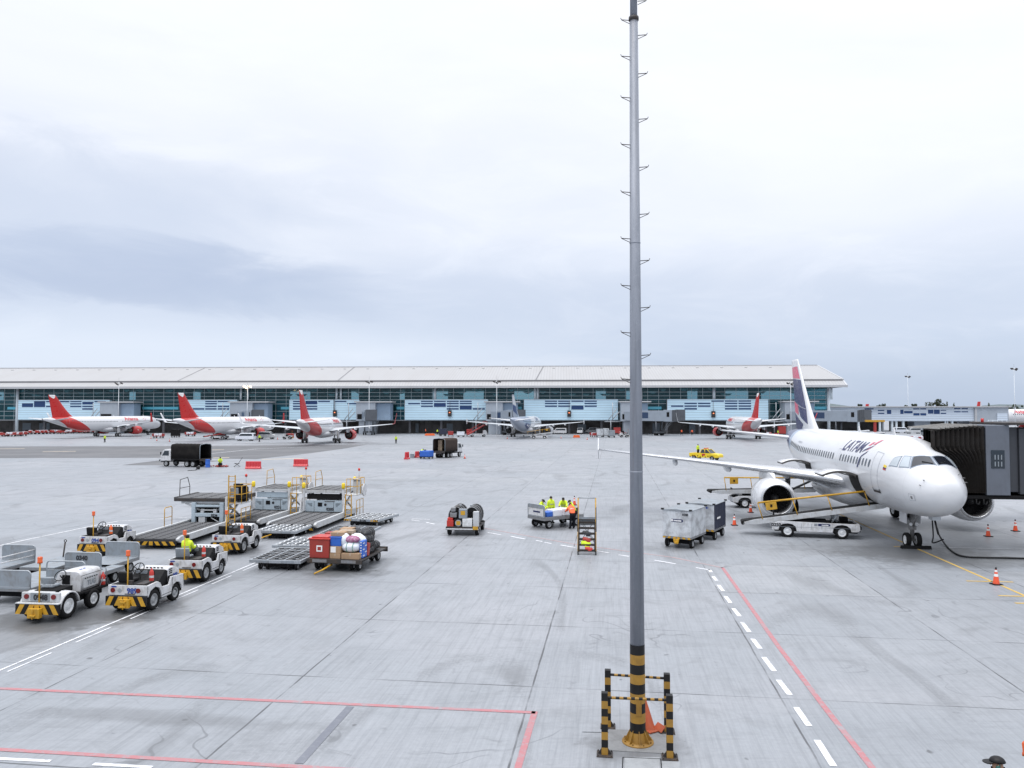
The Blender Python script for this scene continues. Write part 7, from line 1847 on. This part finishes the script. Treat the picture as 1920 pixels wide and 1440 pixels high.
# ================================================================ CANVAS TRUCKS
def canvas_truck(label,loc,deg,canvas,L=4.6,W=2.25,H=3.0):
    t=thing('canvas_truck',label,'truck',loc,deg,'cargo trucks with canvas covers')
    b=MB(); b.bx(-L/2-.9,L/2+1.5,-.45,.45,.62,.86); b.bx(-L/2-.9,L/2-.95,-W/2,W/2,.95,1.10); b.build('chassis','under',t)
    # canvas on hoops, open at the rear
    x0,x1=-L/2-.9,L/2-.95; b=MB(); rings=[]; n=16
    prof=[(-W/2,1.10),(-W/2,1.8),(-W/2,H-.45)]+[(-W/2+.25*(1-math.cos(PI/2*k/4)),H-.45+.40*math.sin(PI/2*k/4)) for k in range(1,5)]+[(0,H+.04)]
    prof=prof+[(-p[0],p[1]) for p in prof[-2::-1]]
    for k in range(n+1):
        x=x0+(x1-x0)*k/n; sag=.035*(k%2); rings.append([(x,p[0]*(1-sag*.5),p[1]-(sag if p[1]>H-.5 else 0)) for p in prof])
    b.loft(rings,True,caps=False,wrap=False); c=b.build('canvas_cover',canvas,t); m=c.modifiers.new('thick','SOLIDIFY'); m.thickness=.03
    b=MB(); pr=[(x0-.02,p[0],p[1]+.01) for p in prof]; b.path(pr,.04,6); b.build('rear_hoop','cart_grey',t)
    b=MB(); b.add([(x1-.01,p[0],p[1]) for p in prof],[tuple(range(len(prof)))]); b.build('front_wall',canvas,t)
    b=MB(); b.bx(x0-.06,x0-.005,-W/2,W/2,.80,1.12); b.bx(x0-.08,x0-.062,-.5,.5,.62,.8); b.build('tail_board','dark_steel',t,.01)
    # cab
    cx=L/2-.85; b=MB(); pr=[(cx,.75),(cx,2.15),(cx+.25,2.28),(cx+1.0,2.28),(cx+1.28,2.12),(cx+1.62,1.45),(cx+1.68,.75)]
    b.prism(pr,-1.0,1.0); cb=b.build('cab','white_paint',t,.06)
    b=MB()
    for s in (1,-1): b.prism([(cx+.30,1.45),(cx+.32,2.08),(cx+1.0,2.08),(cx+1.38,1.45)],s*1.002,s*1.012)
    b.prism([(-.88,1.48),(.88,1.48),(.80,2.10),(-.80,2.10)],cx+1.2,cx+1.21,'yz') if False else None
    q=[(cx+1.615,-.88,1.49),(cx+1.615,.88,1.49),(cx+1.305,.80,2.10),(cx+1.305,-.80,2.10)]; b.add(q,[(0,1,2,3)]); b.add([(x-.006,y,z-.002) for x,y,z in q],[(3,2,1,0)]); b.build('window','glass_dark',cb)
    b=MB(); b.bx(cx+1.68,cx+1.76,-1.0,1.0,.55,.80); b.build('front_bumper','white_worn',cb,.03)
    b=MB()
    for s in (1,-1): b.box((cx+1.45,s*1.18,1.75),(.08,.14,.36)); b.cyl((cx+1.4,s*1.0,1.9),(cx+1.45,s*1.15,1.85),.015,n=5)
    b.build('wing_mirror','black_paint',cb,.02)
    b=MB()
    for s in (1,-1): b.bx(cx+1.690,cx+1.70,s*.55,s*.9,.95,1.15)
    b.build('headlight','rim_white',cb)
    b=MB(); b.cyl((cx+.6,0,2.28),(cx+.6,0,2.42),.08,n=10); b.build('beacon','red_lens',cb)
    for x,ys in ((cx+.75,(.9,-.9)),(x0+1.15,(.95,.66,-.66,-.95)),(x0+2.1,(.95,.66,-.66,-.95))):
        for y in ys: wheel(t,x,y,.42,.42,.24,'rim_grey')
    b=MB()
    for s in (1,-1): b.bx(x0+.55,x0+2.75,s*1.02,s*1.10,.86,.93)
    b.build('mudguard','under',t)
    return t
canvas_truck('white-cabbed truck with a black canvas cover, heading left beside the dark taxiway',along(347,874.5,0,163),163,'canvas_black') if False else canvas_truck('white-cabbed truck with a black canvas cover, heading left beside the dark taxiway',along(347,874.5,0,163),163,'canvas_black')
t2=along(837,857.5,0,66,-.6,0); canvas_truck('white-cabbed truck with a brown canvas cover, its open back facing the camera',t2,66,'canvas_brown',4.2,2.15,3.05)
for k in range(4):
    b=MB(); b.box((0,0,.28),(.6,.7,.56)); tag(b.build('crate',['cardboard_pale'],None,.03,on(t2,66,-1.6,.45,1.11+.57*(k%3) if k<3 else 1.11),R(66)),('pale crate inside the open back of the brown truck, '+['bottom of the stack','middle of the stack','top of the stack'][k]) if k<3 else 'pale crate alone on the right inside the brown truck','crate') if k<3 else None
t=thing('tank_cart','blue tank cart on small wheels behind the brown-canvas truck','tank cart',G(800,860),66); b=MB(); b.box((0,0,.78),(1.5,1.7,.95)); b.build('tank','blue_box',t,.12); b=MB(); b.bx(-.8,.8,-.88,.88,.22,.29); b.cyl((0,.3,1.255),(0,.3,1.4),.18,n=12); b.build('frame','dark_steel',t)
for x in (-.5,.5):
    for y in (.75,-.75): wheel(t,x,y,.18,.18,.12,'rim_grey')
person('worker bending at the red barrier beside the blue tank cart',G(788,859),-60,'lean','hivis',None,True,None,tilt=50,seed=21)
b=MB(); b.box((0,0,.3),(.6,.6,.6)); b.box((0,0,.62),(.66,.66,.05)); tag(b.build('bin','cart_grey',None,.03,G(773,858.5)),'small grey bin between the two narrow red barriers','bin')

# worker resting by the black truck
wp=G(412,875.5)
b=MB(); r=random.Random(9)
for k in range(14): b.box((r.uniform(-1.0,1.0),r.uniform(-.5,.5),.08+r.uniform(0,.12)),(r.uniform(.3,.7),r.uniform(.1,.3),.14),r.uniform(0,3),r.uniform(-.2,.2))
tag(b.build('debris_pile','crate_red',None,.02,wp),'low heap of reddish tools and rubble around the sitting worker','rubble heap')
b=MB(); b.box((0,0,.24),(.45,.45,.48)); tag(b.build('stool','dark_steel',None,.03,wp+Vector((0,.15,0))),'dark stool under the sitting worker by the black truck','stool')
person('worker sitting behind the black-canvas truck, in a vest and cap',wp+Vector((0,.15,0)),200,'sit','hivis','cap',True,seed=22)
ch=G(443.5,875); t=thing('folding_chair','dark reclining folding chair standing right of the sitting worker','chair',ch,20); b=MB(); b.box((.0,0,.42),(.6,.55,.03),0,.15); b.build('seat','canvas_black',t); b=MB(); b.box((.48,0,.82),(.03,.55,.9),0,.55); b.build('backrest','canvas_black',t); b=MB()
for s in (.27,-.27): b.cyl((-.35,s,0),(.35,s,.45),.02,n=6); b.cyl((.45,s,0),(-.25,s,.47),.02,n=6)
b.build('legs','dark_steel',t)
t=thing('waste_barrel','blue barrel at the rear end of the black-canvas truck','barrel',G(389.5,876.5),0); b=MB(); b.lathe([(.01,0),(.30,0),(.31,.05),(.29,.1),(.30,.45),(.32,.5),(.30,.55),(.29,.95),(.31,1.0),(.31,1.05),(.01,1.05)],(0,0,0),'Z',20); b.build('drum','blue_box',t)
b=MB(); b.path([G(352,883)+Vector((0,0,.02)),G(366,882)+Vector((0,0,.02)),G(371,881)+Vector((0,0,.15))],.05,6); b.ell(tuple(G(371.5,880)+Vector((0,0,.2))),(.25,.25,.25),10,6); tag(b.build('tow_bar','black_paint'),'black tow bar lying on the concrete below the black-canvas truck','tow bar')

# ================================================================ YELLOW PICKUP
yp=along(1324,862.5,0,-42); t=thing('pickup_truck','yellow airport pickup with a roof light bar and a checkered lower side','pickup',yp,-42)
b=MB(); pr=[(-2.35,.55),(-2.38,.95),(-2.32,1.05),(-.45,1.05),(.95,1.05),(2.15,.95),(2.35,.80),(2.38,.45),(1.85,.40),(1.78,.62),(1.5,.78),(1.2,.78),(.92,.62),(.85,.38),(-1.05,.38),(-1.12,.62),(-1.4,.78),(-1.7,.78),(-1.98,.62),(-2.05,.40)]
for y in (-.86,.80): b.prism(pr,y,y+.06)
b.bx(-.5,.95,-.80,.80,.40,1.04); b.prism([(.9,.5),(.9,1.05),(2.15,.97),(2.34,.80),(2.36,.45)],-.80,.80); b.bx(-2.36,-2.30,-.80,.80,.5,1.04); b.bx(-2.3,-.5,-.80,.80,.5,.58); bo=b.build('body','bright_yellow',t,.04)
b=MB(); rings=[]
for x0_,x1_,z,w_ in ((-.55,1.15,1.05,.80),(-.42,.62,1.55,.70),(-.35,.5,1.60,.66)): rings.append([(x0_,-w_,z),(x1_,-w_,z),(x1_,w_,z),(x0_,w_,z)])
b.loft(rings,False); cb=b.build('cabin','glass_dark',t,.03)
b=MB(); b.bx(-.44,.60,-.70,.70,1.60,1.65); 
for s in (1,-1): b.path([(-.53,s*.80,1.05),(-.40,s*.70,1.6)],.04,6); b.path([(1.13,s*.80,1.05),(.58,s*.70,1.6)],.04,6); b.path([(.25,s*.81,1.05),(.15,s*.71,1.6)],.04,6)
b.build('cabin_roof','bright_yellow',t)
b=MB(); b.bx(-.1,.15,-.6,.6,1.70,1.82); b.build('light_bar','amber_lens',t,.03); b=MB(); b.bx(-.14,.19,-.4,.4,1.66,1.70); b.cyl((.02,0,1.82),(.02,0,2.25),.015); b.box((.02,0,2.28),(.3,.5,.06)); b.build('sign_frame','white_paint',t)
b=MB()
for k in range(9): b.bx(-2.3+k*.42,-2.1+k*.42,-.866,-.861,.42+(k%2)*.14,.56+(k%2)*.14)
b.build('checker_band','black_paint',bo); b=MB(); b.bx(-.25,.30,-.866,-.861,.70,.98); b.build('door_emblem','red_paint',bo)
for x in (-1.55,1.35):
    for y in (.74,-.74): wheel(t,x,y,.34,.34,.22,'rim_grey')
person('person in a yellow-green jacket standing in the bed of the yellow pickup',on(yp,-42,-1.4,.1,.58),-150,'stand','hivis',None,seed=30)

# ================================================================ FAR FIGURES
for k,(px,py,l,po,jk,ar) in enumerate(((196.5,829.5,'marshaller standing alone on the apron below the first red-tailed jet','stand','hivis',None),(742.5,831.5,'marshaller in a yellow top standing alone right of the third red-tailed jet','stand','hivis',None),(486.5,828.5,'person walking beside the white covered cart at the second jet','walk','hivis',None),(798,814,'tiny person in an orange top before the dark ground floor, left of the stairs','stand','hivis_orange',None),(1278,816,'left one of two tiny people walking below the dark jet bridge','walk','hivis_orange',None),(1297.5,816,'right one of two tiny people walking below the dark jet bridge','walk','hivis_orange',None),(71,809,'left one of the three far workers in green by the white doors','stand','hivis',None),(79,809,'middle one of the three far workers in green by the white doors','stand','hivis',None),(84,809,'right one of the three far workers in green by the white doors','stand','hivis',None),(820,815,'tiny worker in yellow at the left end of the blue container row','stand','hivis',None),(828,815,'tiny worker in yellow right beside the blue container','stand','hivis',None),(1459,817,'tiny worker in yellow right of the rightmost red-tailed jet','stand','hivis',None))):
    person(l,G(px,py),170+37*k%360,po,jk,None,arms=ar,seed=40+k)

# ================================================================ FAR GROUND EQUIPMENT
mat('far_red',(.36,.035,.03),.45,0,.2,1)
def red_cart(label,loc,deg,load='plastic_white',kind='cart',lm=None):
    t=thing('baggage_cart',label,'baggage cart',loc,deg,'red carts and tractors along the terminal foot')
    b=MB(); b.bx(-1.4,1.4,-.75,.75,.5,.62); b.bx(-1.4,-1.33,-.75,.75,.62,1.25); b.bx(1.33,1.4,-.75,.75,.62,1.25); b.build('deck','far_red',t,.02)
    for x in (-.95,.95):
        for y in (.65,-.65): wheel(t,x,y,.25,.25,.16,'rim_grey')
    r=random.Random(hash(label)%999 if False else len(label))
    b=MB()
    for k in range(5): b.box((-1+.48*k,r.uniform(-.2,.2),.62+r.uniform(.2,.42)),(.45,1.0,r.uniform(.4,.85)),r.uniform(-.2,.2))
    b.build('load',load,t,.05); return t
def red_tug(label,loc,deg):
    t=thing('baggage_tractor',label,'baggage tractor',loc,deg,'red carts and tractors along the terminal foot')
    b=MB(); b.prism([(-1.5,.4),(-1.5,1.0),(-.4,1.0),(-.3,.7),(.3,.7),(.4,1.2),(1.4,1.05),(1.5,.4)],-.7,.7); b.build('body','far_red',t,.04)
    b=MB(); b.box((-.75,0,1.25),(.12,.9,.45)); b.bx(-.7,-.3,-.45,.45,1.0,1.1); b.build('seat','seat_black',t,.03)
    b=MB(); b.bx(-1.52,-1.40,-.72,.72,.55,.95); b.bx(.5,1.2,-.5,.5,1.2,1.26); b.build('white_panel','white_paint',t,.02)
    b=MB(); b.path([(-.2,.2,1.0),(-.35,.2,1.35)],.03,6); b.build('steering_column','black_paint',t)
    for x in (-.85,.9):
        for y in (.62,-.62): wheel(t,x,y,.34,.34,.22,'rim_grey')
    return t
def van(label,loc,deg,col='white_paint',name='van'):
    t=thing(name,label,'van',loc,deg)
    b=MB(); b.prism([(-2.3,.35),(-2.35,1.3),(-2.2,1.95),(1.0,1.95),(1.6,1.25),(2.25,1.05),(2.35,.4)],-.85,.85); bo=b.build('body',col,t,.08)
    b=MB()
    for s in (1,-1): b.prism([(-2.0,1.25),(-1.95,1.75),(.85,1.75),(1.35,1.25)],s*.852,s*.862)
    q=[(1.10,-.75,1.86),(1.10,.75,1.86),(1.60,.78,1.30),(1.60,-.78,1.30)]; b.add([(x+.03,y,z+.02) for x,y,z in q]+[(x+.02,y,z+.01) for x,y,z in q],[(0,1,2,3),(7,6,5,4)]); b.bx(-2.37,-2.352,-.7,.7,1.2,1.75); b.build('window','glass_dark',bo)
    for x in (-1.45,1.45):
        for y in (.75,-.75): wheel(t,x,y,.33,.33,.2,'rim_grey')
    return t
def crate_cart(label,loc,deg,mt_,h=1.7):
    t=thing('container_cart',label,'baggage container',loc,deg,'containers and carts along the terminal foot')
    b=MB(); b.bx(-1.1,1.1,-.8,.8,.4,.5); b.build('chassis','dark_steel',t); b=MB(); b.bx(-1.05,1.05,-.78,.78,.505,.5+h); b.bx(-1.1,1.1,-.82,.82,.5+h,.56+h); b.build('walls',mt_,t,.03)
    for x in (-.7,.7):
        for y in (.7,-.7): wheel(t,x,y,.22,.22,.15,'rim_grey')
    return t
k0=red_tug('far red tractor at the left frame edge, first of the row',G(6,818.5),170)
for k,(px,py,dg_,l) in enumerate(((52,814.5,100,'far red tractor seventh along the row, just right of the white doors'),(66,814,95,'far red tractor below the three workers in green'),(94,813.5,85,'far red tractor under the tail of the first red-tailed jet'),(116,813.5,175,'far red tractor below the belly front of the first red-tailed jet tail'),(152,812.5,180,'far red tractor half hidden behind the first jet main wheels'),(1166,817.5,100,'far red tractor just left of the grey mast'),(1449,818.5,170,'far red tractor right of the rightmost red-tailed jet'))): copy_tree(k0,G(px,py),dg_,l)
c0_=red_cart('far red cart with white load second from the left frame edge',G(19,818.5),172)
for k,(px,py,dg_,l) in enumerate(((31,818,174,'far red cart with white load third from the left frame edge'),(40,817.5,176,'far red cart with white load last of the nearest string at left'),(59,814,95,'far red cart with white load left of the workers in green'),(74,814,92,'far red cart with white load below the left worker in green'),(81,813.8,98,'far red cart with white load below the right worker in green'),(88,813.6,94,'far red cart with white load right of the workers in green'),(102,813.4,90,'far red cart with white load under the first jet tail cone'),(130,813,178,'far red cart behind the red belly band of the first jet'),(168,812.5,178,'far red cart behind the first jet left main wheels'),(204,812.5,178,'far red cart behind the first jet right main wheels'),(297,821.5,175,'red cart string end right of the first jet nose wheel'),(357,818,175,'red cart under the rear hold of the second red-tailed jet'),(1433,818.5,174,'far red cart directly behind the rightmost red-tailed jet'),(1113,819.5,100,'red cart in the container row right of the grey-bellied jet'))): copy_tree(c0_,G(px,py),dg_,l)
for px,py,dg_,mt_,h,l in ((329,820,176,'under',1.6,'long black container right of the first jet nose'),(830,817.5,170,'canvas_navy',1.6,'dark blue container at the left of the far red stairs'),(845,818.5,95,'far_red',1.0,'low dark red container right of the dark blue one'),(864,819.5,178,'plastic_white',1.0,'cart under a white cover left of the far red stairs'),(880,818,90,'far_red',1.5,'red container at the foot of the far stairs'),(1124,819.8,90,'container_white',1.8,'left one of two white boxes in the row right of the grey-bellied jet'),(1136,819.5,92,'container_white',1.9,'right one of two white boxes in the row right of the grey-bellied jet'),(1147,820.5,90,'cart_grey',1.5,'grey cage cart right of the two white boxes'),(1157,815,175,'far_red',1.7,'dark red container behind the cage cart'),(1466,816,175,'far_red',2.2,'dark red container at the tail of the near white jet')):
    crate_cart(l,G(px,py),dg_,mt_,h)
b=MB(); b.box((0,0,.35),(2.0,.7,.7),top=.8); tag(b.build('road_barrier','orange_plastic',None,.05,G(1081,820.5)),'orange barrier block right of the grey-bellied jet','barrier','plastic road barriers')
b=MB(); b.box((0,0,.35),(3.2,.7,.6),top=.8); tag(b.build('road_barrier','orange_plastic',None,.05,G(806,817)),'long low orange barrier left of the dark blue container','barrier','plastic road barriers')
van('white van facing the camera right of the grey-bellied jet engine',G(1088,813.5),-100); van('white van half hidden by the right engine of the grey-bellied jet',G(1049,814),170); van('white crew-cab vehicle behind the far red cart',G(1110,812.5),-170,'white_paint'); 
van('white and grey covered vehicle in front of the second red-tailed jet',G(460,826.5),178,'plastic_white','minibus'); van('white service truck under the nose of the second red-tailed jet',G(500,823),0,'white_worn')
def stairs_truck(label,loc,deg,mt_='far_red'):
    t=thing('stairs_truck',label,'stairs truck',loc,deg); b=MB(); b.bx(-2.6,2.6,-.8,.8,.5,.9); b.prism([(1.5,.9),(1.5,1.9),(2.2,1.9),(2.6,1.3),(2.6,.9)],-.8,.8); b.build('chassis','white_paint',t,.05)
    b=MB(); b.prism([(-3.2,.7),(-2.9,.55),(1.9,3.3),(2.6,3.3),(2.6,3.5),(1.7,3.5)],-.85,.85); 
    for s in (.82,-.82): b.path([(-2.9,s,1.7),(1.8,s,4.4),(2.6,s,4.4),(2.6,s,3.5)],.05,6); b.path([(-2.9,s,.7),(-2.9,s,1.7)],.05,6); b.path([(0,s,2.3),(0,s,3.35)],.04,6)
    b.build('stairway',mt_,t); b=MB(); b.cyl((1.6,.5,.9),(1.6,.5,3.3),.1); b.cyl((1.6,-.5,.9),(1.6,-.5,3.3),.1); b.build('lift_post','dark_steel',t)
    for x in (-1.7,1.7):
        for y in (.7,-.7): wheel(t,x,y,.38,.38,.24,'rim_grey')
    return t
stairs_truck('red passenger stairs on a white truck, left of the tower by the grey-bellied jet',G(896,819),12)
bl=belt_loader('belt loader with a dark red ramp at the rear hold of the second jet',G(412,823.5),172,-9,None,1.9,False); bl['group']='belt loaders at the far jets'
for c in kids(bl):
    if c.name.startswith('conveyor_frame') or c.name.startswith('handrail'):
        c.data=c.data.copy(); c.data.materials[0]=M['far_red']
bl=belt_loader('far white belt loader under the right wing of the grey-bellied jet',G(1012,822.5),178,-7,None,1.7,False); bl['group']='belt loaders at the far jets'
tug('far white tractor below the red engine between the second and third jets',G(538,823.5),185,'',logo=False); tug('far white tractor just left of the grey mast at the foot of the building',G(1169,820),180,'',logo=False)
b=MB(); b.box((0,0,.6),(1.8,1.2,1.2)); tag(b.build('container','far_red',None,.06,G(544,821)),'small red container beside the far white tractor at the third jet','container')
# vehicles under the pier, seen over the near jet
PG='vehicles parked under and before the pier'
for k,(px,Y,dg_,mt_,l) in enumerate(((1648,200,5,'white_paint','white pickup-like van over the near jet roof, left of the pier columns'),(1690,262,0,'plastic_white','silver van between two pier columns'),(1712,255,175,'white_worn','pale van right of the silver van below the pier'),(1742,230,10,'cart_grey','grey van right of the aerial on the near jet roof'),(1588,215,175,'white_worn','pale van behind the tail fin of the near jet'))):
    v=van(l,(XY(px,771,Y),Y,0),dg_,mt_); v['group']=PG
for k,(px,Y,dg_,l) in enumerate(((1570,190,5,'red cart behind the fin root of the near jet'),(1604,196,175,'red cart second right of the near jet fin'),(1622,188,170,'red cart third right of the near jet fin'),(1634,205,8,'red cart left of the white pickup-like van'),(1718,190,4,'red cart over the near jet roof below the pier middle'),(1735,186,170,'red cart left of the near bellows top'))): copy_tree(c0_,(XY(px,771,Y),Y,0),dg_,l)
for k,(px,Y,dg_,l) in enumerate(((1580,186,4,'red tractor just right of the near jet fin'),(1676,184,172,'red tractor over the near jet roof, right of the white van'),(1752,182,175,'red tractor beside the near bellows top'))): copy_tree(k0,(XY(px,771,Y),Y,0),dg_,l)
# tail tips of two jets far beyond the pier
for k,(px,yt,l) in enumerate(((1626.5,757.5,'small red tail tip showing over the left part of the pier roof'),(1836,753,'larger red and white tail tip showing over the pier end block'))):
    Y=420; x=XY(px,771,Y); h=ZY(yt,Y); t=thing('airliner',l,'airplane',(x,Y,0),25,'jets far beyond the pier')
    b=MB(); b.prism([(-3.2,5.5),(-.9,h),(1.3,h),(2.6,5.5)],-.2,.2); b.build('tail_fin','tail_red',t,.05)
    b=MB(); b.prism([(.6,h*.8),(1.0,h-.02),(1.33,h-.02),(2.0,h*.8)],-.22,.22); b.build('fin_tip','white_gloss',t)
    b=MB(); rings=[[(xx,r_*math.cos(2*PI*k_/20),3.9+(.2 if xx>-4 else 0)+r_*math.sin(2*PI*k_/20)) for k_ in range(20)] for xx,r_ in ((-30,.1),(-28,1.3),(-25,1.95),(-8,1.95),(-2,1.4),(4,.3))]; b.loft(rings,True); b.build('fuselage','white_gloss',t)
# yellow-brown loading tower beside the pier
t=thing('loading_gantry','brown gantry with a yellow top beam left of the pier columns','gantry',(XY(1640,771,215),215,0),0); b=MB(); b.bx(-.3,.3,-.3,.3,0,4.4); b.build('gantry_post','far_red',t); b=MB(); b.bx(-2.6,2.6,-.4,.4,4.4,4.95); b.build('top_beam','yellow_paint',t); b=MB(); b.bx(2.1,2.4,-.2,.2,0,4.4); b.build('second_post','cart_grey',t)

# ---------------------------------------------------------------- tidy: put grouped empties at the foot of their thing
def rebase(t,loc):
    loc=Vector(loc); d=t.matrix_basis.to_3x3().inverted()@(loc-t.location)
    for c in kids(t): c.location=Vector(c.location)-d
    t.location=loc
rebase(jb,(jbase.x,jbase.y,0)); rebase(pier,((pa+pc)/2,PY,0))
